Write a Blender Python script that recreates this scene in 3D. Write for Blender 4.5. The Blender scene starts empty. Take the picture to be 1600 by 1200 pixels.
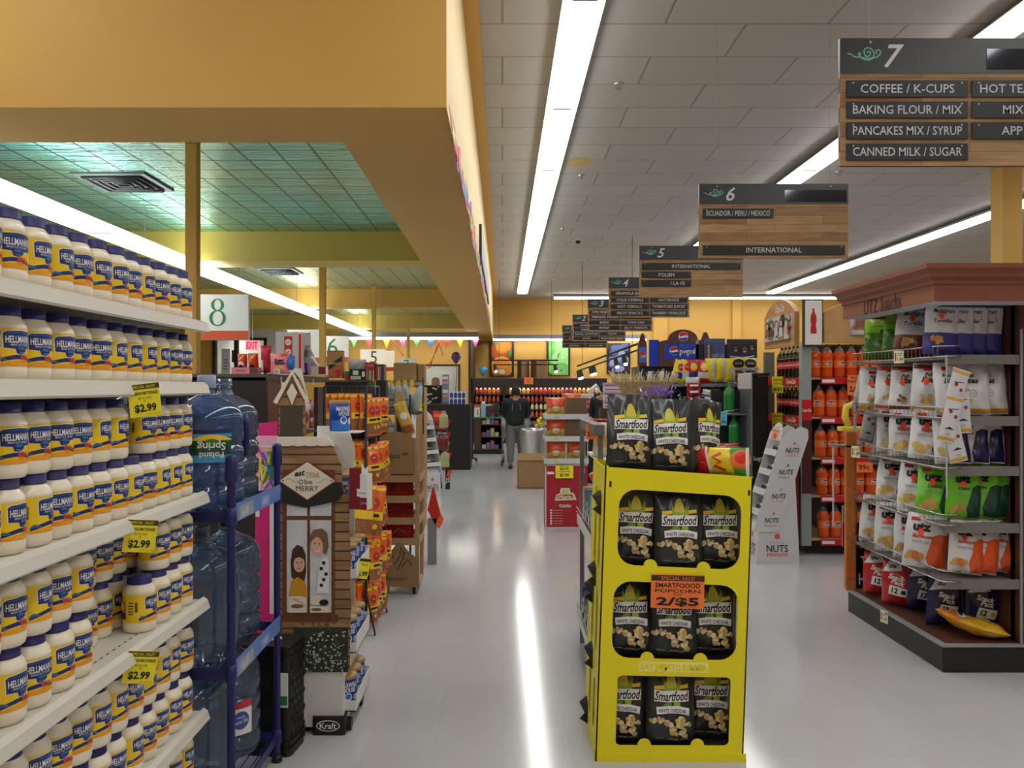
import bpy, bmesh, math, random
from mathutils import Vector, Matrix, Euler
from mathutils.geometry import tessellate_polygon
random.seed(7)
SC = bpy.context.scene
COL = SC.collection
# ---------------------------------------------------------------- camera, world, exposure
EYE, FPX, VPU, VPV = 1.62, 1300.0, 785.0, 605.0
_cd = bpy.data.cameras.new('camera'); CAM = bpy.data.objects.new('camera', _cd); COL.objects.link(CAM)
CAM.location = (0, 0, EYE); CAM.rotation_euler = (math.pi/2, 0, 0)
_cd.sensor_width = 36.0; _cd.lens = FPX/1600*36
_cd.shift_x = (800-VPU)/1600; _cd.shift_y = (VPV-600)/1600
_cd.clip_start = 0.05; _cd.clip_end = 200
SC.camera = CAM
SC.view_settings.view_transform = 'Standard'; SC.view_settings.look = 'None'
SC.view_settings.gamma = 1.0; SC.view_settings.use_curve_mapping = False
SC.view_settings.exposure = 0.08
W = bpy.data.worlds.new('world'); SC.world = W; W.use_nodes = True
W.node_tree.nodes['Background'].inputs[0].default_value = (0.9, 0.95, 1.0, 1)
W.node_tree.nodes['Background'].inputs[1].default_value = 0.25
TUBE = 9.0          # brightness of the fluorescent strips

def P(u, v, Y):     # point of the place seen at (u, v) at distance Y
    return Vector(((u-VPU)*Y/FPX, Y, EYE-(v-VPV)*Y/FPX))
def PX(u, Y): return (u-VPU)*Y/FPX
def PZ(v, Y): return EYE-(v-VPV)*Y/FPX

# ---------------------------------------------------------------- materials
MATS = {}
def lin(c):
    return tuple((x/12.92 if x <= 0.04045 else ((x+0.055)/1.055)**2.4) for x in c)
def S(r, g, b):     # sRGB 0..255
    return lin((r/255, g/255, b/255))
def mat(name, c, rough=0.5, metal=0.0, spec=0.5, emit=0.0, alpha=1.0, noise=0.0, nscale=8.0, bump=0.0, bscale=40.0, coat=0.0):
    if name in MATS: return MATS[name]
    m = bpy.data.materials.new(name); m.use_nodes = True; MATS[name] = m
    nt = m.node_tree; b = nt.nodes['Principled BSDF']
    b.inputs['Base Color'].default_value = (*c, 1); b.inputs['Roughness'].default_value = rough
    b.inputs['Metallic'].default_value = metal; b.inputs['Specular IOR Level'].default_value = spec
    b.inputs['Coat Weight'].default_value = coat
    if emit:
        b.inputs['Emission Color'].default_value = (*c, 1); b.inputs['Emission Strength'].default_value = emit
    b.inputs['Alpha'].default_value = alpha
    if noise or bump:
        tc = nt.nodes.new('ShaderNodeTexCoord')
    if noise:
        n = nt.nodes.new('ShaderNodeTexNoise'); n.inputs['Scale'].default_value = nscale; n.inputs['Detail'].default_value = 4
        nt.links.new(tc.outputs['Object'], n.inputs['Vector'])
        r = nt.nodes.new('ShaderNodeValToRGB')
        r.color_ramp.elements[0].position = 0.3; r.color_ramp.elements[1].position = 0.7
        r.color_ramp.elements[0].color = (*[x*(1-noise) for x in c], 1)
        r.color_ramp.elements[1].color = (*[min(1, x*(1+noise)) for x in c], 1)
        nt.links.new(n.outputs['Fac'], r.inputs['Fac']); nt.links.new(r.outputs['Color'], b.inputs['Base Color'])
    if bump:
        n2 = nt.nodes.new('ShaderNodeTexNoise'); n2.inputs['Scale'].default_value = bscale; n2.inputs['Detail'].default_value = 3
        nt.links.new(tc.outputs['Object'], n2.inputs['Vector'])
        bp = nt.nodes.new('ShaderNodeBump'); bp.inputs['Strength'].default_value = bump; bp.inputs['Distance'].default_value = 0.01
        nt.links.new(n2.outputs['Fac'], bp.inputs['Height']); nt.links.new(bp.outputs['Normal'], b.inputs['Normal'])
    return m

def brickmat(name, c1, c2, cm, bw, bh, mortar=0.01, rough=0.6, metal=0, offset=0.5, axes='XY', noise=0.0, bump=0.0, spec=0.5, coat=0, nscale=(3, 3, 3), rot=0.0):
    if name in MATS: return MATS[name]
    m = bpy.data.materials.new(name); m.use_nodes = True; MATS[name] = m
    nt = m.node_tree; b = nt.nodes['Principled BSDF']; L = nt.links.new
    tc = nt.nodes.new('ShaderNodeTexCoord'); sx = nt.nodes.new('ShaderNodeSeparateXYZ'); cx = nt.nodes.new('ShaderNodeCombineXYZ')
    L(tc.outputs['Object'], sx.inputs[0]); L(sx.outputs[axes[0]], cx.inputs[0]); L(sx.outputs[axes[1]], cx.inputs[1])
    t = nt.nodes.new('ShaderNodeTexBrick'); t.offset = offset
    t.inputs['Scale'].default_value = 1; t.inputs['Brick Width'].default_value = bw; t.inputs['Row Height'].default_value = bh
    t.inputs['Mortar Size'].default_value = mortar; t.inputs['Mortar Smooth'].default_value = 0.3; t.inputs['Bias'].default_value = 0
    t.inputs['Color1'].default_value = (*c1, 1); t.inputs['Color2'].default_value = (*c2, 1); t.inputs['Mortar'].default_value = (*cm, 1)
    L(cx.outputs[0], t.inputs['Vector'])
    col = t.outputs['Color']
    if noise:
        mp = nt.nodes.new('ShaderNodeMapping'); mp.inputs['Scale'].default_value = nscale; L(tc.outputs['Object'], mp.inputs[0])
        n = nt.nodes.new('ShaderNodeTexNoise'); n.inputs['Scale'].default_value = 1; n.inputs['Detail'].default_value = 6
        L(mp.outputs[0], n.inputs['Vector'])
        r = nt.nodes.new('ShaderNodeValToRGB'); r.color_ramp.elements[0].position = 0.3; r.color_ramp.elements[1].position = 0.7
        r.color_ramp.elements[0].color = (1-noise,)*3+(1,); r.color_ramp.elements[1].color = (1, 1, 1, 1)
        L(n.outputs['Fac'], r.inputs['Fac'])
        mx = nt.nodes.new('ShaderNodeMixRGB'); mx.blend_type = 'MULTIPLY'; mx.inputs[0].default_value = 1
        L(col, mx.inputs[1]); L(r.outputs['Color'], mx.inputs[2]); col = mx.outputs[0]
    L(col, b.inputs['Base Color'])
    b.inputs['Roughness'].default_value = rough; b.inputs['Metallic'].default_value = metal; b.inputs['Specular IOR Level'].default_value = spec
    b.inputs['Coat Weight'].default_value = coat
    if bump:
        bp = nt.nodes.new('ShaderNodeBump'); bp.inputs['Strength'].default_value = bump; bp.inputs['Distance'].default_value = 0.004; bp.invert = True
        L(t.outputs['Fac'], bp.inputs['Height']); L(bp.outputs['Normal'], b.inputs['Normal'])
    return m

def clearmat(name, c, amount=0.6, rough=0.08, body=0.25):
    """tinted see-through plastic: tinted transparency, some scattering, gloss"""
    if name in MATS: return MATS[name]
    m = bpy.data.materials.new(name); m.use_nodes = True; MATS[name] = m
    nt = m.node_tree; nt.nodes.remove(nt.nodes['Principled BSDF']); L = nt.links.new
    o = nt.nodes['Material Output']
    tr = nt.nodes.new('ShaderNodeBsdfTransparent'); tr.inputs[0].default_value = (*[x**0.5 for x in c], 1)
    df = nt.nodes.new('ShaderNodeBsdfDiffuse'); df.inputs[0].default_value = (*c, 1)
    gl = nt.nodes.new('ShaderNodeBsdfGlossy'); gl.inputs['Roughness'].default_value = rough
    m1 = nt.nodes.new('ShaderNodeMixShader'); m1.inputs[0].default_value = 1-amount
    L(tr.outputs[0], m1.inputs[1]); L(df.outputs[0], m1.inputs[2])
    lw = nt.nodes.new('ShaderNodeLayerWeight'); lw.inputs[0].default_value = 0.38
    m2 = nt.nodes.new('ShaderNodeMixShader'); L(lw.outputs['Fresnel'], m2.inputs[0]); L(m1.outputs[0], m2.inputs[1]); L(gl.outputs[0], m2.inputs[2])
    L(m2.outputs[0], o.inputs[0])
    return m

# ---------------------------------------------------------------- mesh builder
class MB:
    def __init__(s): s.v = []; s.f = []; s.m = []; s.s = []; s.mats = []
    def mi(s, m):
        if m not in s.mats: s.mats.append(m)
        return s.mats.index(m)
    def add(s, vs, fs, m, smooth=False, M=None):
        o = len(s.v); i = s.mi(m)
        if M is not None: vs = [M @ Vector(p) for p in vs]
        s.v.extend([tuple(p) for p in vs])
        for f in fs:
            s.f.append([o+k for k in f]); s.m.append(i); s.s.append(smooth)
        return s
    def box(s, x0, y0, z0, x1, y1, z1, m, M=None):
        v = [(x0,y0,z0),(x1,y0,z0),(x1,y1,z0),(x0,y1,z0),(x0,y0,z1),(x1,y0,z1),(x1,y1,z1),(x0,y1,z1)]
        return s.add(v, [(0,3,2,1),(4,5,6,7),(0,1,5,4),(1,2,6,5),(2,3,7,6),(3,0,4,7)], m, False, M)
    def rbox(s, x0, y0, z0, x1, y1, z1, m, r=0.01, M=None, seg=3):
        """box with its vertical edges rounded"""
        pts = []
        for cx, cy, a0 in ((x1-r,y1-r,0),(x0+r,y1-r,90),(x0+r,y0+r,180),(x1-r,y0+r,270)):
            for k in range(seg+1):
                a = math.radians(a0+90*k/seg); pts.append((cx+r*math.cos(a), cy+r*math.sin(a)))
        return s.prism(pts, z0, z1, m, M)
    def prism(s, pts, z0, z1, m, M=None, smooth=False):
        n = len(pts); v = [(x,y,z0) for x,y in pts]+[(x,y,z1) for x,y in pts]
        tri = tessellate_polygon([[Vector((x,y,0)) for x,y in pts]])
        ar = sum(pts[i][0]*pts[(i+1)%n][1]-pts[(i+1)%n][0]*pts[i][1] for i in range(n))
        fs = []
        for a,b,c in tri:
            A,B,C = pts[a],pts[b],pts[c]
            if (B[0]-A[0])*(C[1]-A[1])-(B[1]-A[1])*(C[0]-A[0]) < 0: b,c = c,b
            fs.append((a+n,b+n,c+n)); fs.append((a,c,b))
        for i in range(n):
            j = (i+1)%n
            fs.append((i,j,j+n,i+n) if ar > 0 else (j,i,i+n,j+n))
        return s.add(v, fs, m, smooth, M)
    def plate(s, pts, y0, y1, m, M=None):
        """outline in x,z given depth from y0 to y1 (y0 < y1)"""
        R = Matrix(((1,0,0,0),(0,0,-1,0),(0,1,0,0),(0,0,0,1)))   # (x,y,z)->(x,-z,y)
        return s.prism(pts, -y1, -y0, m, R if M is None else M @ R)
    def lathe(s, prof, m, n=20, M=None, smooth=True, a0=0.0, a1=2*math.pi, cap=True):
        full = abs(a1-a0-2*math.pi) < 1e-6; k = n if full else n+1
        v = []; fs = []
        for r, z in prof:
            for i in range(k):
                a = a0+(a1-a0)*i/n; v.append((r*math.cos(a), r*math.sin(a), z))
        for j in range(len(prof)-1):
            for i in range(n):
                i2 = (i+1)%k; fs.append((j*k+i, j*k+i2, (j+1)*k+i2, (j+1)*k+i))
        s.add(v, fs, m, smooth, M)
        if cap and full:
            if prof[0][0] > 1e-5: s.add(v[:k], [tuple(range(k))[::-1]], m, False, M)
            if prof[-1][0] > 1e-5: s.add(v[-k:], [tuple(range(k))], m, False, M)
        return s
    def cyl(s, p0, p1, r, m, n=8, r1=None, smooth=True):
        p0 = Vector(p0); p1 = Vector(p1); d = p1-p0; L = d.length
        M = Matrix.Translation(p0) @ d.to_track_quat('Z','Y').to_matrix().to_4x4()
        return s.lathe([(r,0),(r if r1 is None else r1, L)], m, n, M, smooth)
    def tube(s, pts, r, m, n=6, closed=False):
        pts = [Vector(p) for p in pts]; N = len(pts); v = []; fs = []
        up = None
        for i, p in enumerate(pts):
            a = pts[(i-1)%N] if (closed or i > 0) else p; b = pts[(i+1)%N] if (closed or i < N-1) else p
            d = (b-a).normalized()
            if up is None:
                up = Vector((0,0,1)) if abs(d.z) < 0.9 else Vector((1,0,0))
            x = d.cross(up).normalized(); up2 = x.cross(d).normalized(); up = up2
            rr = r[i] if isinstance(r, (list, tuple)) else r
            for k in range(n):
                t = 2*math.pi*k/n; v.append(p+x*math.cos(t)*rr+up2*math.sin(t)*rr)
        for i in range(N if closed else N-1):
            j = (i+1)%N
            for k in range(n):
                k2 = (k+1)%n; fs.append((i*n+k, i*n+k2, j*n+k2, j*n+k))
        if not closed:
            fs.append(tuple(range(n))[::-1]); fs.append(tuple(range((N-1)*n, N*n)))
        return s.add(v, fs, m, True)
    def grid(s, fn, nx, ny, m, smooth=True, M=None):
        v = [fn(i/nx, j/ny) for j in range(ny+1) for i in range(nx+1)]; k = nx+1
        return s.add(v, [(j*k+i, j*k+i+1, (j+1)*k+i+1, (j+1)*k+i) for j in range(ny) for i in range(nx)], m, smooth, M)
    def ball(s, c, r, m, n=12, k=8, M=None):
        rx, ry, rz = (r, r, r) if not isinstance(r, (tuple, list)) else r
        T = Matrix.Translation(c) @ Matrix.Diagonal((rx, ry, rz, 1))
        prof = [(max(1e-6, math.sin(math.pi*j/k)), -math.cos(math.pi*j/k)) for j in range(k+1)]
        return s.lathe(prof, m, n, T if M is None else M @ T, True, cap=False)
    def mesh(s, name):
        me = bpy.data.meshes.new(name); me.from_pydata(s.v, [], s.f)
        for m in s.mats: me.materials.append(m)
        me.polygons.foreach_set('material_index', s.m); me.polygons.foreach_set('use_smooth', s.s)
        me.update(); return me

def part(name, mb, parent=None, loc=(0,0,0), rotz=0.0, bev=0.0, label=None, rot=None, seg=2, stuff=False, solid=0.0, subd=0):
    o = bpy.data.objects.new(name, mb.mesh(name) if isinstance(mb, MB) else mb); COL.objects.link(o)
    o.location = loc; o.rotation_euler = rot if rot else (0,0,rotz)
    if parent: o.parent = parent
    if label: o['label'] = label
    if stuff: o['kind'] = 'stuff'
    if solid:
        md = o.modifiers.new('solid', 'SOLIDIFY'); md.thickness = solid; md.offset = 0
    if subd:
        md = o.modifiers.new('sub', 'SUBSURF'); md.levels = subd; md.render_levels = subd
    if bev:
        md = o.modifiers.new('bevel', 'BEVEL'); md.width = bev; md.segments = seg; md.limit_method = 'ANGLE'; md.angle_limit = 0.7
    return o
def tag(o, label, cat, group=None, kind=None):
    o['label'] = label; o['category'] = cat
    if group: o['group'] = group
    if kind: o['kind'] = kind
    return o
def thing(name, label, cat, loc=(0,0,0), rotz=0.0, group=None, rot=None):
    o = bpy.data.objects.new(name, None); COL.objects.link(o); o.empty_display_size = 0.05
    o.location = loc; o.rotation_euler = rot if rot else (0,0,rotz)
    return tag(o, label, cat, group)
def single(name, mb, label, cat, loc=(0,0,0), rotz=0.0, group=None, rot=None, kind=None, bev=0.0, **k):
    return tag(part(name, mb, None, loc, rotz, bev, rot=rot, **k), label, cat, group, kind)
def struct(name, mb, bev=0.0):
    o = part(name, mb, None, bev=bev); o['kind'] = 'structure'; return o
KIDS = {}
def dup(root, loc, rotz=0.0, label=None, group=None, rot=None, scale=None):
    def cp(o, par):
        c = o.copy(); COL.objects.link(c)
        if par: c.parent = par
        for ch in [x for x in ALLOF(o)]: cp(ch, c)
        return c
    r = cp(root, None); r.location = loc; r.rotation_euler = rot if rot else (0,0,rotz)
    if scale: r.scale = scale if not isinstance(scale, (int, float)) else (scale,)*3
    if label: r['label'] = label
    if group: r['group'] = group
    return r
def ALLOF(o): return list(o.children)

class Kind:
    """first place() moves the built thing itself, later ones copy it"""
    def __init__(s, make): s.make = make; s.root = None
    def place(s, loc, rotz=0.0, label=None, group=None, rot=None, scale=None):
        if s.root is None:
            s.root = s.make(); r = s.root; r.location = loc; r.rotation_euler = rot if rot else (0,0,rotz)
            r.scale = (1,1,1) if not scale else ((scale,)*3 if isinstance(scale,(int,float)) else scale)
            if label: r['label'] = label
            if group: r['group'] = group
            return r
        return dup(s.root, loc, rotz, label, group, rot, scale if scale else 1.0)

# ---------------------------------------------------------------- flat printing (labels, lettering) mapped onto surfaces
_TXT = {}
def text_mesh(s, bold=0.0, shear=0.0):
    k = (s, bold, shear)
    if k in _TXT: return _TXT[k]
    cu = bpy.data.curves.new('lettering', 'FONT'); cu.body = s; cu.size = 1; cu.resolution_u = 2; cu.offset = bold; cu.shear = shear
    cu.fill_mode = 'FRONT'
    ob = bpy.data.objects.new('lettering', cu); me = bpy.data.meshes.new_from_object(ob)
    vs = [(v.co.x, v.co.y) for v in me.vertices]; fs = [tuple(p.vertices) for p in me.polygons]
    bpy.data.objects.remove(ob); bpy.data.meshes.remove(me); bpy.data.curves.remove(cu)
    _TXT[k] = (vs, fs); return _TXT[k]
CAPH = max(v[1] for v in text_mesh('H')[0])

class Art:
    def __init__(s): s.items = []
    def raw(s, vs, fs, m): s.items.append((vs, fs, m)); return s
    def rect(s, x0, y0, x1, y1, m): return s.raw([(x0,y0),(x1,y0),(x1,y1),(x0,y1)], [(0,1,2,3)], m)
    def poly(s, pts, m):
        tri = tessellate_polygon([[Vector((x,y,0)) for x,y in pts]]); fs = []
        for a,b,c in tri:
            A,B,C = pts[a],pts[b],pts[c]
            if (B[0]-A[0])*(C[1]-A[1])-(B[1]-A[1])*(C[0]-A[0]) < 0: b,c = c,b
            fs.append((a,b,c))
        return s.raw(list(pts), fs, m)
    def disc(s, cx, cy, r, m, n=20, ry=None, rot=0.0):
        ry = r if ry is None else ry; c, si = math.cos(rot), math.sin(rot); pts = []
        for k in range(n):
            a = 2*math.pi*k/n; x, y = r*math.cos(a), ry*math.sin(a); pts.append((cx+x*c-y*si, cy+x*si+y*c))
        return s.raw(pts, [tuple(range(n))], m)
    def ring(s, cx, cy, r, w, m, n=24, ry=None):
        ry = r if ry is None else ry; vs = []
        for k in range(n):
            a = 2*math.pi*k/n; vs += [(cx+(r-w/2)*math.cos(a), cy+(ry-w/2)*math.sin(a)), (cx+(r+w/2)*math.cos(a), cy+(ry+w/2)*math.sin(a))]
        return s.raw(vs, [(2*k, 2*k+1, (2*k+3)%(2*n), (2*k+2)%(2*n)) for k in range(n)], m)
    def line(s, pts, w, m):
        n = len(pts); vs = []; ws = w if isinstance(w, (list, tuple)) else [w]*n
        for i, (x, y) in enumerate(pts):
            a = pts[max(0,i-1)]; b = pts[min(n-1,i+1)]; dx, dy = b[0]-a[0], b[1]-a[1]; L = math.hypot(dx, dy) or 1
            nx, ny = -dy/L*ws[i]/2, dx/L*ws[i]/2; vs += [(x-nx,y-ny),(x+nx,y+ny)]
        return s.raw(vs, [(2*i, 2*i+2, 2*i+3, 2*i+1) for i in range(n-1)], m)
    def text(s, t, x, y, h, m, width=None, maxw=None, bold=0.0, shear=0.0, align='c', rot=0.0, bend=0.0):
        if t[:1] == '~':                    # print too small to read in the photo: a wavy stroke
            L = min(len(t)*h*.8, maxw or 9); return s.line([(x-L/2+L*i/(4*len(t)), y+(h*.4 if i%2 else -h*.4)) for i in range(4*len(t)+1)], h*.22, m)
        vs, fs = text_mesh(t, bold, shear)
        if not vs: return s
        x0 = min(v[0] for v in vs); x1 = max(v[0] for v in vs); sy = h/CAPH; sx = sy; w = x1-x0
        if width: sx = width/w
        elif maxw and w*sx > maxw: sx = maxw/w
        off = {'c': -(x0+x1)/2, 'l': -x0, 'r': -x1}[align]; c, si = math.cos(rot), math.sin(rot); out = []
        for vx, vy in vs:
            a = (vx+off)*sx; b = (vy-CAPH/2)*sy + bend*(a/(w*sx))**2
            out.append((x+a*c-b*si, y+a*si+b*c))
        return s.raw(out, fs, m)
    def emit(s, mb, fn, step=None, eps=0.0004, base=0.0004):
        for k, (vs, fs, m) in enumerate(s.items):
            if step: vs, fs = slice2d(vs, fs, step)
            mb.add([fn(x, y, base+eps*k) for x, y in vs], fs, m, bool(step))
        return mb
def slice2d(vs, fs, step):
    sx, sy = step if isinstance(step, tuple) else (step, None)
    bm = bmesh.new(); bv = [bm.verts.new((x,y,0)) for x,y in vs]
    for f in fs:
        try: bm.faces.new([bv[i] for i in f])
        except ValueError: pass
    for ax, st in ((0, sx), (1, sy)):
        if not st: continue
        lo = min(v[ax] for v in vs); hi = max(v[ax] for v in vs); k = math.floor(lo/st)+1
        while k*st < hi-1e-9:
            co = [0,0,0]; co[ax] = k*st; no = [0,0,0]; no[ax] = 1
            bmesh.ops.bisect_plane(bm, geom=bm.verts[:]+bm.edges[:]+bm.faces[:], plane_co=co, plane_no=no, dist=1e-6)
            k += 1
    bm.verts.index_update()
    v2 = [(v.co.x, v.co.y) for v in bm.verts]; f2 = [tuple(v.index for v in f.verts) for f in bm.faces]; bm.free()
    return v2, f2
def on_front(x0=0, y=0, z0=0):         # faces -Y: art x -> X, art y -> Z
    return lambda a, b, o: (x0+a, y-o, z0+b)
def on_side(x=0, y0=0, z0=0):          # faces +X: art x -> Y
    return lambda a, b, o: (x+o, y0+a, z0+b)
def on_left(x=0, y0=0, z0=0):          # faces -X: art x -> -Y
    return lambda a, b, o: (x-o, y0-a, z0+b)
def on_cyl(r, z0=0, a0=-math.pi/2, taper=None):   # label on a round body, centred on angle a0
    def f(a, b, o):
        rr = (r if taper is None else taper(b))+o; t = a0+a/r
        return (rr*math.cos(t), rr*math.sin(t), z0+b)
    return f
def on_M(M): return lambda a, b, o: M @ Vector((a, -o, b))

# ---------------------------------------------------------------- common materials
K = dict
BLACK = mat('black_paint', S(22,22,24), 0.45)
INK = mat('ink_black', S(24,24,26), 0.6)
WHITE = mat('white_paint', S(225,225,222), 0.5)
PAPER = mat('white_paper', S(232,232,230), 0.6)
GREYP = mat('grey_paint', S(140,140,142), 0.5)
STEEL = mat('steel', S(175,176,178), 0.3, 0.9)
CHROME = mat('chrome_wire', S(190,190,192), 0.22, 1.0)
YELLOWTAG = mat('yellow_tag', S(250,236,44), 0.6)
ORANGETAG = mat('orange_tag', S(250,128,60), 0.6)
REDP = mat('red_print', S(200,28,36), 0.5)
CARD = mat('cardboard', S(160,126,88), 0.85, noise=0.08, nscale=20)
NAVY = mat('navy_print', S(24,36,98), 0.45)
ORANGEP = mat('orange_print', S(235,110,30), 0.5)
GREENP = mat('green_print', S(40,130,60), 0.5)
# ---------------------------------------------------------------- the room
WALLC = (0.62, 0.365, 0.080)
M_WALL = mat('ochre_wall_paint', WALLC, 0.6, noise=0.03, nscale=1.5)
M_CREAM = mat('cream_wall_paint', S(236,214,160), 0.6)
M_LIME = mat('lime_wall_paint', (0.54,0.40,0.085), 0.6)
M_FLOOR = brickmat('vinyl_floor', S(200,202,208), S(197,199,205), S(188,189,194), 0.305, 0.305, 0.0015, 0.12, offset=0.0, noise=0.12, spec=0.5, nscale=(0.9,0.5,1))
M_CEIL = brickmat('ceiling_tiles', S(186,182,177), S(180,176,171), S(142,139,134), 1.33, 0.68, 0.011, 0.85, offset=0.5, noise=0.06, bump=0.3, nscale=(0.4,0.4,1))
M_DARKTRIM = mat('dark_trim', S(40,34,30), 0.5)
M_OFFW = mat('pale_wall_paint', S(214,212,205), 0.6)
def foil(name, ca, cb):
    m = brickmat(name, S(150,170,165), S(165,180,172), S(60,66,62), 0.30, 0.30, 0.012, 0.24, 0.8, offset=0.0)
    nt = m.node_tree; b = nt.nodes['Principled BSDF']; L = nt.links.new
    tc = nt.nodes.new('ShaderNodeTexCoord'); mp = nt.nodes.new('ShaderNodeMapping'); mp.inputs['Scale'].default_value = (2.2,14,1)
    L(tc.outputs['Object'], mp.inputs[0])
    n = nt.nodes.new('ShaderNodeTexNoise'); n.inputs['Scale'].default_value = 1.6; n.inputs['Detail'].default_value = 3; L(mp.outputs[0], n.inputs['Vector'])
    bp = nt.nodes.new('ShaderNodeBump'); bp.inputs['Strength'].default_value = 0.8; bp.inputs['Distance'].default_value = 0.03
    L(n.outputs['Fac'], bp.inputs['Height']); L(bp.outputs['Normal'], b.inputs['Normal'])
    # tint wanders from ca to cb; its gold paints in reflected yellow beams
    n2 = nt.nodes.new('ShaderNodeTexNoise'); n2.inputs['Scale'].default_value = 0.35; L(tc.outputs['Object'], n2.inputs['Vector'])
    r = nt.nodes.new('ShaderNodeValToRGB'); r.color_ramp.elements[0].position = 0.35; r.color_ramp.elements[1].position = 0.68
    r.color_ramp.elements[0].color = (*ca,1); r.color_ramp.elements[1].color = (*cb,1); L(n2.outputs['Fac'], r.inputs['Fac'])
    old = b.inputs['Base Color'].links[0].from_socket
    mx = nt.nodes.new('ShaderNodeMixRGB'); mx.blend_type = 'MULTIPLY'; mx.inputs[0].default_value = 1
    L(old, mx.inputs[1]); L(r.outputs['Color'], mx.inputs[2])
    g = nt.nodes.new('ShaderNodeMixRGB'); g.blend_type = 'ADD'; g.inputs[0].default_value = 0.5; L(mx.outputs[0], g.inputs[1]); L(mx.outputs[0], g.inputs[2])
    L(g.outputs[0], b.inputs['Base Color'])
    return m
M_FOIL = foil('foil_tiles_teal', (0.36,0.86,0.86), (0.80,0.88,0.58)); M_FOILREFL = foil('foil_tiles_gold_reflection', (0.95,0.92,0.62), (0.80,0.95,0.72))
FARY, CEILZ = 28.0, 4.59
XL, XR, YB = -12.0, 14.0, -5.0
struct('floor', MB().box(XL, YB, -0.1, XR, 31, 0, M_FLOOR))
struct('ceiling', MB().box(-0.4, YB, CEILZ, XR, FARY+0.1, CEILZ+0.1, M_CEIL))
struct('wall_far', MB().box(-0.94, FARY, 0, XR, FARY+0.15, CEILZ, M_WALL))
struct('wall_right', MB().box(XR, YB, 0, XR+0.15, FARY, CEILZ, M_WALL))
struct('wall_left', MB().box(XL-0.15, YB, 0, XL, FARY, CEILZ, M_WALL))
struct('wall_back', MB().box(XL, YB-0.15, 0, XR, YB, CEILZ, M_WALL))
# pilasters on the far wall
for i, (u0, u1) in enumerate(((1020, 1042), (1143, 1156))):
    struct('trim_%d' % (i+1), MB().box(PX(u0,FARY), FARY-0.12, 0, PX(u1,FARY), FARY, CEILZ, M_WALL))
# bulkhead: underside at ZB, right face at XB
ZB, XB, XBI, ZF = 3.15, -0.306, -0.99, 3.50
b = MB().box(XBI, 4.55, ZB, XB, FARY, CEILZ, M_WALL)
b.v = [(x+0.0, y, z) for x, y, z in b.v]
b.mi(M_CREAM); b.m[3] = 1                                     # its aisle face is cream
struct('beam_bulkhead', b)
struct('beam_soffit', MB().box(XB, YB, CEILZ-0.03, -0.185, FARY, CEILZ+0.02, M_WALL))
struct('beam_front', MB().box(XL, 4.55, ZB, XBI, 5.2, CEILZ, M_WALL))
for nm, y0, y1, m in (('beam_second', 10.05, 10.63, M_LIME), ('beam_third', 15.9, 16.3, M_WALL), ('beam_fourth', 21.7, 22.1, M_LIME)):
    struct(nm, MB().box(XL, y0, ZB, XBI, y1, ZF+0.1, m))
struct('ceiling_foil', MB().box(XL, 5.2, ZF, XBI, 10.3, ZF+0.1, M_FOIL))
struct('ceiling_foil_gold_reflection', MB().box(XL, 10.3, ZF, XBI, FARY, ZF+0.1, M_FOILREFL))  # far bays: reflections of yellow beams and lights painted in as gold
struct('ceiling_near', MB().box(XL, YB, CEILZ, -0.4, 4.55, CEILZ+0.1, M_CEIL))
# partition with its window, far left wall with storefront
PY = 24.0
pw = MB()
wx0, wx1, wz0, wz1 = PX(664,PY), PX(716,PY), PZ(640,PY), PZ(572,PY)
pw.box(-6.2, PY, 0, wx0, PY+0.15, ZF, M_WALL); pw.box(wx1, PY, 0, -0.93, PY+0.15, ZF, M_WALL)
pw.box(wx0, PY, 0, wx1, PY+0.15, wz0, M_WALL); pw.box(wx0, PY, wz1, wx1, PY+0.15, ZF, M_WALL)
struct('wall_partition', pw)
struct('wall_return', MB().box(-0.98, PY-0.02, 0, -0.91, FARY, ZF, M_DARKTRIM))
fr = MB()
for x0, x1, z0, z1 in ((wx0-.05,wx1+.05,wz1,wz1+.05),(wx0-.05,wx1+.05,wz0-.05,wz0),(wx0-.05,wx0,wz0,wz1),(wx1,wx1+.05,wz0,wz1)):
    fr.box(x0, PY-.03, z0, x1, PY+.17, z1, M_DARKTRIM)
win = struct('window_1', fr)
part('pane', MB().box(wx0, PY+.06, wz0, wx1, PY+.075, wz1, clearmat('window_glass', (0.92,0.95,0.95), 0.93, 0.03)), win)
struct('wall_office', MB().box(-6.2, FARY-.5, 0, -0.98, FARY-.4, ZF, M_OFFW))
# storefront side: pale wall, door frame and glazing
SY = 23.0
st = MB(); gx0, gx1, gz1 = PX(338,SY), PX(416,SY), PZ(528,SY)
st.box(XL, SY, gz1, gx0-0.1, SY+.15, ZF, M_LIME)
st.box(gx0-.1, SY, gz1, -6.2, SY+.15, ZF, M_OFFW); st.box(XL, SY, 0, gx0-.1, SY+.15, gz1, M_WALL); st.box(gx1, SY, 0, -6.2, SY+.15, gz1, M_OFFW)
struct('wall_storefront', st)
fr = MB()
for x in (gx0-.1, gx0+.5, gx1-.06): fr.box(x, SY-.04, 0, x+.08, SY+.16, gz1, M_DARKTRIM)
fr.box(gx0-.1, SY-.04, gz1-.06, gx1+.02, SY+.16, gz1, M_DARKTRIM)
dr = struct('door_1', fr)
part('glazing', MB().box(gx0, SY+.05, 0.03, gx1-.06, SY+.065, gz1-.06, MATS['window_glass']), dr)
struct('wall_backdrop', MB().box(XL, 26.4, 0, -6.3, 26.5, ZF, M_OFFW))  # pale backdrop added beyond the glass so the storefront looks bright
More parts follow.
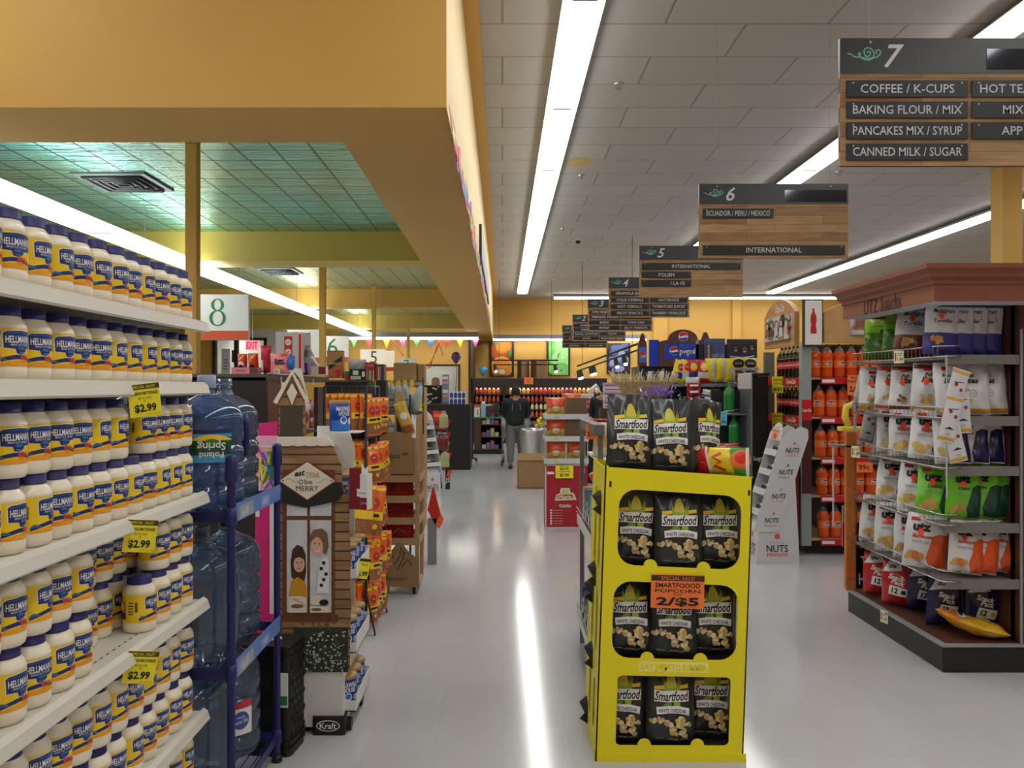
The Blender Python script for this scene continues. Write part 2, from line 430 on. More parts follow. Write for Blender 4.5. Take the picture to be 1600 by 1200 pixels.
# ---------------------------------------------------------------- lamps of the room
M_TUBE = mat('fluorescent_tube', (1.0,0.985,0.95), 0.5, emit=TUBE)
M_TUBEX = mat('fluorescent_tube_dim', (1.0,0.98,0.93), 0.5, emit=TUBE*2.2)
M_FIXT = mat('white_fixture', S(220,220,218), 0.4)
def strip_light(x, z, y0, y1, w, label, seg=2.44, wires=None, m=M_TUBE, open_top=False):
    t = thing('ceiling_light', label, 'ceiling light', (x, y0, z), 0, 'long fluorescent strips')
    L = y1-y0
    k = w; w = w*.3 if open_top else w; h = MB(); h.add([(-w*.5,0,0.02),(-w*.25,0,.09),(w*.25,0,.09),(w*.5,0,.02),(-w*.5,L,0.02),(-w*.25,L,.09),(w*.25,L,.09),(w*.5,L,.02)],
          [(0,4,5,1),(1,5,6,2),(2,6,7,3),(0,1,2,3),(7,6,5,4),(0,3,7,4)], M_FIXT); part('housing', h, t); w = k
    n = max(1, round(L/seg)); s = L/n
    lens = MB()
    for i in range(n):
        a, b_ = i*s+.015, (i+1)*s-.015
        lens.add([(-w*.49,a,.015),(w*.49,a,.015),(w*.49,b_,.015),(-w*.49,b_,.015),(-w*.42,a,-.02),(w*.42,a,-.02),(w*.42,b_,-.02),(-w*.42,b_,-.02)],
                 [(4,7,6,5),(0,3,2,1),(0,1,5,4),(1,2,6,5),(2,3,7,6),(3,0,4,7)], m)
    part('diffuser', lens, t)
    for i in range(1, n):
        part('joint_clip', MB().box(-w*.30, i*s-.02, -.026, w*.28, i*s+.02, -.012, GREYP), t)
    if wires:
        k = max(2, int(L/3))
        for i in range(k):
            y = L*(i+.5)/k; part('hanger', MB().cyl((0,y,.085), (0,y,wires-z), .006, STEEL, 5), t)
    return t
strip_light(0.607, 4.47, -3.5, 25.2, 0.32, 'long fluorescent strip nearest the bulkhead, running over the main aisle', wires=CEILZ)
strip_light(4.02, 4.47, -3.5, 25.2, 0.30, 'long fluorescent strip passing behind the aisle 7 and aisle 6 signs', wires=CEILZ)
strip_light(8.12, 4.47, -3.5, 25.2, 0.30, 'long fluorescent strip at far right, ending above the brown snack stand', wires=CEILZ)
strip_light(-3.72, 3.07, -2.5, 23.0, 0.36, 'bright fluorescent strip hung under the foil ceiling above the jars', wires=ZF, open_top=True)
strip_light(-7.5, 3.07, 5.4, 14.0, 0.36, 'added fill strip under the foil ceiling further left, unseen behind the jars', wires=ZF, open_top=True)  # added out of view to brighten the left area and first column
strip_light(-3.0, 4.47, -3.5, 4.0, 0.30, 'added unseen fluorescent strip over the near left part of the store', wires=CEILZ)  # extra strip outside the view, added for illumination
def cross_light(x0, x1, y, z, label, m=M_TUBE):
    t = thing('wall_light', label, 'ceiling light', (x0, y, z), 0, 'crosswise strips by the far wall')
    L = x1-x0
    part('housing', MB().box(0, -.12, .03, L, .12, .17, GREYP), t, bev=.01)
    part('diffuser', MB().box(.02, -.10, -.02, L-.02, .10, .03, m), t)
    return t
cross_light(PX(865,26.6), PX(1312,26.6), 26.6, PZ(466,26.6), 'crosswise fluorescent strip high in front of the ochre far wall', M_TUBEX)
cross_light(PX(532,23.2), PX(748,23.2), 23.2, PZ(529,23.2), 'crosswise fluorescent strip above the pennant bunting')
cross_light(PX(768,27.6), PX(1010,27.6), 27.6, PZ(531,27.6), 'thin light rail along the far wall over the fruit pictures')
# columns
for i, (y, x, w, top) in enumerate(((6.45,-2.4,.09,ZF),(10.9,-2.355,.08,ZF),(15.6,-2.41,.075,ZF),(20.7,-2.34,.08,ZF),(11.26,6.82,.27,CEILZ))):
    struct('column_%d' % (i+1), MB().box(x-w/2, y-w/2, 0, x+w/2, y+w/2, top, M_WALL), bev=.004)
# air vents in the foil ceiling
def vent(u0, u1, v0, v1, label):
    y0 = (ZF-EYE)*FPX/(VPV-v0); y1 = (ZF-EYE)*FPX/(VPV-v1); yc = (y0+y1)/2; xc = PX((u0+u1)/2, yc); w = (u1-u0)*yc/FPX*.72
    t = thing('ceiling_vent', label, 'air vent', (xc, yc, ZF)); M_V = mat('vent_grey', S(60,66,68), 0.5, 0.4)
    part('plate', MB().box(-w/2, -.33, -.02, w/2, .33, 0, mat('vent_plate', S(108,116,118), 0.45, 0.5)), t, bev=.004)
    for k in range(4):
        s = .78-.2*k; part('louvre_ring', MB().tube([(-w/2*s,-.33*s,-.03),(w/2*s,-.33*s,-.03),(w/2*s,.33*s,-.03),(-w/2*s,.33*s,-.03)], .014, M_V, 4, True), t)
vent(116, 272, 268, 297, 'large square grey air vent set into the teal foil ceiling')
vent(398, 478, 417, 428, 'smaller air vent in the foil ceiling behind the second beam')
# small fittings on the white ceiling
def sprinkler(u, v, label):
    y = (CEILZ-EYE)*FPX/(VPV-v); t = thing('sprinkler_head', label, 'sprinkler', (PX(u,y), y, CEILZ), 0, 'ceiling sprinklers')
    part('escutcheon', MB().lathe([(.045,-.012),(.05,0)], STEEL, 14), t)
    part('deflector', MB().lathe([(.012,-.05),(.012,-.012)], STEEL, 8).lathe([(.028,-.055),(.028,-.05)], STEEL, 10), t)
for u, v, lb in ((967,131,'ceiling sprinkler to the right of the long strip, nearest the camera'),(909,274,'ceiling sprinkler beyond the yellow water stain'),
                 (880,357,'ceiling sprinkler halfway along the long strip'),(863,436,'ceiling sprinkler near the far end of the long strip'),(1311,268,'ceiling sprinkler below the aisle 7 sign'),(845,447,'farthest ceiling sprinkler beside the end of the long strip')):
    sprinkler(u, v, lb)
y = (CEILZ-EYE)*FPX/(VPV-375); t = thing('dome_camera', 'small black security dome on the white ceiling', 'camera', (PX(903,y), y, CEILZ))
part('mount', MB().lathe([(.07,-.02),(.075,0)], WHITE, 16), t); part('dome', MB().lathe([(1e-4,-.08),(.03,-.072),(.052,-.045),(.06,-.02)], mat('dome_black', S(15,15,16), .1), 16), t)
y = (CEILZ-EYE)*FPX/(VPV-253)
single('water_stain', MB().lathe([(1e-4,-.001),(.17,-.001),(.20,-.0005)], mat('stain_yellow', S(190,170,110), .9, noise=.15, nscale=8), 20, Matrix.Diagonal((1,1.2,1,1)), cap=False), 'round yellowish water stain on a ceiling tile', 'stain', (PX(905,y), y, CEILZ))
# ---------------------------------------------------------------- jars on the white shelving at left
M_SHELF = mat('shelf_white', S(214,211,200), 0.45)
M_PEG = brickmat('pegboard', S(70,68,64), S(66,64,60), S(20,20,20), 0.025, 0.025, 0.003, 0.7, axes='YZ', offset=0)
M_MAYO = mat('mayonnaise_cream', S(238,229,206), 0.28, coat=0.3)
M_LID = mat('blue_lid', S(34,32,104), 0.38)
M_LBLY = mat('label_yellow', S(244,208,36), 0.4)
M_LBLB = mat('label_blue', S(30,48,112), 0.4)
M_LBLL = mat('label_light_blue', S(60,110,170), 0.4)
M_LBLO = mat('label_orange', S(240,165,40), 0.4)
M_RED = mat('label_red', S(222,84,36), 0.45)
SHELF_Z = [('top', 1.85), ('second', 1.634), ('third', 1.248), ('fourth', 0.872), ('fifth', 0.478), ('lowest', 0.10)]
GX0, GX1, GY0, GY1 = -1.56, -1.05, 1.45, 2.955
t = thing('gondola_shelving', 'white metal store shelving stacked with mayonnaise jars at the left edge', 'shelving', (0, 0, 0))
part('back_panel', MB().box(GX0-.03, GY0, 0, GX0, GY1-.03, 2.06, M_PEG), t)
part('upright', MB().box(GX0-.04, GY1-.05, 0, GX0+.03, GY1-.02, 2.06, mat('upright_grey', S(90,88,84), .5)), t)
part('base', MB().box(GX0, GY0, 0, GX1-.06, GY1-.02, .075, M_DARKTRIM), t)
for nm, z in SHELF_Z:
    m = MB().box(GX0, GY0, z-.024, GX1-.012, GY1-.015, z-.001, M_SHELF)
    sh = part('shelf', m, t)
    lip = MB(); prof = [(GX1-.0135,z+.004),(GX1-.010,z+.004),(GX1+.004,z-.006),(GX1+.012,z-.034),(GX1+.006,z-.040),(GX1-.004,z-.014),(GX1-.0135,z-.012)]
    n = len(prof); v = [(x,GY0,zz) for x,zz in prof]+[(x,GY1,zz) for x,zz in prof]
    lip.add(v, [(i,(i+1)%n,(i+1)%n+n,i+n) for i in range(n)]+[tuple(range(n)), tuple(range(2*n-1,n-1,-1))], M_SHELF)
    part('price_rail', lip, sh)
    if nm in ('fourth','third'):
        s2 = MB()
        for r in range(3):
            for k in range(40): s2.box(GX1-.06-.09*r, GY0+.05+k*.036, z-.001, GX1-.056-.09*r, GY0+.065+k*.036, z-.0003, mat('slot_dark', S(60,58,54), .8))
        part('slots', s2, sh)

def jar_label():
    a = Art(); H = math.pi*.0492
    a.rect(-H*.93, .030, H*.93, .100, M_LBLY)
    def wave(y, amp): return [(-.052+.104*i/16, y+amp*math.sin((i/16-.1)*math.pi*1.4)) for i in range(17)]
    a.poly(wave(.0355,.005)+[(.052,.0302),(-.052,.0302)], M_LBLO)
    w = wave(.0445,.007); w2 = wave(.0375,.006); a.poly(w+w2[::-1], M_LBLB)
    a.line([(-.052,.040),(-.045,.0445),(-.036,.044),(-.028,.041)], [.004,.006,.005,.001], M_LBLL)
    # shield with a pale rim
    sh = [(-.036,.091),(-.030,.0945),(0,.0965),(.030,.0945),(.036,.091),(.0345,.064),(.012,.0625),(.008,.055),(0,.052),(-.010,.054),(-.013,.0625),(-.0345,.064)]
    a.poly([(x*1.05,(y-.075)*1.06+.075) for x,y in sh], PAPER); a.poly(sh, M_LBLB)
    a.line([(-.033,.0905),(0,.0935),(.033,.0905)], .001, M_LBLL)
    a.text("HELLMANN'S", 0, .0800, .0122, PAPER, width=.063, bold=.02)
    a.text('BRING OUT THE BEST', 0, .0700, .0038, PAPER, width=.044)
    a.poly([(-.008,.0655),(0,.067),(.008,.0655),(.006,.0555),(0,.0530),(-.006,.0555)], M_LBLL)
    a.line([(-.012,.0595),(.012,.0595)], .004, M_LBLB)
    a.text('REAL', .012, .0478, .0095, M_RED, width=.028, bold=.03)
    a.text('MAYONNAISE', .012, .0408, .0034, M_RED, width=.028)
    for k in range(6): a.rect(-.062+.0032*k*.4, .058, -.0612+.0032*k*.4, .082+.002*(k%2), INK)
    for k in range(5): a.rect(-.080, .080-.007*k, -.066, .0822-.007*k, INK)
    a.rect(-.118, .058, -.090, .082, M_RED); a.disc(-.104, .070, .009, PAPER); a.rect(-.12, .040, -.088, .056, NAVY)
    return a
def make_jar():
    r = thing('mayonnaise_jar', 'jar', 'jar')
    body = [(.0,.0),(.042,.0),(.0465,.004),(.0485,.012),(.0488,.027),(.0480,.029),(.0480,.117),(.0487,.119),(.0478,.123),(.0445,.131),(.0390,.139),(.0345,.144),(.0335,.148)]
    part('jar_body', MB().lathe(body, M_MAYO, 28, cap=False), r)
    lid = [(.0335,.1445),(.0365,.145),(.0370,.1465),(.0358,.148),(.0358,.1655),(.0345,.1682),(.0,.169)]
    part('lid', MB().lathe(lid, M_LID, 28, cap=False), r)
    cy = on_cyl(.0483, 0, 0)
    part('label_wrap', jar_label().emit(MB(), lambda x,y,o: cy(x*1.08, .032+(y-.03)*1.2, o), step=(.008,None), eps=.00012), r)
    return r
JAR = Kind(make_jar)
ORD = ['first','second','third','fourth','fifth','sixth','seventh','eighth','ninth','tenth','eleventh','twelfth','thirteenth','fourteenth']
def nth(i, n):
    if i == 0: return 'at the far end'
    if i == n-1: return 'nearest the camera'
    return ORD[i]+' from the far end'
rj = random.Random(3)
FRONT = [2.87-.1005*i for i in range(12)]
def jar_row(z, ys, where, x=-1.120, group='jars of mayonnaise on the white shelving'):
    ys = sorted(ys, reverse=True); n = len(ys)
    for i, y in enumerate(ys):
        JAR.place((x+rj.uniform(-.004,.004), y, z), math.radians(-9+rj.uniform(-17,17)), 'blue-lidded jar, %s %s' % (nth(i,n), where), group)
ZS = dict(SHELF_Z); JH = .1695
jar_row(ZS['top'], FRONT, 'top shelf')
jar_row(ZS['second'], FRONT, 'second shelf')
jar_row(ZS['third'], FRONT, 'lower row, third shelf')
jar_row(ZS['third']+JH, [y for y in FRONT if not 2.42 < y < 2.52], 'upper row, third shelf')
jar_row(ZS['third'], [2.47], 'behind the gap, lower layer, third shelf', x=-1.224)
jar_row(ZS['third']+JH, [2.36, 2.47], 'behind the gap, upper layer, third shelf', x=-1.224)
lowD = [y for y in FRONT if y > 2.5 or y < 2.25]; upD = [y for y in FRONT if y > 2.65 or y < 2.2]
jar_row(ZS['fourth'], lowD, 'front lower row, fourth shelf')
jar_row(ZS['fourth']+JH, upD, 'front upper row, fourth shelf')
backD = [2.20+.1*i for i in range(6)]
jar_row(ZS['fourth'], backD, 'behind the gap, bottom layer, fourth shelf', x=-1.224)
jar_row(ZS['fourth']+JH, backD, 'behind the gap, upper layer, fourth shelf', x=-1.224)
jar_row(ZS['fifth'], FRONT, 'lower row, fifth shelf')
jar_row(ZS['fifth']+JH, FRONT, 'upper row, fifth shelf')
jar_row(ZS['lowest'], FRONT, 'bottom row, lowest shelf')
jar_row(ZS['lowest']+JH, FRONT[:9], 'upper row, lowest shelf')
# yellow price tags clipped to the rails
def make_pricetag():
    w, h = .085, .094
    o = MB().box(-w/2, 0, -h, w/2, .0015, 0, YELLOWTAG)
    a = Art(); a.rect(-w/2, -.016, w/2, -.001, mat('tag_brown', S(70,62,20), .6)); a.text('SPECIAL SALE!!', 0, -.0085, .008, YELLOWTAG, width=.062)
    a.text('HELLMANN MAYONNAISE', 0, -.027, .0095, INK, width=.074, bold=.015); a.text('30 FL OZ', 0, -.041, .006, INK); a.text('EA', 0, -.0495, .004, INK)
    a.text('$2.99', 0, -.069, .020, INK, width=.058, bold=.03); a.text('WITH CLUB CARD', .022, -.088, .003, INK)
    a.emit(o, on_front())
    o2 = part('price_tag', o); return tag(o2, 'tag', 'price tag')
PT = Kind(make_pricetag)
for nm, y, tilt, lb in (('second',2.36,9,'yellow 2.99 price tag hanging from the second shelf rail'),('third',2.36,-9,'yellow 2.99 price tag hanging from the third shelf rail'),('fourth',2.37,-14,'yellow 2.99 price tag hanging from the fourth shelf rail')):
    PT.place((GX1+.030, y, ZS[nm]-.004), 0, lb, 'yellow tags on the jar shelves', rot=(0.10, math.radians(-tilt*.8), math.radians(33)))

# ---------------------------------------------------------------- blue wire rack with water bottles
M_BLUEW = mat('blue_rack_paint', S(26,30,98), 0.4)
M_BOT = clearmat('blue_bottle_plastic', S(100,138,200), 0.72, 0.06)
M_BOT2 = clearmat('clear_bottle_plastic', S(130,158,192), 0.78, 0.06)
M_STRIP = mat('price_strip', S(96,130,196), 0.35)
RX0, RX1, RY0, RY1 = -1.92, -0.975, 2.99, 3.60
t = thing('wire_rack', 'dark blue wire shelving rack of big water bottles beside the jar shelves', 'rack', (0,0,0))
for x in (RX0, RX1):
    for y in (RY0, RY1):
        p = MB().cyl((x,y,0.02), (x,y,1.34), .0145, M_BLUEW, 12)
        for k in range(52): p.cyl((x,y,.05+k*.025), (x,y,.053+k*.025), .0152, M_BLUEW, 12)
        p.lathe([(.016,0),(.024,.005),(.021,.028),(.0145,.03)], BLACK, 12, Matrix.Translation((x,y,0)))
        pp = part('post', p, t)
        part('post_cap', MB().lathe([(.021,0),(.023,.01),(.021,.085),(.016,.095),(0,.097)], M_BLUEW, 14, Matrix.Translation((x,y,1.28))), pp)
for z in (.12, .60, 1.165):
    s = MB()
    for y in (RY0, RY1): s.box(RX0,y-.004,z-.03,RX1,y+.004,z+.006,M_BLUEW)
    for x in (RX0, RX1): s.box(x-.004,RY0,z-.03,x+.004,RY1,z+.006,M_BLUEW)
    for k in range(24): s.cyl((RX0+.02+k*.0395,RY0,z), (RX0+.02+k*.0395,RY1,z), .003, M_BLUEW, 5)
    for k in range(20): s.tube([(RX0+.047*k,RY0,z-.03),(RX0+.047*k+.0235,RY0,z),(RX0+.047*k+.047,RY0,z-.03)], .003, M_BLUEW, 4)
    for x in (RX0,RX1):
        for y in (RY0,RY1): s.lathe([(.019,-.04),(.022,-.035),(.020,.02),(.016,.022)], M_BLUEW, 12, Matrix.Translation((x,y,z)))
    sh = part('wire_shelf', s, t)
    if z > .5:
        st = MB().box(RX1+.012, RY0+.012, z-.03, RX1+.017, RY1-.012, z+.035, M_STRIP)
        a = Art(); a.rect(.03,.0,.20,.05, mat('strip_grey', S(150,160,170), .4)); a.text('6.69', .10, .022, .03, PAPER, maxw=.08); a.rect(.30,.006,.42,.046, mat('strip_pale', S(130,160,215), .4)); a.text('6.69', .36, .026, .02, PAPER)
        a.emit(st, on_side(RX1+.017, RY0+.012, z-.028), eps=.0003); part('price_strip', st, sh)
def bottle_profile(ribs=True):
    p = [(.0,.012),(.10,.010),(.118,.0),(.130,.012),(.135,.03)]
    if ribs:
        for z in (.075,.155,.225):
            p += [(.135,z),(.124,z+.010),(.124,z+.018),(.135,z+.028)]
    p += [(.135,.305),(.131,.315),(.134,.325),(.132,.345),(.118,.372),(.090,.395),(.055,.412),(.036,.422),(.030,.432),(.0285,.445),(.0285,.452),(.031,.455),(.031,.462),(.0285,.465),(.0285,.482),(.030,.484),(.030,.49)]
    return p
def make_bottle(kind):
    def f():
        r = thing('water_bottle', 'bottle', 'bottle')
        part('bottle_body', MB().lathe(bottle_profile(kind != 'plain'), M_BOT if kind == 'cap' else M_BOT2, 36, cap=False), r)
        if kind == 'cap': part('cap', MB().lathe([(.0335,.449),(.035,.452),(.034,.494),(.03,.498),(0,.498)], mat('bottle_cap', S(150,165,200), .45), 24), r)
        if kind == 'open': part('neck_ring', MB().lathe([(.0295,.446),(.034,.449),(.034,.468),(.0295,.47)], M_BLUEW, 20, cap=False), r)
        if kind == 'cap':
            lb = Art(); bl = mat('label_water_blue', S(74,158,210), .4); gr = mat('label_water_green', S(30,84,62), .4)
            lb.rect(-.075,.178,.075,.298, bl); lb.rect(-.075,.205,.075,.270, gr); lb.rect(-.075,.283,.075,.298, NAVY)
            lb.poly([(-.075+.15*i/12, .262+.018*math.sin(math.pi*i/12)) for i in range(13)]+[(.075,.258),(-.075,.258)], M_LBLY)
            lb.disc(0,.252,.024, mat('label_foliage', S(60,120,60), .5), 16, .012)
            lb.text('Spring', 0, .236, .026, PAPER, width=.10, rot=math.pi, bold=.02); lb.text('Poland', 0, .205, .020, PAPER, width=.085, rot=math.pi, bold=.02)
            for x in (-.06,.055): lb.poly([(x-.012,.205),(x+.012,.205),(x,.250)], mat('label_pine', S(20,60,44), .5))
            part('label_wrap', lb.emit(MB(), on_cyl(.1355, 0, math.radians(-63)), step=(.02,None), eps=.0003), r)
        if kind == 'handle':
            part('handle', MB().tube([(.132,-.01,.335),(.155,-.01,.33),(.162,-.01,.31),(.160,-.01,.21),(.150,-.01,.19),(.130,-.01,.185)], .014, M_BLUEW, 10), r)
        if kind == 'pure':
            lb = Art(); lb.rect(-.06,.10,.06,.235, PAPER); lb.rect(-.06,.205,.06,.235, mat('label_pinkred', S(205,50,80), .4)); lb.disc(.01,.158,.036, mat('label_round_blue', S(60,80,160), .4), 24)
            lb.text('nestle', .01,.172,.010, PAPER, maxw=.05); lb.text('pure life', .01,.154,.016, PAPER, maxw=.06, rot=.1)
            part('label_wrap', lb.emit(MB(), on_cyl(.1355, 0, math.radians(-52)), step=(.02,None), eps=.0003), r)
        return r
    return f
BG = 'water bottles on the blue rack'
z1, z2, z3 = 1.168, .604, .124
Kind(make_bottle('cap')).place((-1.118, 3.145, z1), 0, 'capped blue water bottle with spring label on the top rack shelf', BG)
KH = Kind(make_bottle('handle')); KP = Kind(make_bottle('plain')); KO = Kind(make_bottle('open'))
KH.place((-1.145, 3.43, z1), math.radians(-38), 'uncapped blue water bottle with dark handle, rear of top rack shelf', BG)
KO.place((-1.40, 3.16, z1), 0, 'blue water bottle on the top rack shelf, behind the jar shelves', BG)
KP.place((-1.135, 3.15, z2), 0, 'smooth clear water bottle at the front of the middle rack shelf', BG)
KO.place((-1.140, 3.44, z2), 0, 'ribbed clear water bottle at the rear of the middle rack shelf', BG)
KP.place((-1.42, 3.15, z2), 0, 'clear water bottle on the middle rack shelf, behind the jars', BG)
Kind(make_bottle('pure')).place((-1.140, 3.44, z3), 0, 'water bottle with round blue label on the bottom rack shelf', BG)
KP.place((-1.165, 3.155, z3), 0, 'clear water bottle at the front of the bottom rack shelf', BG)

# ---------------------------------------------------------------- black crate on the floor
M_CRATE = mat('black_crate', S(20,20,22), 0.42, noise=.15, nscale=25)
t = thing('plastic_crate', 'tall black plastic milk crate with lattice sides on the floor by the blue rack', 'crate', (-1.128, 3.755, 0), math.radians(-7))
w, d, h = .215, .095, .485
b = MB().rbox(-w,-d,0.0,w,d,h,M_CRATE,.03)
part('shell', b, t, bev=.006)
lat = MB()
for side in range(2):
    for i in range(7):
        for j in range(9):
            u0 = (-.17+i*.057)*(1 if side == 0 else .38); z0 = .09+j*.038
            if (i+j) % 2: continue
            if side == 0: lat.plate([(u0,z0-.017),(u0+.017,z0),(u0,z0+.017),(u0-.017,z0)], -d-.002, -d+.004, mat('crate_hole', S(7,7,8), .8))
            else: lat.plate([(u0,z0-.017),(u0+.017,z0),(u0,z0+.017),(u0-.017,z0)], -w-.002, -w+.004, MATS['crate_hole'], Matrix.Rotation(math.pi/2,4,'Z'))
part('lattice', lat, t)
for z in (.03,.06,.43,.46): part('rim', MB().rbox(-w-.006,-d-.006,z,w+.006,d+.006,z+.012,M_CRATE,.03), t)
part('sticker', MB().box(.17,-d-.004,.22,.205,-d-.001,.37,PAPER).box(.172,-d-.005,.23,.203,-d-.002,.27,GREENP), t, label='white paper sticker')
single('paper_slip', MB().box(-.05,-.03,0,.05,.03,.004,PAPER).box(-.04,-.005,.004,.02,0,.005,INK), 'white paper slip lying on top of the black crate', 'paper', (-1.05,3.75,h+.001), .5)
# ---------------------------------------------------------------- log cabin cardboard display with coffee cans
M_LOG = brickmat('log_print', S(182,142,96), S(150,112,70), S(64,46,30), 5.0, 0.045, 0.004, 0.6, axes='XZ', offset=0, noise=0.45, nscale=(6,3,60))
M_BRWN = mat('print_window_brown', S(112,66,42), 0.5, noise=.15, nscale=30)
M_FROST = mat('print_frost', S(208,211,216), 0.5, noise=.12, nscale=14)
M_SKIN = mat('print_skin', S(224,176,150), 0.5); M_HAIR = mat('print_brown_hair', S(74,48,36), 0.5)
M_HAIR2 = mat('print_fair_hair', S(128,94,66), 0.5); M_MUST = mat('print_mustard', S(206,150,36), 0.5)
M_CREAMP = mat('print_cream', S(228,220,202), 0.5)
KX0, KX1, KY0, KY1 = -1.056, -.742, 3.89, 4.30
t = thing('cabin_display', 'cardboard log cabin coffee display with a window picture and diamond sign', 'display', (KX0, KY0, 0))
Wd = KX1-KX0; D = KY1-KY0
part('base', MB().box(0,0,.03,Wd,D,.30,WHITE).box(.01,.03,0,Wd-.01,D-.02,.03,BLACK), t, bev=.003)
fp = MB()
pts = [(0,.30),(Wd+.03,.30),(Wd+.03,.46),(Wd+.036,.60),(Wd+.03,.72),(Wd+.034,.85),(Wd+.026,.98),(Wd+.03,1.10),(Wd-.005,1.16),(Wd-.01,1.26),(Wd-.05,1.345),(0,1.345)]
fp.plate(pts, -.006, .0, M_LOG); front = part('front_panel', fp, t)
part('header', MB().plate([(0,1.30),(Wd-.04,1.30),(Wd-.05,1.36),(Wd-.08,1.388),(0,1.388)], .0, .012, M_CREAMP), t, bev=.001)
a = Art()
a.line([(0.002+Wd*i/14*.86, 1.342+.004*math.sin(i*2.1)) for i in range(15)], .006, M_BRWN)
# window with frosted panes
a.rect(.028,.545,.275,1.235,M_BRWN); a.rect(.018,.525,.29,.560,M_BRWN); [a.rect(x0_,z0_,x1_,z1_,M_FROST) for x0_,x1_ in ((.050,.145),(.159,.258)) for z0_,z1_ in ((.57,1.0),(1.02,1.16))]
# girl
a.poly([(.072,.735),(.068,.80),(.076,.862),(.098,.885),(.124,.875),(.138,.84),(.141,.76),(.132,.71),(.10,.70)], M_HAIR)
a.poly([(.060,.66),(.070,.715),(.10,.735),(.132,.715),(.142,.69),(.142,.63),(.060,.63)], M_MUST)
a.disc(.108,.795,.026,M_SKIN,18,.038); a.poly([(.082,.82),(.09,.852),(.108,.862),(.128,.85),(.134,.815),(.108,.828)], M_HAIR)
a.disc(.099,.802,.0035,INK,8); a.disc(.119,.802,.0035,INK,8); a.line([(.098,.778),(.108,.772),(.119,.779)], .004, REDP); a.line([(.108,.797),(.106,.787),(.110,.785)], .002, M_HAIR2)
# woman
a.poly([(.162,.885),(.158,.925),(.175,.955),(.215,.962),(.240,.94),(.247,.88),(.235,.84),(.20,.86)], M_HAIR2)
a.disc(.192,.878,.028,M_SKIN,18,.046,rot=.15); a.poly([(.164,.90),(.17,.94),(.20,.95),(.226,.935),(.222,.905),(.19,.925)], M_HAIR2)
a.disc(.182,.892,.0035,INK,8); a.disc(.203,.890,.0035,INK,8); a.line([(.180,.860),(.192,.853),(.206,.862)], .005, PAPER)
a.poly([(.190,.66),(.198,.76),(.212,.815),(.236,.832),(.248,.815),(.248,.66)], PAPER)
for k in range(5): a.rect(.205+.011*(k%3), .69+k*.026, .220+.011*(k%3), .705+k*.026, INK)
# table, bowls, baking
a.poly([(.06,.57),(.142,.57),(.142,.64),(.118,.648),(.062,.645)], M_CREAMP); a.disc(.10,.60,.03,M_HAIR2,16,.010); a.line([(.08,.634),(.12,.618),(.138,.60)], .010, M_SKIN)
a.rect(.16,.57,.248,.60,M_CREAMP); a.disc(.19,.628,.03,M_CREAMP,16,.024); a.disc(.225,.618,.022,INK,14,.014); a.disc(.19,.585,.025,M_HAIR2,14,.007)
# diamond sign over dark garland
a.poly([(.004,1.145),(.02,1.19),(.06,1.165),(.15,1.10),(.25,1.165),(.30,1.18),(.318,1.13),(.29,1.09),(.22,1.075),(.14,1.06),(.06,1.075),(.02,1.09)], mat('print_garland', S(34,36,26), .8))
cx, cz, hw, hh = .148, 1.185, .138, .094
a.poly([(cx-hw,cz),(cx,cz-hh),(cx+hw,cz),(cx,cz+hh)], mat('print_brick_red', S(140,52,36), .5)); k = .93
a.poly([(cx-hw*k,cz),(cx,cz-hh*k),(cx+hw*k,cz),(cx,cz+hh*k)], M_CREAMP)
a.text('eat', cx-.035, cz+.036, .026, INK, shear=.35, bold=.03, rot=.15); a.text('DRINK', cx+.028, cz+.026, .028, mat('print_tan', S(196,140,70), .5), width=.062)
a.text('be', cx+.006, cz-.004, .022, INK, width=.036); a.ring(cx-.030, cz-.006, .010, .003, INK, 14); a.text('MERRY', cx, cz-.036, .024, mat('print_maroon', S(84,30,28), .5), width=.105)
for s in (-1,1):
    a.disc(cx+s*.112, cz, .004, INK, 8); a.line([(cx+s*(.100-.008*i), cz+.010*math.sin(i*.8)) for i in range(8)], .0015, INK)
a.emit(fp2 := MB(), on_front(0,-.007,0), eps=.0003); part('window_print', fp2, front)
# flowers printed on the lower right
fl = Art(); rr = random.Random(5)
fl.rect(.08,.29,Wd+.022,.50, mat('print_dark_leaves', S(50,56,40), .8, noise=.3, nscale=40))
for k in range(60): 
    x, y = rr.uniform(.085,Wd+.015), rr.uniform(.30,.55); fl.line([(x,y),(x+rr.uniform(-.012,.012),y+rr.uniform(.015,.04))], [.006,.001], mat('print_leaf', S(74,100,56), .8))
for k in range(190):
    x, y = rr.uniform(.09,Wd+.012), rr.uniform(.285,.48)
    fl.disc(x,y,rr.uniform(.003,.0075),mat('print_petal',S(196,196,190),.6) if k%4 else mat('print_leaf',S(74,100,56)),6,rr.uniform(.003,.006))
fm = MB(); fl.emit(fm, on_front(0,-.007,0), eps=.00003, base=.0002); part('flower_print', fm, front)
part('corner_bumper', MB().rbox(.17,-.02,0,Wd+.01,.06,.085,BLACK,.015), t)
lg = Art(); lg.disc(.245,.045,.055,PAPER,24,.026); lg.disc(.245,.045,.050,BLACK,24,.022); lg.text('Kraft', .245,.045,.026,PAPER,maxw=.08,bold=.02)
part('logo_plate', lg.emit(MB(), on_front(0,-.021,0)), t)
for y in (.05, D-.05): part('caster', MB().cyl((Wd+.005,y,.03),(Wd+.03,y,.03),.03,BLACK,14), t)
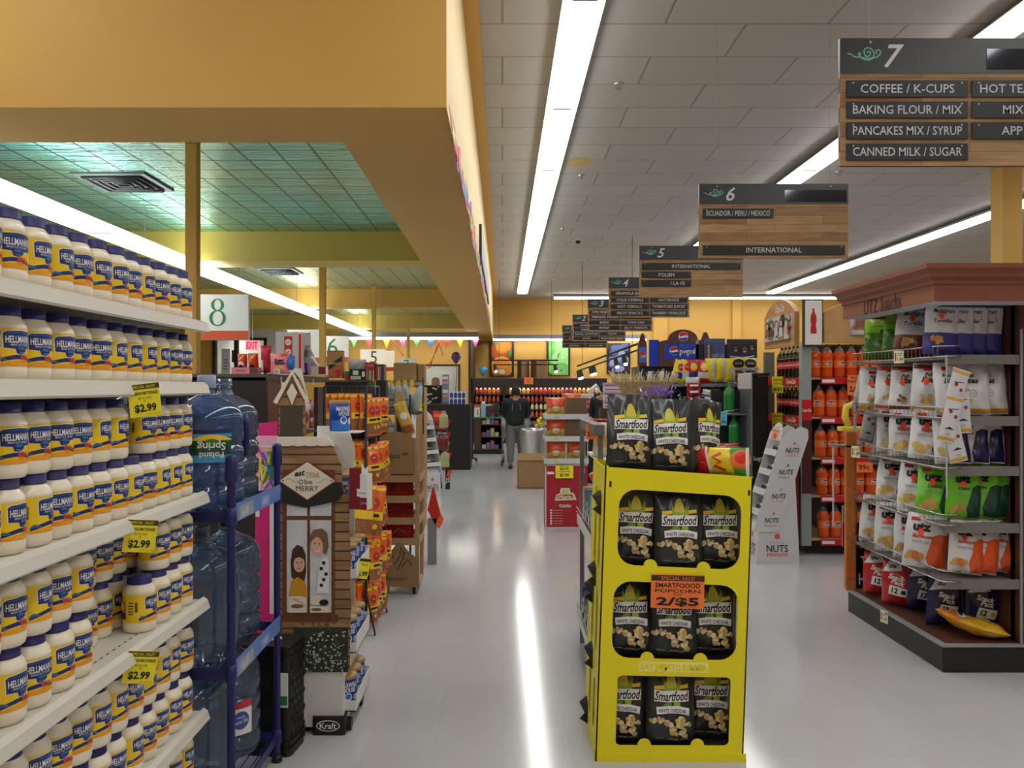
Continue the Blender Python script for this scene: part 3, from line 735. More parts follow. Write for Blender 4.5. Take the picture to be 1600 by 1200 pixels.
# side trays for cans
TR = (1.10, .765, .42, .145)
part('spine_panel', MB().box(.02,.012,.30,Wd-.12,D,1.33,WHITE).plate([(Wd-.12,.3),(Wd-.02,.3),(Wd-.02,1.3),(Wd-.05,1.40),(Wd-.12,1.42),(.1,1.42),(.1,.3)], D-.01, D, WHITE), t)
TX0, TX1 = Wd-.10, Wd+.055
for z in TR:
    m = MB().box(TX0,.02,z-.05,TX1,D,z-.045,WHITE).box(TX1-.005,.03,z-.05,TX1,D,z+.025,WHITE).box(TX0,.02,z-.05,TX1,.025,z+.0,WHITE).box(TX0,D-.005,z-.05,TX1,D,z+.04,WHITE)
    part('tray', m, t)
part('peak_panel', MB().plate([(.0,1.36),(.128,1.36),(.128,1.55),(.142,1.55),(.105,1.655),(.078,1.69),(.04,1.64),(-.012,1.545),(.0,1.545)], .02, .032, M_LOG), t)
pk = Art(); pk.line([(-.012,1.545),(.068,1.69),(.140,1.548)], .022, M_CREAMP); pk.line([(.006,1.55),(.068,1.66),(.126,1.552)], .008, M_BRWN); pk.rect(.012,1.385,.118,1.53,mat('print_dark_pane', S(74,64,52), .5)); pk.poly([(.036,1.595),(.068,1.52),(.10,1.595),(.068,1.65)], M_BRWN); pk.poly([(.043,1.595),(.068,1.534),(.093,1.595),(.068,1.64)], M_CREAMP)
part('peak_print', pk.emit(MB(), on_front(0,.019,0)), t)
part('rear_peak', MB().plate([(.128,1.56),(.150,1.52),(.108,1.70),(.070,1.71),(.075,1.66)], .034, .040, WHITE), t)
# blue coffee cans
M_CANB = mat('can_blue', S(20,66,168), 0.3, 0.1); M_CANB2 = mat('can_light_blue', S(46,120,210), .35)
def make_can():
    r = thing('coffee_can', 'can', 'can')
    part('can_body', MB().lathe([(.049,0),(.051,.003),(.051,.137),(.049,.140)], M_CANB, 26), r)
    part('lid', MB().lathe([(.052,.136),(.053,.138),(.053,.150),(.050,.153),(0,.153)], mat('can_lid_tan', S(170,140,88), .5), 26), r)
    a = Art(); a.rect(-.07,.004,.07,.055,M_CANB2); a.text('MAXWELL', 0, .112, .020, PAPER, width=.085, bold=.03); a.text('HOUSE', 0, .088, .020, PAPER, width=.060, bold=.03)
    a.disc(-.006,.055,.018,PAPER,18,.020); a.disc(-.006,.058,.013,M_CANB2,16,.013); a.disc(.03,.05,.012,PAPER,14,.017)
    part('label_wrap', a.emit(MB(), on_cyl(.0513, 0, 0), step=(.012,None), eps=.0003), r)
    return r
CAN = Kind(make_can); cg = 'blue coffee cans on the cabin display'
for i, z in enumerate(TR):
    for j in range(3):
        y = KY0+.085+.115*j
        CAN.place((KX1-.005, y, z-.044), math.radians(-58+rj.uniform(-10,10)), 'blue coffee can, %s on the %s tray of the cabin display' % (('nearest','middle','rearmost')[j], ('top','upper middle','lower middle','bottom')[i]), cg)
single('display_top_board', MB().box(-.09,-.07,0,.10,.09,.006,WHITE), 'white cardboard ledge under the single coffee can', 'board', (KX1-.06, KY0+.27, 1.395-.001))
CAN.place((KX1-.075, KY0+.29, 1.401), math.radians(-50), 'single blue coffee can standing on top of the cabin display', cg)
# red leaflet box and yellow tag on the trays
t = thing('leaflet_box', 'dark red leaflet holder box fixed to the side of the coffee display', 'box', (KX1+.032, KY0-.03, 1.055), math.radians(-20))
part('box_shell', MB().box(0,0,0,.055,.05,.19,mat('dark_red_card', S(126,24,32), .5)).box(.056,.0,.0,.092,.05,.165,WHITE), t)
a = Art(); a.rect(.040,.06,.092,.095,PAPER); a.rect(.057,.0,.092,.055,mat('dark_red_card',S(126,24,32))); a.text('Recipes', .066, .078, .010, INK, maxw=.045); a.text('2 0 4', .074, .03, .012, PAPER, maxw=.03)
part('front_print', a.emit(MB(), on_front(0,-.0005,0)), t)
part('leaflet', MB().plate([(.058,.165),(.090,.165),(.090,.20),(.075,.185),(.058,.215)], .01, .014, PAPER), t)
M_SM = MB().box(-.03,0,-.10,.03,.0015,0,YELLOWTAG); a = Art(); a.rect(-.03,-.016,.03,-.002,mat('tag_brown',S(70,62,20))); a.text('SALE', 0,-.03,.012,INK,maxw=.045); a.text('6.99', 0,-.075,.022,INK,maxw=.05,bold=.03); a.emit(M_SM, on_front())
single('price_tag', M_SM, 'yellow price tag hanging on the upper middle can tray', 'price tag', (KX1+.085, KY0+.12, .795), 0, None, rot=(0.1,.2,math.radians(35)))
# pink toy banner behind the blue rack
M_PINK = mat('hot_pink_card', S(222,42,128), 0.5); M_PINKL = mat('pale_pink_print', S(240,176,206), .5)
t = thing('toy_display', 'hot pink cardboard toy display standing behind the blue rack', 'display', (-1.20, 4.12, 0))
part('body', MB().box(-.02,0,0,.12,.20,1.10,M_PINK), t, bev=.004)
bk = MB().plate([(-.03,.2),(.125,.2),(.125,1.40),(.10,1.45),(-.02,1.44),(-.03,1.40)], .02, .03, M_PINK); rr = random.Random(11)
a = Art(); a.rect(-.02,1.10,.115,1.38,M_PINKL)
for k in range(34): a.line([(rr.uniform(-.015,.11),rr.uniform(1.10,1.34)) for _ in range(2)], .010, [M_PINK,M_CANB2,M_LBLY,GREENP,PAPER,mat('toy_violet',S(150,80,180))][k%6])
a.rect(-.02,.98,.0,1.08,PAPER); a.rect(.05,.5,.12,1.06,PAPER); a.emit(bk, on_front(0,-.001,0), eps=.0002); part('header_card', bk, t)
# ---------------------------------------------------------------- pillow bags
def bag_surface(w, h, t, seed=0, wr=1.0, slump=0.0, pinch=0.0):
    rr = random.Random(seed); ph = [rr.uniform(0, 6.28) for _ in range(8)]
    def d(x, y):
        a = min(1, abs(2*x/w)); c = y/h
        e = max(0.0, min(1, min(c, 1-c)/.045)-.25)/.75
        if e <= 0: return .0012
        b = max(0, 1-a**2.4)**.6 * max(0, math.sin(math.pi*(c*.94+.03)))**(.55)*(1+slump*(.5-c)*1.4)
        k = wr*w*.020*(math.sin(x/w*9+ph[0]+c*4)*math.sin(c*13+ph[1]) + .7*math.sin(x/w*17+ph[2])*math.sin(c*7+ph[3]))*(.35+.65*max(abs(c-.5)*2,a))*(1-a**4)
        k += wr*w*.018*math.sin(x/w*26+ph[4])*max(0, 1-min(c,1-c)/.16)*(1-a)
        return max(.0012, e*(t/2*b+k))
    def P2(x, y, o, side=-1):
        c = y/h; nx = x*(1-pinch*max(0,(c-.55)/.45)**1.6-.3*pinch*max(0,(.15-c)/.15))*(1-.05*math.sin(math.pi*c)+.015*math.sin(c*9+ph[5])); zz = y-.012*h*abs(2*x/w)**2*math.cos(math.pi*c)*0
        by = .010*math.sin(c*3+ph[6])*wr
        return (nx, side*(d(x,y)+o)+by*(t/.1), zz)
    return P2
def bag_mesh(w, h, t, base, art=None, back=None, seed=0, nx=16, ny=22, wr=1.0, step=None, slump=0.0, eps=.0004, pinch=0.0):
    f = bag_surface(w, h, t, seed, wr, slump, pinch); m = MB()
    m.grid(lambda u,v: f((u-.5)*w, v*h, 0), nx, ny, base)
    m.grid(lambda u,v: f((.5-u)*w, v*h, 0, 1), nx, ny, back or base)
    if art: art.emit(m, f, step=(w/nx, h/ny) if step is None else step, eps=eps, base=.0012)
    return m
def bag(name, label, cat, w, h, t, base, art, loc, rotz=0, group=None, rot=None, seed=0, **k):
    return single(name, bag_mesh(w, h, t, base, art, seed=seed, **k), label, cat, loc, rotz, group, rot)
def popcorn(a, x, y, r, m, m2, rr):
    for k in range(6):
        an = rr.uniform(0,6.28); a.disc(x+r*.55*math.cos(an), y+r*.55*math.sin(an), r*rr.uniform(.4,.62), m if k < 4 else m2, 8)
# ---------------------------------------------------------------- yellow popcorn display
M_YEL = mat('display_yellow', S(240,226,24), 0.42, noise=.03, nscale=3)
M_SFB = mat('bag_charcoal', S(44,48,52), 0.30, coat=0.2)
M_CORN = mat('corn_yellow', S(214,200,70), 0.4); M_BANY = mat('banner_yellow', S(246,204,40), 0.4); M_LEAF = mat('corn_leaf', S(150,180,50), .45); M_LEAF2 = mat('corn_leaf_dark', S(104,150,44), .45)
M_POP = mat('popcorn_cream', S(214,200,160), .5); M_POP2 = mat('popcorn_shade', S(190,160,100), .5)
def smart_art():
    a = Art(); rr = random.Random(2)
    for x0,x1,s in ((-.075,-.022,1),(.028,.075,1)):
        a.poly([(x0,.222+.006*(x0>0)),(x1,.229+.004*(x0>0)),(x1,.244+.004*(x0>0)),(x0,.236+.006*(x0>0))], M_BANY)
    a.poly([(-.028,.222),(-.022,.262),(-.012,.285),(.000,.292),(.010,.280),(.020,.258),(.026,.224)], M_CORN)
    for x,y,dx in ((-.026,.23,-.010),(.024,.235,.012),(-.018,.225,-.016),(.030,.226,.012)):
        a.poly([(x-.006,y-.008),(x+.006,y-.008),(x+dx,y+.045)], M_LEAF)
    a.rect(-.024,.222,.026,.234,M_LEAF)
    a.poly([(-.076,.178),(.074,.182),(.078,.224),(-.076,.222)], PAPER)
    a.text('Smartfood', 0, .202, .034, INK, width=.150, shear=.35, bold=.022, rot=.03)
    a.poly([(-.045,.160),(-.030,.176),(-.008,.180),(.000,.168),(-.015,.162)], M_LEAF2); a.rect(.006,.160,.034,.180,M_LEAF)
    a.poly([(-.066,.130),(-.02,.136),(.03,.136),(.072,.128),(.074,.156),(.03,.165),(-.02,.165),(-.068,.158)], PAPER)
    a.text('WHITE CHEDDAR', 0, .147, .014, NAVY, width=.120, bold=.02, bend=-.012); a.text('flavored', .055, .134, .004, NAVY)
    a.poly([(.010,.112),(.05,.125),(.045,.095),(.018,.09)], M_BANY)
    for x,y,r in ((-.082,.108,.016),(-.050,.113,.016),(-.02,.098,.015),(-.002,.085,.019),(.006,.065,.017),(.036,.075,.021),(.052,.058,.016),(.030,.105,.024),(.062,.095,.013)):
        popcorn(a, x, y, r, M_POP, M_POP2, rr)
    for x in (-.055,.0,.045): a.rect(x-.018,.040,x+.018,.0418,mat('print_grey', S(150,150,150), .5))
    a.rect(-.03,.036,.03,.037,MATS['print_grey'])
    return a
SFW, SFH = .220, .350
def Z_(a, k): a.items = [([(x*k,y*k) for x,y in v], f, m) for v,f,m in a.items]; return a
def make_sf(seed):
    return lambda: tag(part('popcorn_bag', bag_mesh(SFW, SFH, .085, M_SFB, Z_(smart_art(), 1.06), seed=seed, slump=.3, wr=1.5, pinch=.06)), 'bag', 'popcorn bag')
SF = [Kind(make_sf(s)) for s in (1,2,3)]
DX, DY, DW, DD, DH = .4015, 3.60, .64, .46, 1.27
def TW(x, y, z): return (x+.034*z, y, z-(x/DW)*.034*z)
def warp(mb):
    mb.v = [TW(*p) for p in mb.v]; return mb
def rr_poly(x0, z0, x1, z1, r, tabs=(), n=5, tr=.03):
    pts = []
    bot = []
    for tx in tabs:
        bot += [(tx-tr, z0)]+[(tx-tr*math.cos(math.pi*k/8), z0+tr*math.sin(math.pi*k/8)) for k in range(1,8)]+[(tx+tr, z0)]
    def corner(cx, cz, a0): return [(cx+r*math.cos(math.radians(a0+90*k/n)), cz+r*math.sin(math.radians(a0+90*k/n))) for k in range(n+1)]
    pts = corner(x0+r, z0+r, 180)+bot+corner(x1-r, z0+r, 270)+corner(x1-r, z1-r, 0)+corner(x0+r, z1-r, 90)
    return pts
def plate_holes(mb, outer, holes, y0, y1, m, M=None):
    rings = [outer]+holes; pts = [p for r in rings for p in r]
    tri = tessellate_polygon([[Vector((x,z,0)) for x,z in r] for r in rings])
    n = len(pts); v = [(x,y0,z) for x,z in pts]+[(x,y1,z) for x,z in pts]; fs = []
    for a,b,c in tri:
        A,B,C = pts[a],pts[b],pts[c]
        if (B[0]-A[0])*(C[1]-A[1])-(B[1]-A[1])*(C[0]-A[0]) < 0: b,c = c,b
        fs += [(a,b,c),(a+n,c+n,b+n)]
    o = 0
    for r in rings:
        for i in range(len(r)): j = (i+1)%len(r); fs.append((o+i,o+j,o+j+n,o+i+n))
        o += len(r)
    return mb.add(v, fs, m, False, M)
t = thing('popcorn_display', 'tall bright yellow cardboard popcorn display with three windows in the aisle', 'display', (DX, DY, 0))
WIN = ((.065,.855,.595,1.185,.075),(.055,.45,.595,.785,.075),(.085,.07,.575,.375,.022))
tabs = (.21,.44)
fr = MB(); plate_holes(fr, [(0,0),(DW,0),(DW,DH+.005),(.02,DH+.005),(0,DH+.02)], [rr_poly(x0,z0,x1,z1,r,tabs) for x0,z0,x1,z1,r in WIN], 0, .006, M_YEL)
front = part('front_panel', warp(fr), t, label='yellow front panel with rounded windows')
side = MB(); RZ = Matrix.Rotation(math.pi/2,4,'Z')
pill = []
for z0, z1 in ((.80,1.16),(.44,.72),(.10,.32)):
    for yc in (.13,.29): pill.append(rr_poly(yc-.035,z0,yc+.035,z1,.034))
plate_holes(side, [(0,0),(DD,0),(DD,DH),(.05,DH),(0,DH+.02)], pill, -.006, 0, M_YEL, RZ)
part('side_panel', warp(side), t)
side = MB(); plate_holes(side, [(0,0),(DD,0),(DD,DH),(0,DH)], pill, -.006, 0, M_YEL, Matrix.Translation((DW-.006,0,0)) @ RZ); part('side_panel', warp(side), t)
part('back_panel', warp(MB().box(0,DD-.006,0,DW,DD,DH,M_YEL)), t)
for z in (.045,.43,.83,1.235): part('inner_shelf', warp(MB().box(.008,.008,z-.006,DW-.008,DD-.008,z,mat('inner_black', S(26,26,24), .8))), t)
part('plinth', MB().box(.012,-.004,0,DW+.012,.0,.035,M_YEL), t)
for z, y in ((.70,.30),(.42,.22),(.12,.34),(.80,.20),(1.14,.10)):
    part('torn_flap', warp(MB().add([(0,y,z),(0,y+.07,z+.015),(-.035,y+.06,z-.012),(-.012,y+.02,z-.05),(-.04,y-.02,z-.06),(0,y-.01,z-.09)], [(0,1,2,3),(0,3,4,5)], mat('torn_dark_card', S(40,40,34), .8))), t, solid=.002)
for x in (.02,DW-.02): part('slot', warp(Art().rect(x,DH-.08,x+.01,DH-.055,INK).emit(MB(),on_front(0,-.0005,0))), front)
sl = MB(); a = Art()
a.rect(.175,.395,.475,.438,mat('banner_pale_yellow', S(246,242,150), .5)); a.text('SAY', .212, .416, .026, M_YEL, width=.062, bold=.05); a.text('TO SUMMER', .393, .414, .026, M_YEL, width=.155, bold=.05)
a.text('yes', .275, .420, .040, M_YEL, width=.085, shear=.3, bold=.07)
a.emit(sl, on_front(0,-.0005,0)); part('banner', warp(sl), front)
sg = MB().box(-.115,0,-.145,.115,.002,0,ORANGETAG); a = Art(); a.rect(-.115,-.027,.115,-.003,mat('sign_brown', S(66,44,32), .6)); a.text('SPECIAL SALE!', 0,-.015,.015,ORANGETAG,width=.145)
a.text('SMARTFOOOD',0,-.046,.019,INK,width=.195,bold=.02); a.text('POPCORN',0,-.070,.014,INK,width=.195,bold=.01); a.text('8.5 OZ',0,-.085,.009,INK); a.text('2/$5',0,-.115,.032,INK,width=.185,bold=.03); a.text('WITH CLUB CARD',.055,-.138,.004,INK); a.emit(sg, on_front())
single('sale_sign', sg, 'orange paper sale sign on the front of the yellow popcorn display', 'sign', (DX+.357,DY-.008,.81), 0, rot=(0,math.radians(1.5),0))
gp = 'black popcorn bags in the yellow display'
for ti, (z, nm) in enumerate(((.05,'bottom window'),(.435,'middle window'),(.835,'top window'))):
    for j, pos in enumerate(('left','centre','right')):
        xx = (.140,.332,.520)[j]+(.008 if ti == 2 else 0)-(.02 if ti == 0 and j == 0 else 0); p = TW(xx, .065+.03*(1,0,2)[j], z)
        SF[(j+ti)%3].place((DX+p[0], DY+p[1], p[2]+.002), rj.uniform(-.05,.05), 'black popcorn bag at the %s of the %s' % (pos, nm), gp, rot=(rj.uniform(-.10,-.04), math.radians(2.2+rj.uniform(-1.5,1.5)), rj.uniform(-.08,.08)))
for (u, rz, ry, dy, sd, lb) in ((981,.10,.045,.10,0,'left one of the three standing on top of the yellow display'),(1048,-.06,-.02,.13,1,'middle one of the three standing on top of the yellow display'),(1099,.62,.16,.20,2,'right one, turned, of the three standing on top of the yellow display')):
    y = DY+dy; SF[sd].place((PX(u,y), y, 1.242-.02*(u>1000)+(.006)), 0, 'black popcorn bag, '+lb.replace('one of the three standing on top of the yellow display','on top of the yellow display'), gp, rot=(-.06, ry, rz), scale=.97)
# carton, straw hat, tinsel and a lying snack bag on top
CY = DY+.22
single('brown_carton', MB().box(.12,0,0,.37,.20,.325,CARD), 'plain brown carton on the yellow display behind the standing popcorn bags', 'carton', (DX,CY,1.24), 0, bev=.003)
M_STRAW = mat('straw', S(206,192,150), .85, noise=.25, nscale=60, bump=.3, bscale=120)
hx, hy, hz = PX(1003,4.0), DY+.35, 1.567
t = thing('straw_hat', 'upturned straw hat with a frayed brim above the popcorn bags', 'hat', (hx,hy,hz))
part('hat_bowl', MB().lathe([(0,0),(.07,.0),(.09,.012),(.115,.055),(.145,.078),(.150,.082),(.110,.060),(.085,.016),(.068,.006),(0,.005)], M_STRAW, 36, Matrix.Diagonal((1.05,.7,1,1)), cap=False), t)
rr = random.Random(4); fz = MB()
for k in range(150):
    an = 6.283*k/150+rr.uniform(-.02,.02); r0 = .135; x, y = r0*1.05*math.cos(an), r0*.7*math.sin(an); l = rr.uniform(.03,.075); s2 = rr.uniform(-.7,.7)
    dx, dy = math.cos(an)*l*.35-math.sin(an)*l*s2*.5, math.sin(an)*l*.3
    fz.tube([(x,y,.072),(x+dx*.5,y+dy*.5,.072+l*.5),(x+dx,y+dy,.072+l*rr.uniform(.5,1.0))], [.0022,.002,.0008], M_STRAW, 4)
part('frayed_straws', fz, t)
M_TINS = mat('purple_tinsel', S(160,124,240), .3, .4); M_TINS2 = mat('silver_tinsel', S(215,205,245), .2, .6)
tn = MB()
for k in range(240):
    c = Vector((rr.gauss(0,.045), rr.gauss(0,.02), rr.gauss(0,.012))); d = Vector((rr.uniform(-1,1),rr.uniform(-1,1),rr.uniform(-.7,1))).normalized()*rr.uniform(.02,.035); n2 = d.cross(Vector((rr.random(),rr.random(),rr.random()))).normalized()*.0022
    tn.add([c-n2, c+n2, c+d], [(0,1,2)], M_TINS if k%3 else M_TINS2)
single('tinsel_bunch', tn, 'shiny purple tinsel bunch under the straw hat', 'tinsel', (PX(1028,3.84),DY+.235,1.597), 0)
a = Art(); L0, Wb = .30, .125
M_CHY = mat('snack_yellow', S(244,214,40), .3, coat=.2); M_CHG = mat('snack_green', S(60,164,60), .3); M_CHR = mat('snack_red', S(222,44,36), .3); M_CHO = mat('snack_orange', S(232,120,50), .35)
a.rect(-Wb/2,.18,Wb/2,.30,M_CHR); a.poly([(-Wb/2,.17),(Wb/2,.20),(Wb/2,.19),(-Wb/2,.155)],PAPER); a.poly([(-Wb/2,.0),(Wb/2,.0),(Wb/2,.085),(-Wb/2,.06)],M_CHG); a.disc(.01,.035,.045,M_CHO,16); a.disc(.02,.03,.028,M_CHR,14)
a.line([(-.04,.10),(-.02,.15),(0,.12),(.02,.16),(.04,.12)],.014,M_CHR); a.rect(-Wb/2,0,Wb/2,.012,PAPER)
bag('chip_bag','bright red, yellow and green snack bag lying on top of the yellow display','snack bag',Wb,L0,.06,M_CHY,a,(PX(1172,3.63),DY+.040,1.292),0,rot=(math.radians(-35),math.radians(-91),0),seed=8)

# ---------------------------------------------------------------- grey rack of tea boxes behind the yellow display
M_RACKG = mat('rack_grey', S(112,114,120), .4, .3)
t = thing('box_rack', 'grey metal rack of tea boxes just behind the yellow display', 'rack', (0,0,0))
BX0, BX1, BY0, BY1 = .475, .90, 4.14, 5.30
for z in (.20,.80): 
    part('shelf', MB().box(BX0+.01,BY0,z-.02,BX1,BY1,z,WHITE).box(BX0,BY0,z-.045,BX0+.012,BY1,z+.012,WHITE), t)
    part('wire_front', MB().tube([(BX0-.002,BY0,z+.06),(BX0-.002,BY1,z+.06)],.003,STEEL,5).tube([(BX0-.002,BY0,z+.03),(BX0-.002,BY1,z+.03)],.003,STEEL,5), t)
for x, y in ((BX0+.03,BY1-.02),(BX0+.06,BY0+.40),(BX1-.02,BY1-.02),(BX1-.02,BY0+.35)): part('post', MB().box(x-.013,y-.013,0,x+.013,y+.013,1.41,M_RACKG), t)
part('top_rail', MB().box(BX0+.02,BY0+.33,1.36,BX0+.075,BY1,1.42,M_RACKG), t, bev=.005)
part('tray', MB().box(BX0+.06,BY0+.4,1.20,BX1-.02,BY1-.05,1.215,WHITE), t)
tc = [mat('tea_orange',S(214,150,84),.5),mat('tea_blue',S(76,92,170),.5),mat('tea_green',S(58,120,86),.5),mat('tea_mint',S(140,180,160),.5),mat('tea_burgundy',S(120,40,52),.5),mat('tea_navy',S(36,56,110),.5),mat('tea_white',S(220,218,212),.5)]
def make_tea(c, nm):
    def f():
        o = MB().box(-.075,0,0,.075,.10,.21,tc[6]).box(-.0755,-.0005,.15,.0755,.1005,.2105,tc[c]); 
        a = Art(); a.rect(-.075,0,.075,.06,tc[c]); a.rect(-.05,.07,.05,.13,tc[c]); a.text('~~~',0,.175,.03,PAPER,maxw=.1); a.emit(o,on_front(0,-.001,0))
        a = Art(); a.rect(-.1,.0,.0,.20,tc[c]); a.rect(-.085,.03,-.015,.09,tc[6]); a.line([(-.08,.11),(-.02,.13)],.008,tc[6]); a.emit(o, lambda p,q,s: (-.0755-s,-p,q)); return tag(part('tea_box',o,bev=.0015),'box','box')
    return Kind(f)
tn = ['orange','blue','green','mint','burgundy','navy']; TK = [make_tea(i,n) for i,n in enumerate(tn)]
for i, (c, y) in enumerate(((0,5.02),(1,4.88),(2,4.72),(3,4.58),(4,4.40))): TK[c].place((BX0+.095,y,.802),0,'%s tea box on the upper shelf of the grey rack behind the yellow display'%tn[c],'tea boxes on the grey rack')
for i, (c, y) in enumerate(((5,5.02),(5,4.84),(2,4.68),(4,4.57),(4,4.38))): TK[c].place((BX0+.085,y,.202),0,'%s tea box, %s on the lower shelf of the grey rack'%(tn[c],('farthest','second','third','fourth','nearest')[i]),'tea boxes on the grey rack')
ot = MB().box(-.035,0,-.085,.035,.002,0,ORANGETAG); a = Art(); a.text('SALE',0,-.018,.012,INK); a.text('2.99',0,-.055,.022,INK,bold=.03); a.emit(ot,on_front())
single('price_tag', ot, 'small orange price tag under the top rail of the grey rack', 'price tag', (PX(925,4.75),4.75,PZ(663,4.75)), 0)
M_CLR = mat('cookie_pack', S(196,188,160), .35, coat=.4, noise=.15, nscale=30)
bag('cookie_bag','clear cookie pack on the grey rack tray','snack bag',.17,.20,.08,M_CLR,Art().rect(-.07,.06,.07,.13,mat('pack_gold',S(196,160,80),.4)),(BX0+.13,4.80,1.217),0,seed=3)
bag('cracker_bag','red and clear snack bag leaning at the rear corner of the yellow display','snack bag',.09,.15,.05,M_CLR,Art().rect(-.043,.07,.043,.146,M_CHR).rect(-.03,.03,.03,.06,M_CHR),(BX0+.08,4.30,1.06),0,rot=(-.1,-.5,.2),seed=4)
single('snack_bin', MB().box(-.10,-.08,-.25,.2,.10,0,mat('bin_clear',S(170,172,176),.3)), 'grey plastic bin holding the snack bag behind the yellow display', 'bin', (BX0+.12,4.32,1.06))
# ---------------------------------------------------------------- brown snack stand at right
M_UTZ = mat('stand_red_brown', S(134,76,56), .5, noise=.06, nscale=20)
M_UTZD = mat('stand_dark_brown', S(82,42,32), .6)
M_BASEB = mat('stand_black_base', S(30,31,32), .45)
M_SHG = mat('shelf_grey', S(118,116,112), .45)
UX0, UY0, UX1, UY1 = 2.50, 4.72, 3.95, 6.02
t = thing('snack_stand', 'red brown snack stand with wire shelves of chip bags at the right edge', 'display stand', (0,0,0))
part('base', MB().prism([(UX0,UY0),(UX1,UY0),(UX1,UY1),(UX0,UY1)],0,.145,M_BASEB).prism([(UX0-.012,UY0-.012),(UX1,UY0-.012),(UX1,UY1+.01),(UX0-.012,UY1+.01)],.145,.158,GREYP), t, bev=.006)
part('deck', MB().box(UX0+.03,UY0+.03,.158,UX1,UY1,.162,M_UTZD), t)
part('core_panel', MB().box(UX0+.50,UY0+.46,.16,UX1,UY0+.50,2.09,M_UTZD).box(UX0+.46,UY0+.46,.16,UX0+.50,UY1,2.09,M_UTZD), t)
part('side_panel', MB().box(UX0+.445,UY0+.06,.16,UX1,UY0+.10,2.09,M_UTZD).box(UX0+.445,UY0+.02,.16,UX0+.475,UY0+.47,2.09,M_UTZD), t)
cr = MB()
prof = [(0,2.085),(0,2.172),(.012,2.178),(.012,2.195),(.045,2.215),(.045,2.228),(.08,2.255),(.08,2.28),(0,2.29)]
cx0, cy0 = 2.335, 4.50
for (o1,z1),(o2,z2) in zip(prof,prof[1:]):
    P1 = [(cx0-o1,5.70+o1*0,z1),(cx0-o1,cy0-o1,z1),(UX1+.2,cy0-o1,z1)]; P2_ = [(cx0-o2,5.70+o2*0,z2),(cx0-o2,cy0-o2,z2),(UX1+.2,cy0-o2,z2)]
    cr.add(P1+P2_, [(0,1,4,3),(1,2,5,4)], M_UTZ)
    cr.add([(cx0-o1,5.70+o1*0,z1),(UX1+.2,5.70+o1*0,z1),(cx0-o2,5.70+o2*0,z2),(UX1+.2,5.70+o2*0,z2)], [(0,2,3,1)], M_UTZ)
part('crown', cr, t)
part('crown_top', MB().box(cx0,cy0,2.27,UX1+.2,5.70,2.289,M_UTZ), t)
part('soffit', MB().box(cx0+.005,cy0+.005,2.15,UX1+.2,5.69,2.16,mat('soffit_white',S(196,198,200),.5)).box(cx0+.005,cy0+.005,2.085,UX0-.005,5.69,2.1,mat('soffit_white',S(196,198,200),.5)).box(UX0-.005,cy0+.005,2.085,UX1+.2,UY0+.0,2.1,mat('soffit_white',S(196,198,200),.5)), t)
a = Art(); a.text('UTZ Snacks', 0, 0, .085, mat('sign_brown_ink', S(60,34,26), .6), width=.50, bold=.015)
part('crown_lettering', a.emit(MB(), lambda x,y,o: (cx0-.002-o, 5.12-x, 2.130+y)), t)
USZ = [1.80,1.45,1.165,.84,.52]
for z in USZ:
    sh = part('shelf', MB().box(UX0+.02,UY0+.02,z-.02,UX0+.44,UY1-.05,z-.008,M_SHG).box(UX0+.02,UY0+.012,z-.05,UX0+.44,UY0+.02,z+.005,M_SHG), t)
    w = MB(); c = [(UX0+.02,UY1-.05),(UX0-.005,UY1-.09),(UX0-.005,UY0+.03),(UX0+.02,UY0+.0),(UX0+.10,UY0-.002)]
    for dz in (-.005,.055): w.tube([(x,y,z+dz) for x,y in c], .004, CHROME, 6)
    for k in range(24):
        y = UY0+.05+k*.05; w.cyl((UX0-.005,y,z-.005),(UX0-.005,y,z+.055),.0018,CHROME,4)
    part('wire_fence', w, sh)
part('upright', MB().cyl((UX0+.45,UY0+.01,.16),(UX0+.45,UY0+.01,1.95),.008,GREYP,10), t)
# ------ chip bags
C_ = lambda n, r, g, b: mat('bag_'+n, S(r,g,b), .30, coat=.15)
B_WHITE = C_('white',214,214,218); B_PURP = C_('purple_blue',58,58,138); B_NAVY = C_('navy',28,28,78); B_LIME = C_('lime',110,190,40); B_DKG = C_('dark_green',24,66,50)
B_OR = C_('orange',222,86,36); B_GOLD = C_('gold',212,160,36); B_RED = C_('red',176,30,40); B_MAR = C_('maroon',120,50,42); B_OLIVE = C_('olive',58,72,40); B_YEL = C_('yellow',222,208,40)
B_CHIP = C_('chip_tan',204,160,86); B_CHIP2 = C_('chip_gold',214,184,110); B_CHIPO = C_('chip_orange',206,118,56); B_CHIPB = C_('chip_brown',112,66,40); B_GRN = C_('green',70,128,44); B_GRN2 = C_('pale_green',150,180,60); B_SIL = C_('silver',172,176,172)
M_DOT = mat('sticker_red_orange', S(248,74,46), .6)
def chips(a, cx, cy, s, m, rr, n=5):
    for k in range(n): 
        an = rr.uniform(0,3.14); a.disc(cx+rr.uniform(-1,1)*s, cy+rr.uniform(-.6,.6)*s, s*rr.uniform(.45,.7), m if k%2 else B_CHIP, 9, s*rr.uniform(.3,.5), rot=an)
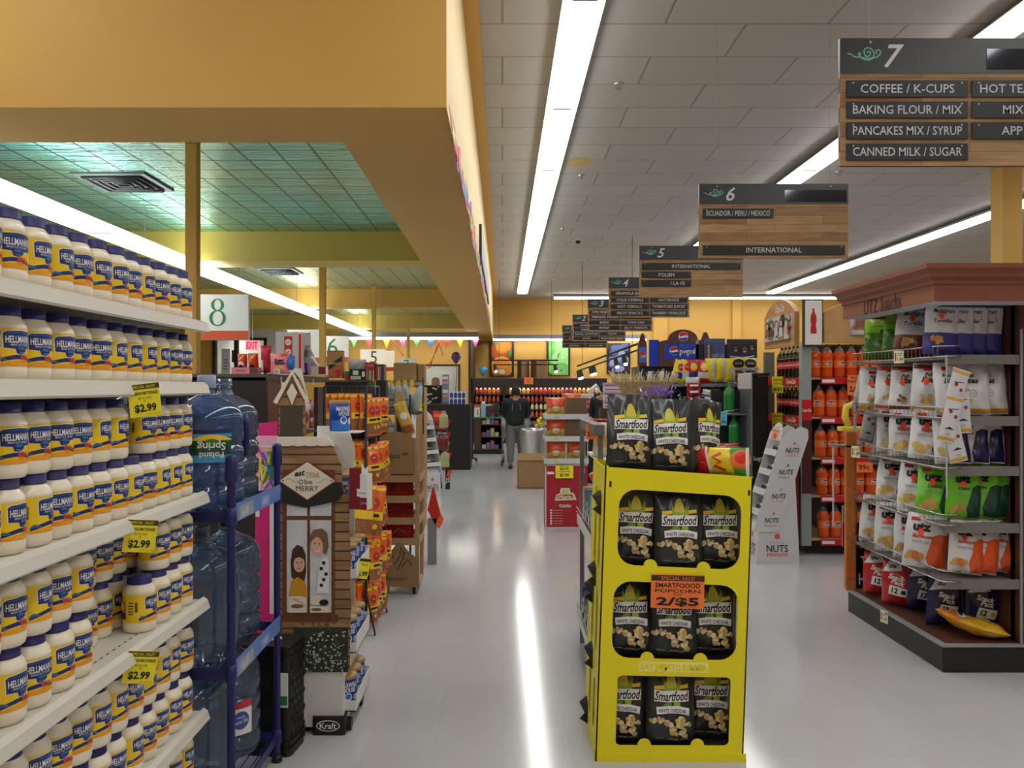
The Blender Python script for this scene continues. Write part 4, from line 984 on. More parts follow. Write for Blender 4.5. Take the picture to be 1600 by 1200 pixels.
def utz_art(style, w, h):
    a = Art(); rr = random.Random(style); W2 = w/2*.97
    def dot(x=0, y=0): a.disc(x*w, y*h, .075*w, M_DOT, 6, .10*w)
    if style in ('multiblue','multired'):
        c = B_PURP if style == 'multiblue' else B_MAR
        a.rect(-W2,.02*h,W2,.98*h,c); a.poly([(-W2,.36*h),(W2,.36*h),(W2,.80*h),(-W2,.80*h)],B_WHITE)
        a.text('Multigrain',0,.73*h,.075*w*1.5,INK,width=w*.62,shear=.3,bold=.02); a.text('Tortillas',-.02*w,.56*h,.11*w,INK,width=w*.52,shear=.3,bold=.02); a.text('WITH FLAX',-.05*w,.49*h,.035*w,GREYP); a.text('THE',-.16*w,.645*h,.05*w,INK)
        chips(a,-.18*w,.24*h,.13*w,B_CHIPO if c is B_PURP else B_CHIP2,rr,9); dot(-.08,.64)
    elif style == 'greenbag':
        a.rect(-W2,.02*h,W2,.98*h,B_GRN); a.poly([(-W2,.62*h),(W2,.66*h),(W2,.96*h),(-W2,.96*h)],B_GRN2); a.text('Veggie',0,.80*h,.12*w,B_DKG,width=w*.6,shear=.2); a.rect(-W2,.5*h,W2,.62*h,B_LIME)
        for k in range(14): a.poly([(x:=rr.uniform(-W2,W2*.8), y:=rr.uniform(.1,.5)*h),(x+.12*w,y+.04*h),(x+.02*w,y+.09*h)],[B_DKG,B_GRN2,B_LIME][k%3])
    elif style.startswith('kettle'):
        top = {'kettleg':B_WHITE,'kettleo':B_OR,'kettleb':B_MAR,'kettley':B_MAR}[style]; ch = {'kettleg':B_GRN2,'kettleo':B_CHIPO,'kettleb':B_CHIPB,'kettley':B_CHIP2}[style]; bt = {'kettleg':B_GOLD,'kettleo':B_OR,'kettleb':B_MAR,'kettley':B_GOLD}[style]
        a.rect(-W2,.88*h,W2,.98*h,top); a.rect(-W2,.02*h,W2,.12*h,bt); a.rect(-.25*w,.84*h,-.05*w,.90*h,REDP)
        a.text('Pub',-.12*w,.76*h,.09*w,INK,shear=.3,bold=.03); a.text('Mix' if style!='kettley' else "Fries",-.10*w,.655*h,.13*w,INK,shear=.3,bold=.04,maxw=w*.5)
        a.ring(.10*w,.42*h,.085*w,.016*w,GREYP,16); a.text('ZERO',.10*w,.42*h,.035*w,GREYP); chips(a,-.15*w,.27*h,.12*w,ch,rr,7); dot(-.18,.62)
        if style == 'kettleg': a.disc(-.1*w,.53*h,.09*w,B_DKG,8,.03*w)
    elif style == 'goldside':
        a.rect(-W2,.02*h,W2,.11*h,B_GOLD); a.text('Pretzel',-.12*w,.74*h,.09*w,INK,shear=.2,bold=.03); a.text('Bites',-.05*w,.64*h,.15*w,INK,shear=.25,bold=.04,maxw=w*.5); a.ring(.02*w,.40*h,.10*w,.018*w,GREYP,16); a.text('ZERO',.02*w,.40*h,.04*w,GREYP)
        a.disc(-.05*w,.26*h,.10*w,B_CHIP2,12,.055*w); a.rect(-.3*w,.84*h,-.15*w,.92*h,REDP)
    elif style == 'snackred' or style == 'snacknavy':
        bc = B_RED if style == 'snackred' else B_NAVY
        a.rect(-W2,.02*h,W2,.98*h,bc); a.poly([(-W2,.70*h),(.05*w,.75*h),(.0,.95*h),(-.3*w,.97*h)],B_WHITE)
        a.text('utz',-.2*w,.84*h,.10*w,INK,bold=.04); a.text('Snack',-.08*w,.60*h,.12*w,PAPER,shear=.2,bold=.03,rot=-.2); a.text('Pack',-.04*w,.50*h,.12*w,PAPER,shear=.2,bold=.03,rot=-.2)
        a.poly([(-.3*w,.25*h),(.15*w,.20*h),(.22*w,.38*h),(-.25*w,.44*h)],PAPER); a.text('12',-.12*w,.33*h,.13*w,INK,bold=.04,rot=-.15); a.rect(.04*w,.26*h,.15*w,.34*h,B_GOLD if bc is B_NAVY else INK)
        a.line([(.34*w,.02*h),(.36*w,.3*h),(.33*w,.6*h),(.36*w,.98*h)],.035*w,B_SIL)
    elif style == 'goldlie':
        chips(a,0,.3*h,.2*w,B_CHIP2,rr,8); a.rect(-W2,.78*h,W2,.98*h,C_('flat_orange',226,130,50)); a.rect(-W2*.7,.66*h,W2*.8,.78*h,B_WHITE); a.disc(.0,.72*h,.16*w,B_NAVY,12,.08*w)
    else:
        pan, ch, body, nm = {'utzred':(B_RED,B_CHIP2,B_WHITE,'Ripples'),'utznavy':(B_NAVY,B_CHIP2,B_WHITE,'Ripple'),'utzolive':(B_OLIVE,B_CHIP2,B_WHITE,'Dill'),'utzlime':(B_DKG,B_CHIP,B_LIME,'Onion'),'utzyel':(B_YEL,B_CHIP2,B_WHITE,'Original'),'utzor':(B_OR,B_CHIPO,B_WHITE,'Barbeque')}[style]
        if body is not B_WHITE: a.rect(-W2,.02*h,W2,.80*h,body)
        a.poly([(.10*w,.02*h),(W2,.02*h),(W2,.64*h),(.30*w,.66*h),(.14*w,.60*h),(.08*w,.4*h),(.02*w,.2*h)],pan)
        chips(a,-.24*w,.20*h,.17*w,ch,rr,8); a.rect(-.40*w,.86*h,-.18*w,.92*h,REDP)
        a.text('utz',-.12*w,.76*h,.19*w,INK,width=w*.42,bold=.06); a.text(nm,-.10*w,.585*h,.085*w,REDP if pan is not B_DKG else INK,shear=.3,bold=.03,maxw=w*.45); a.text('POTATO CHIPS',-.12*w,.475*h,.055*w,GREYP,width=w*.42,bold=.02); dot(-.14,.66)
    return a
def bagkind(style, w=.22, h=.30, t=.09, seed=1):
    base = {'utzlime':B_LIME,'greenbag':B_GRN,'multiblue':B_PURP,'multired':B_MAR,'snackred':B_RED,'snacknavy':B_NAVY,'goldlie':B_GOLD}.get(style, B_WHITE)
    return Kind(lambda: tag(part('chip_bag', bag_mesh(w,h,t,base,utz_art(style,w,h),seed=seed,slump=.25,wr=1.8,pinch=.12,nx=20,ny=26)),'bag','chip bag'))
BK = {}
def ub(style, u, Y, z, rz, label, group, w=.22, h=.30, t=.09, lean=-.10, tilt=0.0):
    k = (style,w,h)
    if k not in BK: BK[k] = bagkind(style,w,h,t,len(BK)+1)
    return BK[k].place((PX(u,Y)+(.035 if Y > 5 else 0),Y,z+.006+abs(math.sin(tilt))*w*.42), 0, label, group, rot=(lean,tilt,rz))
r2 = random.Random(9)
side_rows = [ # shelf height, [(style, u, Y, words)]
 (USZ[0], .33, [('greenbag',1369,5.85,'dark green bag, farthest left'),('greenbag',1398,5.60,'green bag, second from left'),('multired',1419,5.28,'maroon and white tortilla bag')], 'top aisle-side shelf, brown stand'),
 (USZ[1], .27, [('kettleg',1363,5.80,'white bag with green snacks printed'),('kettleo',1387,5.62,'white bag with orange top'),('kettleb',1411,5.40,'white bag with brown snacks printed'),('kettley',1446,5.06,'white and gold bag beside the corner')], 'second aisle-side shelf, brown stand'),
 (USZ[2], .27, [('utzred',1391,5.70,'white bag with black lettering, farthest left'),('utzred',1411,5.36,'white and red chip bag'),('utznavy',1443,5.02,'white and navy chip bag with red dot')], 'third aisle-side shelf, brown stand'),
 (USZ[3], .27, [('utzolive',1389,5.62,'white and olive chip bag, slumped, on the left'),('utzolive',1424,5.18,'white and olive chip bag, upright'),('utzlime',1465,4.98,'lime green chip bag by the corner')], 'fourth aisle-side shelf, brown stand'),
 (USZ[4], .29, [('utzyel',1362,5.82,'white and yellow chip bag, farthest left'),('utzyel',1388,5.52,'white and yellow chip bag, second from left'),('utzor',1419,5.28,'orange chip bag, half hidden'),('utzor',1443,4.99,'white and orange chip bag by the corner')], 'fifth aisle-side shelf, brown stand'),
]
for z, h, items, words in side_rows:
    for st, u, Y, lb in items:
        ub(st,u,Y,z+.002,math.radians(-22+r2.uniform(-6,6)),lb+' '+words,'chip bags on the brown stand',h=h*1.12,w=.245,lean=-.09,tilt=r2.uniform(.0,.10))
front_rows = [
 (USZ[0], .31, 'multiblue', (1470,1491,1512,1535,1557), 'blue and white tortilla bag', 'top', .06),
 (USZ[1], .28, 'goldside', (1488,1516,1544,1566), 'white bag with gold bottom', 'second', 0),
 (USZ[2], .28, 'utznavy', (1488,1515,1539,1566), 'white and navy chip bag', 'third', 0),
 (USZ[3], .28, 'utzlime', (1505,1530,1548,1569), 'lime and dark green chip bag', 'fourth', .10),
 (USZ[4], .29, 'utzor', (1505,1526,1555,1571), 'white and orange chip bag', 'fifth', .14),
]
for z, h, st, us_, lb, sh, ti in front_rows:
    for i, u in enumerate(us_):
        Y = 4.84+.024*i
        ub(st,u,Y,z+.002,math.radians((-4 if i == 0 else -20)+r2.uniform(-3,3)),'%s, %s, %s shelf front of the brown stand' % (lb,('first from corner','second from corner','third from corner','fourth from corner','last on right')[i],sh),'chip bags on the brown stand',h=h*1.10,w=.205,lean=-.07,tilt=ti*(.6+.4*(i>0))+r2.uniform(-.02,.02))
for i, (u,Y,rz,lb) in enumerate(((1370,5.80,-.4,'red multipack bag standing at the left end of the stand base'),(1400,5.52,-.6,'red multipack bag, second on the stand base'))):
    ub('snackred',u,Y,.165,rz,lb,'multipack bags on the stand base',w=.25,h=.31,t=.12)
for i, (u,Y,rz,lb) in enumerate(((1440,5.40,-.2,'navy multipack bag, left on the stand base'),(1470,5.06,.0,'navy multipack bag, middle of the stand base'),(1540,4.98,-.1,'navy multipack bag, right on the stand base'))):
    ub('snacknavy',u,Y,.165,rz,lb,'multipack bags on the stand base',w=.24,h=.31,t=.12)
k = bagkind('goldlie',.20,.36,.09,5); k.place((PX(1570,4.82),4.83,.205),0,'gold and orange chip bag lying flat at the front of the stand base','chip bags on the brown stand',rot=(math.radians(-75),0,math.radians(83)))
# white snack strips hanging over the shelf corners
def strip_bag(x, y, z, rz, ry, lb, w=.10, h=.26, c=B_GOLD):
    a = Art(); a.rect(-w/2*.95,.02*h,w/2*.95,.10*h,c); a.rect(-w/2*.95,.9*h,w/2*.95,.97*h,c); a.line([(-.03,.18),(.03,.19)],.004,NAVY); a.poly([(-.03,.07),(.03,.07),(.0,.085)],NAVY); a.text('utz',0,.045,.016,GREYP); a.disc(-.015,.17,.011,C_('berry',150,60,50),8); a.disc(.02,.145,.011,MATS['bag_berry'],8)
    bag('snack_pouch',lb,'snack pouch',w,h,.025,B_WHITE,a,(x,y,z),0,'slim pouches hanging on the brown stand',rot=(0,ry,rz),seed=int(abs(z)*100),wr=.6)
for i,(u,v,Y,ry,lb) in enumerate(((1487,700,4.64,-.22,'slim white and gold pouch hanging lowest at the stand corner'),(1492,655,4.67,-.05,'slim white pouch hanging behind the lowest one at the stand corner'),(1465,668,4.62,.22,'slim gold bottomed pouch tilted left at the stand corner'),(1470,625,4.64,.30,'slim white pouch hanging high at the stand corner'))):
    strip_bag(PX(u+12,Y),Y,PZ(v+22,Y),0,ry,lb)
for i,(u,v,lb) in enumerate(((1341,640,'upper grey pouch hanging at the aisle end of the brown stand'),(1352,692,'middle grey pouch hanging at the aisle end of the brown stand'),(1368,725,'lower grey pouch hanging at the aisle end of the brown stand'))):
    strip_bag(PX(u,6.06),6.06,PZ(v,6.06),0,.22,lb,w=.11,h=.28,c=C_('pouch_grey',150,146,146))
part('clip_strip', MB().box(UX0-.022,UY0-.072,1.0,UX0-.014,UY0-.07,1.80,mat('clear_strip',S(190,192,196),.2)), t)
part('clip_strip', MB().box(UX0+.05,UY1+.02,.95,UX0+.07,UY1+.025,1.55,MATS['clear_strip']), t)
# shelf tags
def shelf_tag(x,y,z,rz,lb,c=mat('tag_cream',S(226,228,190),.6)):
    m = MB().box(-.035,0,-.08,.035,.002,0,c); a = Art(); a.rect(-.028,-.015,-.018,-.065,REDP); a.text('1.99',.008,-.055,.02,INK,maxw=.035,bold=.02); a.line([(-.01,-.02),(.028,-.02)],.003,INK); a.line([(-.01,-.03),(.022,-.03)],.003,INK); a.emit(m,on_front())
    single('price_tag',m,lb,'price tag',(x,y,z),rz,'cream price tags on the brown stand')
shelf_tag(UX0-.012,5.22,USZ[0]+.05,math.radians(-60),'cream price tag on the top wire shelf of the brown stand')
shelf_tag(UX0-.012,5.86,USZ[2]+.04,math.radians(-60),'cream price tag at the left end of the third wire shelf')
shelf_tag(UX0-.014,5.42,.165,math.radians(-75),'cream price tag on the black base of the brown stand')
# banner leaning at the end of the stand, hanging pack, yellow clip-on
t2 = thing('seek_banner','black floor banner with white lettering at the aisle end of the brown stand','banner',(PX(1334,6.2),6.16,0))
bm = MB().box(0,0,.0,.30,.02,.62,BLACK); a = Art(); a.text('SEEK',.10,.47,.075,PAPER,width=.15,bold=.03); a.text('THE',.10,.33,.075,PAPER,maxw=.13,bold=.03); a.text('HEAT',.10,.20,.075,PAPER,maxw=.16,bold=.03); a.emit(bm,on_front()); part('board',bm,t2)
m = MB().box(-.055,0,-.30,.055,.012,0,mat('pack_grey',S(150,152,158),.4)); a = Art(); a.rect(-.055,-.30,.055,-.13,B_RED); a.poly([(-.02,-.07),(0,-.03),(.02,-.045),(.01,-.07)],INK); a.text('BATTERIES',0,-.10,.014,NAVY,maxw=.09); a.rect(-.03,-.26,.03,-.19,PAPER); a.emit(m,on_front())
single('hanging_pack',m,'grey and red blister pack hanging left of the brown stand','pack',(PX(1328,6.1),6.1,PZ(790,6.1)),0,bev=.003)
part('clip_strip', MB().box(UX0-.075,6.10,.60,UX0-.068,6.115,1.2,MATS['clear_strip']).box(UX0-.08,6.0,1.185,UX0+.08,6.12,1.2,STEEL), t)
part('end_post', MB().box(UX0-.02,UY1-.02,.158,UX0+.05,UY1+.02,1.3,mat('orange_wood',S(190,112,50),.5,noise=.2,nscale=20)), t, bev=.004)
t2 = thing('shelf_talker','yellow clip-on display arm between the sodas and the brown stand','display arm',(PX(1326,6.9),6.9,PZ(655,6.9)))
part('arm', MB().tube([(0,0,-.06),(-.03,0,.02),(-.02,0,.10),(.05,0,.13),(.08,0,.10)],.028,mat('arm_yellow',S(232,204,70),.45),10), t2); part('tray', MB().box(-.08,-.05,-.10,.20,.05,-.06,MATS['arm_yellow']), t2, bev=.01)
part('stalk', MB().cyl((.05,0,-.10),(.05,0,-PZ(655,6.9)+.01),.012,BLACK,8), t2)
# ---------------------------------------------------------------- aisle signs
M_SIGNB = mat('sign_charcoal', S(40,42,46), .32, spec=.6); M_PLATE = mat('sign_plate_black', S(30,31,34), .38); M_SILV = mat('sign_silver_text', S(200,202,208), .35)
M_TEAL = mat('swirl_teal', S(120,190,175), .5); M_GLOSS = mat('sign_gloss_patch', S(70,72,78), .06, .7)
def plank():
    m = brickmat('sign_planks', S(186,150,104), S(150,112,74), S(70,50,36), .62, .070, .0012, .55, axes='XZ', offset=.37, noise=.42, nscale=(4,4,40)); return m
M_PLANK = plank()
SX0, SW, SHH, SZT = 1.61, 1.22, .61, 3.285
def aisle_sign(n, Y, left, right, full, label):
    t = thing('aisle_sign', label, 'sign', (SX0, Y, SZT-SHH), 0, 'hanging aisle signs')
    part('board', MB().box(0,0,0,SW,.02,SHH*.725,M_PLANK), t)
    hd = MB().box(0,-.002,SHH*.725,SW,.022,SHH,M_SIGNB); a = Art(); cz = SHH*.86
    pts = []                                                            # flourish
    for i in range(60):
        s = i/59
        pts.append((.035+.165*s, cz-.004+.010*math.sin(s*7)))
    sw = [(.035,cz+.012),(.05,cz+.010),(.065,cz-.002),(.085,cz-.008),(.10,cz+.006),(.095,cz+.018),(.086,cz+.010),(.095,cz-.006),(.12,cz-.020),(.15,cz-.018),(.165,cz+.004),(.155,cz+.032),(.13,cz+.042),(.112,cz+.028),(.118,cz+.002),(.135,cz-.004),(.148,cz+.012),(.138,cz+.024),(.128,cz+.014)]
    def smooth(p):
        for _ in range(2):
            q = [p[0]]
            for A,B in zip(p,p[1:]): q += [(A[0]*.75+B[0]*.25,A[1]*.75+B[1]*.25),(A[0]*.25+B[0]*.75,A[1]*.25+B[1]*.75)]
            p = q+[p[-1]]
        return p
    a.line(smooth(sw), .005, M_TEAL); a.line(smooth([(.10,cz-.006),(.13,cz-.012),(.16,cz-.010),(.178,cz-.004),(.195,cz+.012),(.19,cz+.028),(.175,cz+.030),(.168,cz+.016),(.178,cz+.010)]), .005, M_TEAL)
    a.text(str(n), .258, cz, .105, M_SILV, shear=.28, bold=.012)
    a.rect(.70,SHH*.755,SW-.015,SHH*.915,M_GLOSS); a.disc(.145,SHH-.02,.006,STEEL,10); a.disc(SW-.145,SHH-.02,.006,STEEL,10)
    a.emit(hd, on_front(0,-.002,0), eps=.0006); part('header', hd, t)
    def plate(x0, x1, row, s, align='c'):
        z1 = SHH*(.665-.164*row); z0 = z1-SHH*.128
        p = MB().box(x0,-.010,z0,x1,-.001,z1,M_PLATE); a = Art()
        if s:
            if align == 'c': a.text(s,(x0+x1)/2,(z0+z1)/2,.040,M_SILV,maxw=(x1-x0)*.90,bold=.004)
            else: a.text(s,align,(z0+z1)/2,.040,M_SILV,align='l' if not s.startswith('/') else 'c',bold=.004)
        for x in (x0+.03,x1-.03): a.disc(x,z1-.012,.004,M_SILV,8)
        a.emit(p, on_front(0,-.010,0), eps=.0008); part('name_plate', p, t)
    for i, s in enumerate(left):
        if s is not None: plate(.03, SW*.497, i, s, 'c' if not s.startswith('/') else .45)
    for i, s in enumerate(right):
        if s is not None: plate(SW*.514, SW-.03, i, s if isinstance(s,str) else s[0], 'c' if isinstance(s,str) else s[1])
    for i, s in full: plate(.03, SW-.03, i, s)
    for x in (.145, SW-.145): part('hanger', MB().cyl((x,.01,SHH-.02),(x,.01,CEILZ-(SZT-SHH)),.0012,GREYP,4), t)
aisle_sign(7,3.97,['COFFEE / K-CUPS','BAKING FLOUR / MIX','PANCAKES MIX / SYRUP','CANNED MILK / SUGAR'],[('HOT TEA',.664),('MIX',.773),('APP',.766)],[],'nearest aisle sign, number 7, wooden planks with coffee and baking plates')
aisle_sign(6,6.81,['ECUADOR / PERU / MEXICO'],[],[(3,'INTERNATIONAL')],'aisle sign number 6 with two black plates on wooden planks')
aisle_sign(5,9.79,[None,'POLISH','/ LA FE'],[],[(0,'INTERNATIONAL')],'aisle sign number 5 with international and polish plates')
aisle_sign(4,12.6,['GRANOLA BARS','COLD CEREALS','HOT CEREALS','FRUIT SNACKS'],['', 'GATORADE','TOMATOES JUICES','CRANBERRY / PRUNE JUICES'],[],'aisle sign number 4 listing cereals and juices')
aisle_sign(3,15.7,['CAN VEGETABLES','PREPARED FOODS','BREAD','HONEY'],['','','TUNA CAN','JELLY / PEANUTS'],[],'aisle sign number 3 listing bread, honey and tuna')
aisle_sign(2,19.1,['SPAGHETTI','CANNED','GRAINS / POTATOES','SOUPS'],['','','PASTAS','BAKED BEANS / BEANS'],[],'aisle sign number 2 listing grains, soups and pastas')
aisle_sign(1,22.4,['SALAD','KETCHUP','','ARIZONA'],['','','','CANADA DRY'],[],'farthest aisle sign, number 1, small and partly hidden')
# white lane signs with green numbers
M_GNUM = mat('number_green', S(24,120,66), .5); M_ORB = mat('band_orange', S(206,84,40), .5); M_LIT = mat('lit_sign_white', S(255,240,222), .5, emit=.3)
def lane_sign(n, u0, u1, v0, v1, Y, label, nx=.5, lit=False, top=ZF):
    x0, x1, z0, z1 = PX(u0,Y), PX(u1,Y), PZ(v1,Y), PZ(v0,Y); w, h = x1-x0, z1-z0
    t = thing('lane_sign', label, 'sign', (x0, Y, z0), 0, 'white checkout lane signs')
    b = MB().box(0,0,0,w,.06,h,M_LIT if lit else WHITE); a = Art(); a.rect(0,0,w,h*.20,M_ORB)
    if n == '8':
        for z,rx,ry in ((.77,.115,.135),(.48,.145,.175)):
            N = 32; vs = []
            for k in range(N): t_ = 2*math.pi*k/N; c_,s_ = math.cos(t_),math.sin(t_); vs += [(w*nx+w*(rx-.055)*c_,h*(z+(ry-.02)*s_)),(w*nx+w*rx*c_,h*(z+ry*s_))]
            a.raw(vs,[(2*k,2*k+1,(2*k+3)%(2*N),(2*k+2)%(2*N)) for k in range(N)],M_GNUM)
    elif n: a.text(n,w*nx,h*.60,h*.62,M_GNUM,bold=.0,maxw=w*.6)
    a.emit(b, on_front(0,0,0), eps=.002); part('board', b, t)
    for x in (.05, w-.05): part('hanger', MB().cyl((x,.03,h),(x,.03,top-z0),.0015,GREYP,4), t)
lane_sign('8',299,388,460,531,9.5,'white lane sign with green number 8 behind the first column',.46)
lane_sign('7',449,505,515,570,13.6,'white lane sign with green number 7 above the candy shelves',.46)
lane_sign('6',500,545,525,566,16.6,'white lane sign with green number 6 beside the second column',.44)
lane_sign('5',563,601,546,576,15.1,'small white lane sign with green number 5',.55,True)
lane_sign('',601,616,548,580,15.2,'small lit white lane sign right of the number 5 sign',.5,True)
lane_sign('2',621,650,560,582,20.2,'farthest lane sign with green number 2 above a brown carton',.5)
# pennants
t = thing('pennant_bunting','colourful pennant bunting strung across below the crosswise light','bunting',(0,23.2,0))
pc = [('yellow',250,214,60),('red',236,70,60),('yellow2',244,226,90),('pink',240,110,180),('green',120,200,110),('blue',60,120,220)]
us = [553,577,604,629,651,673,698,719,743]; cc = [(120,200,110),(236,70,60),(250,214,60),(240,110,180),(120,200,110),(60,130,226),(240,70,56),(250,226,70),(240,120,190)]
part('string', MB().tube([(PX(535+k*24,23.2),0,PZ(530.5,23.2)) for k in range(10)], .006, PAPER, 4), t)
for u, c in zip(us, cc):
    x = PX(u,23.2); z = PZ(530.5,23.2); part('pennant', MB().plate([(x-.09,z),(x,z-.245),(x+.09,z)],-.003,.003,mat('pennant_%d_%d'%(c[0],c[1]),S(*c),.5)), t)
rr = random.Random(6); rb = mat('red_ribbon', S(200,50,60), .4)
for u0, u1 in ((613,630),(615,602),(686,671),(690,668),(684,692)):
    single('streamer', MB().tube([(PX(u0+(u1-u0)*k/8+rr.uniform(-.5,.5),23.2),23.215,PZ(530+ (46 if u1<u0+10 and u0>680 and u1<680 else 26)*k/8,23.2)) for k in range(9)], .012, rb, 4), 'curled red party ribbon hanging from the pennant string at %s' % {613:'the left post, right strand',615:'the left post, left strand',686:'its middle, inner long strand',690:'its middle, outer long strand',684:'its middle, short strand'}[u0], 'ribbon')
# party streamers along the lower edge of the bulkhead
cols = [S(230,60,120),S(250,210,60),S(60,160,220),S(110,190,90),S(220,60,60),S(150,90,200)]
pm = [mat('streamer_%d'%i, c, .5) for i, c in enumerate(cols)]
g = MB(); n = 0
y = 4.56
while y < 20:
    L = rr.uniform(.10,.30); w = rr.uniform(.04,.13); zz = ZB+rr.uniform(-.02,.12); x = XB+.006+rr.uniform(0,.015)
    g.add([(x,y,zz),(x+.006,y+L,zz+rr.uniform(-.05,.05)),(x+.012,y+L*.8,zz-w-.02),(x+.006,y+.02,zz-w)], [(0,1,2,3)], pm[n%6]); n += 1; y += L*.62
single('paper_garland', g, 'multicolour paper streamer garland along the lower edge of the bulkhead', 'garland', kind='stuff', solid=.002)
# framed strip on the bulkhead face
t = thing('wall_frame','long dark framed panel mounted on the cream bulkhead face','frame',(XB,10.9,3.30))
part('frame', MB().box(0,0,0,.035,6.0,.46,M_DARKTRIM), t, bev=.004); part('picture', MB().box(.035,.06,.05,.037,5.94,.41,mat('frame_picture',S(96,120,110),.4,noise=.4,nscale=3)), t)
# balloons
def balloon(u, v, Y, r, c, label, knot_to):
    t = thing('balloon', label, 'balloon', (PX(u,Y), Y, PZ(v,Y)), 0, 'party balloons')
    part('skin', MB().lathe([(1e-4,-r*1.35),(r*.10,-r*1.28),(r*.45,-r*.95),(r*.85,-r*.35),(r,.1*r),(r*.88,.55*r),(r*.5,r*.92),(1e-4,r*1.05)], mat('balloon_%d'%c[0],S(*c),.25,coat=.4), 20), t)
    part('ribbon', MB().tube([(0,0,-r*1.3),(.02,0,-r*1.3-knot_to*.3),(-.015,0,-r*1.3-knot_to*.7),(.0,0,-r*1.3-knot_to)], .006, mat('balloon_ribbon',S(80,50,90),.5), 4), t)
balloon(712.5,558,17.1,.106,(92,50,110),'purple balloon above the black counter',PZ(558,17.1)-.138-PZ(632,16.3))
balloon(755,579,24.25,.125,(60,150,200),'light blue balloon by the fruit pictures',PZ(579,24.25)-.1625-PZ(591,24.2))
# exit sign
t = thing('exit_sign','lit red EXIT sign over the storefront','exit sign',(PX(383.5,19),19,PZ(547,19)))
w, h = 20.5*19/FPX, 15*19/FPX
b = MB().box(0,0,0,w,.06,h,mat('exit_glow',S(255,170,190),.5,emit=.55)); a = Art(); a.text('EXIT',w/2,h/2,h*.68,mat('exit_red',S(240,30,60),.5,emit=.8),width=w*.86,bold=.03); a.emit(b,on_front(),eps=.003); part('case',b,t)
part('hanger', MB().cyl((w/2,.03,h),(w/2,.03,ZF-PZ(547,19)),.008,STEEL,6), t)
# posters in the storefront
for i,(u0,u1,v0,v1,c,lb) in enumerate(((346,359,545,585,(220,228,240),'pale paper notice on the storefront glass'),(362,368,547,566,(90,100,130),'narrow dark notice on the storefront glass'),(412,432,541,562,(30,40,90),'dark blue poster with a red ring by the storefront'))):
    m = MB().box(PX(u0,23.028),0,PZ(v1,23.028),PX(u1,23.028),.02,PZ(v0,23.028),mat('poster_%d'%i,S(*c),.5)); a = Art()
    for k in range(4): a.rect(PX(u0+3,23.028),PZ(v0+(v1-v0)*(.45+.12*k),23.028),PX(u1-3,23.028),PZ(v0+(v1-v0)*(.40+.12*k),23.028),mat('poster_ink',S(120,130,180),.5))
    if i == 2: a.ring(PX(424,23.028),PZ(555,23.028),.13,.05,REDP,18)
    a.emit(m,on_front(0,0,0),eps=.002); single('poster',m,lb,'poster',(0,23.028,0))
strip_light(-8.2, 3.2, 23.6, 26.2, .3, 'added fluorescent strip brightening the space behind the storefront glass', wires=ZF, m=M_TUBEX)  # added lamp, stands in for the brightness behind the storefront glass
strip_light(-2.4, 3.2, 24.8, 27.0, .3, 'short fluorescent strip in the office behind the window', wires=ZF, m=M_TUBEX)
# ---------------------------------------------------------------- soda display (orange bottles, cola side, wooden headers)
M_WOODH = mat('header_wood', S(196,150,98), .5, noise=.12, nscale=6)
M_COKE = mat('cola_red', S(200,24,36), .4); M_DKMET = mat('dark_metal', S(40,38,38), .5)
SOX0, SOX1, SOY0, SOY1 = 2.90, 4.35, 8.0, 9.05
t = thing('soda_display','soda shelving stand with red shelf rails and wooden headers','display stand',(0,0,0))
part('base', MB().box(SOX0+.06,SOY0+.12,0,SOX1,SOY1,.12,M_DKMET), t)
part('core_panel', MB().box(SOX0+.42,SOY0+.40,.12,SOX1,SOY0+.44,2.05,M_DKMET).box(SOX0+.38,SOY0+.40,.12,SOX0+.42,SOY1,2.05,M_DKMET), t)
FZ = [1.715,1.335,.945,.58,.165]
for z in FZ:
    sh = part('shelf', MB().box(SOX0,SOY0,z-.02,SOX1,SOY0+.42,z-.002,mat('shelf_wood',S(186,150,104),.5)).box(SOX0,SOY0+.42,z-.02,SOX0+.40,SOY1,z-.002,mat('shelf_wood',S(186,150,104),.5)), t)
    part('red_rail', MB().box(SOX0+.16,SOY0-.012,z-.065,SOX1,SOY0,z-.003,M_COKE).box(SOX0+.17,SOY0-.014,z-.05,SOX0+.29,SOY0-.012,z-.02,PAPER), sh)
    if z > .3:
        rl = MB().box(SOX0-.012,SOY0+.10,z-.075,SOX0,SOY1,z-.003,M_COKE); a = Art(); a.text('Coca-Cola',.22,z-.038,.045,PAPER,shear=.3,maxw=.26,bold=.02); a.emit(rl,on_left(SOX0-.012,SOY0+.55,0)); part('cola_rail', rl, sh)
pp = MB().box(SOX0-.03,SOY0-.03,.10,SOX0+.06,SOY0+.05,2.05,mat('post_grey_glass',S(150,160,160),.3)); part('corner_post', pp, t)
cb = MB().box(SOX0-.032,SOY0-.033,1.30,SOX0+.062,SOY0-.03,1.50,M_COKE).box(SOX0-.032,SOY0-.033,.60,SOX0+.062,SOY0-.03,1.30,mat('post_brown_red',S(80,30,30),.5)); a = Art(); a.text('Coca-Cola',0,0,.03,PAPER,maxw=.085,shear=.3,bold=.02); a.emit(cb,on_front(SOX0+.015,-.034+SOY0,1.40)); part('post_print', cb, t)
part('rear_post', MB().box(SOX0-.04,SOY1,.0,SOX0+.06,SOY1+.07,2.0,mat('post_grey',S(110,112,112),.5)), t)
part('side_sheet', MB().box(SOX0-.06,SOY0+.0,.10,SOX0-.045,SOY0+.30,.86,mat('sheet_red_dark',S(120,24,34),.45)), t)
def arch(x0, x1, z0, z1, z2, n=12): return [(x0,z0),(x1,z0)]+[(x1+(x0-x1)*k/n, z1+(z2-z1)*math.sin(math.pi*k/n)**.8) for k in range(n+1)]
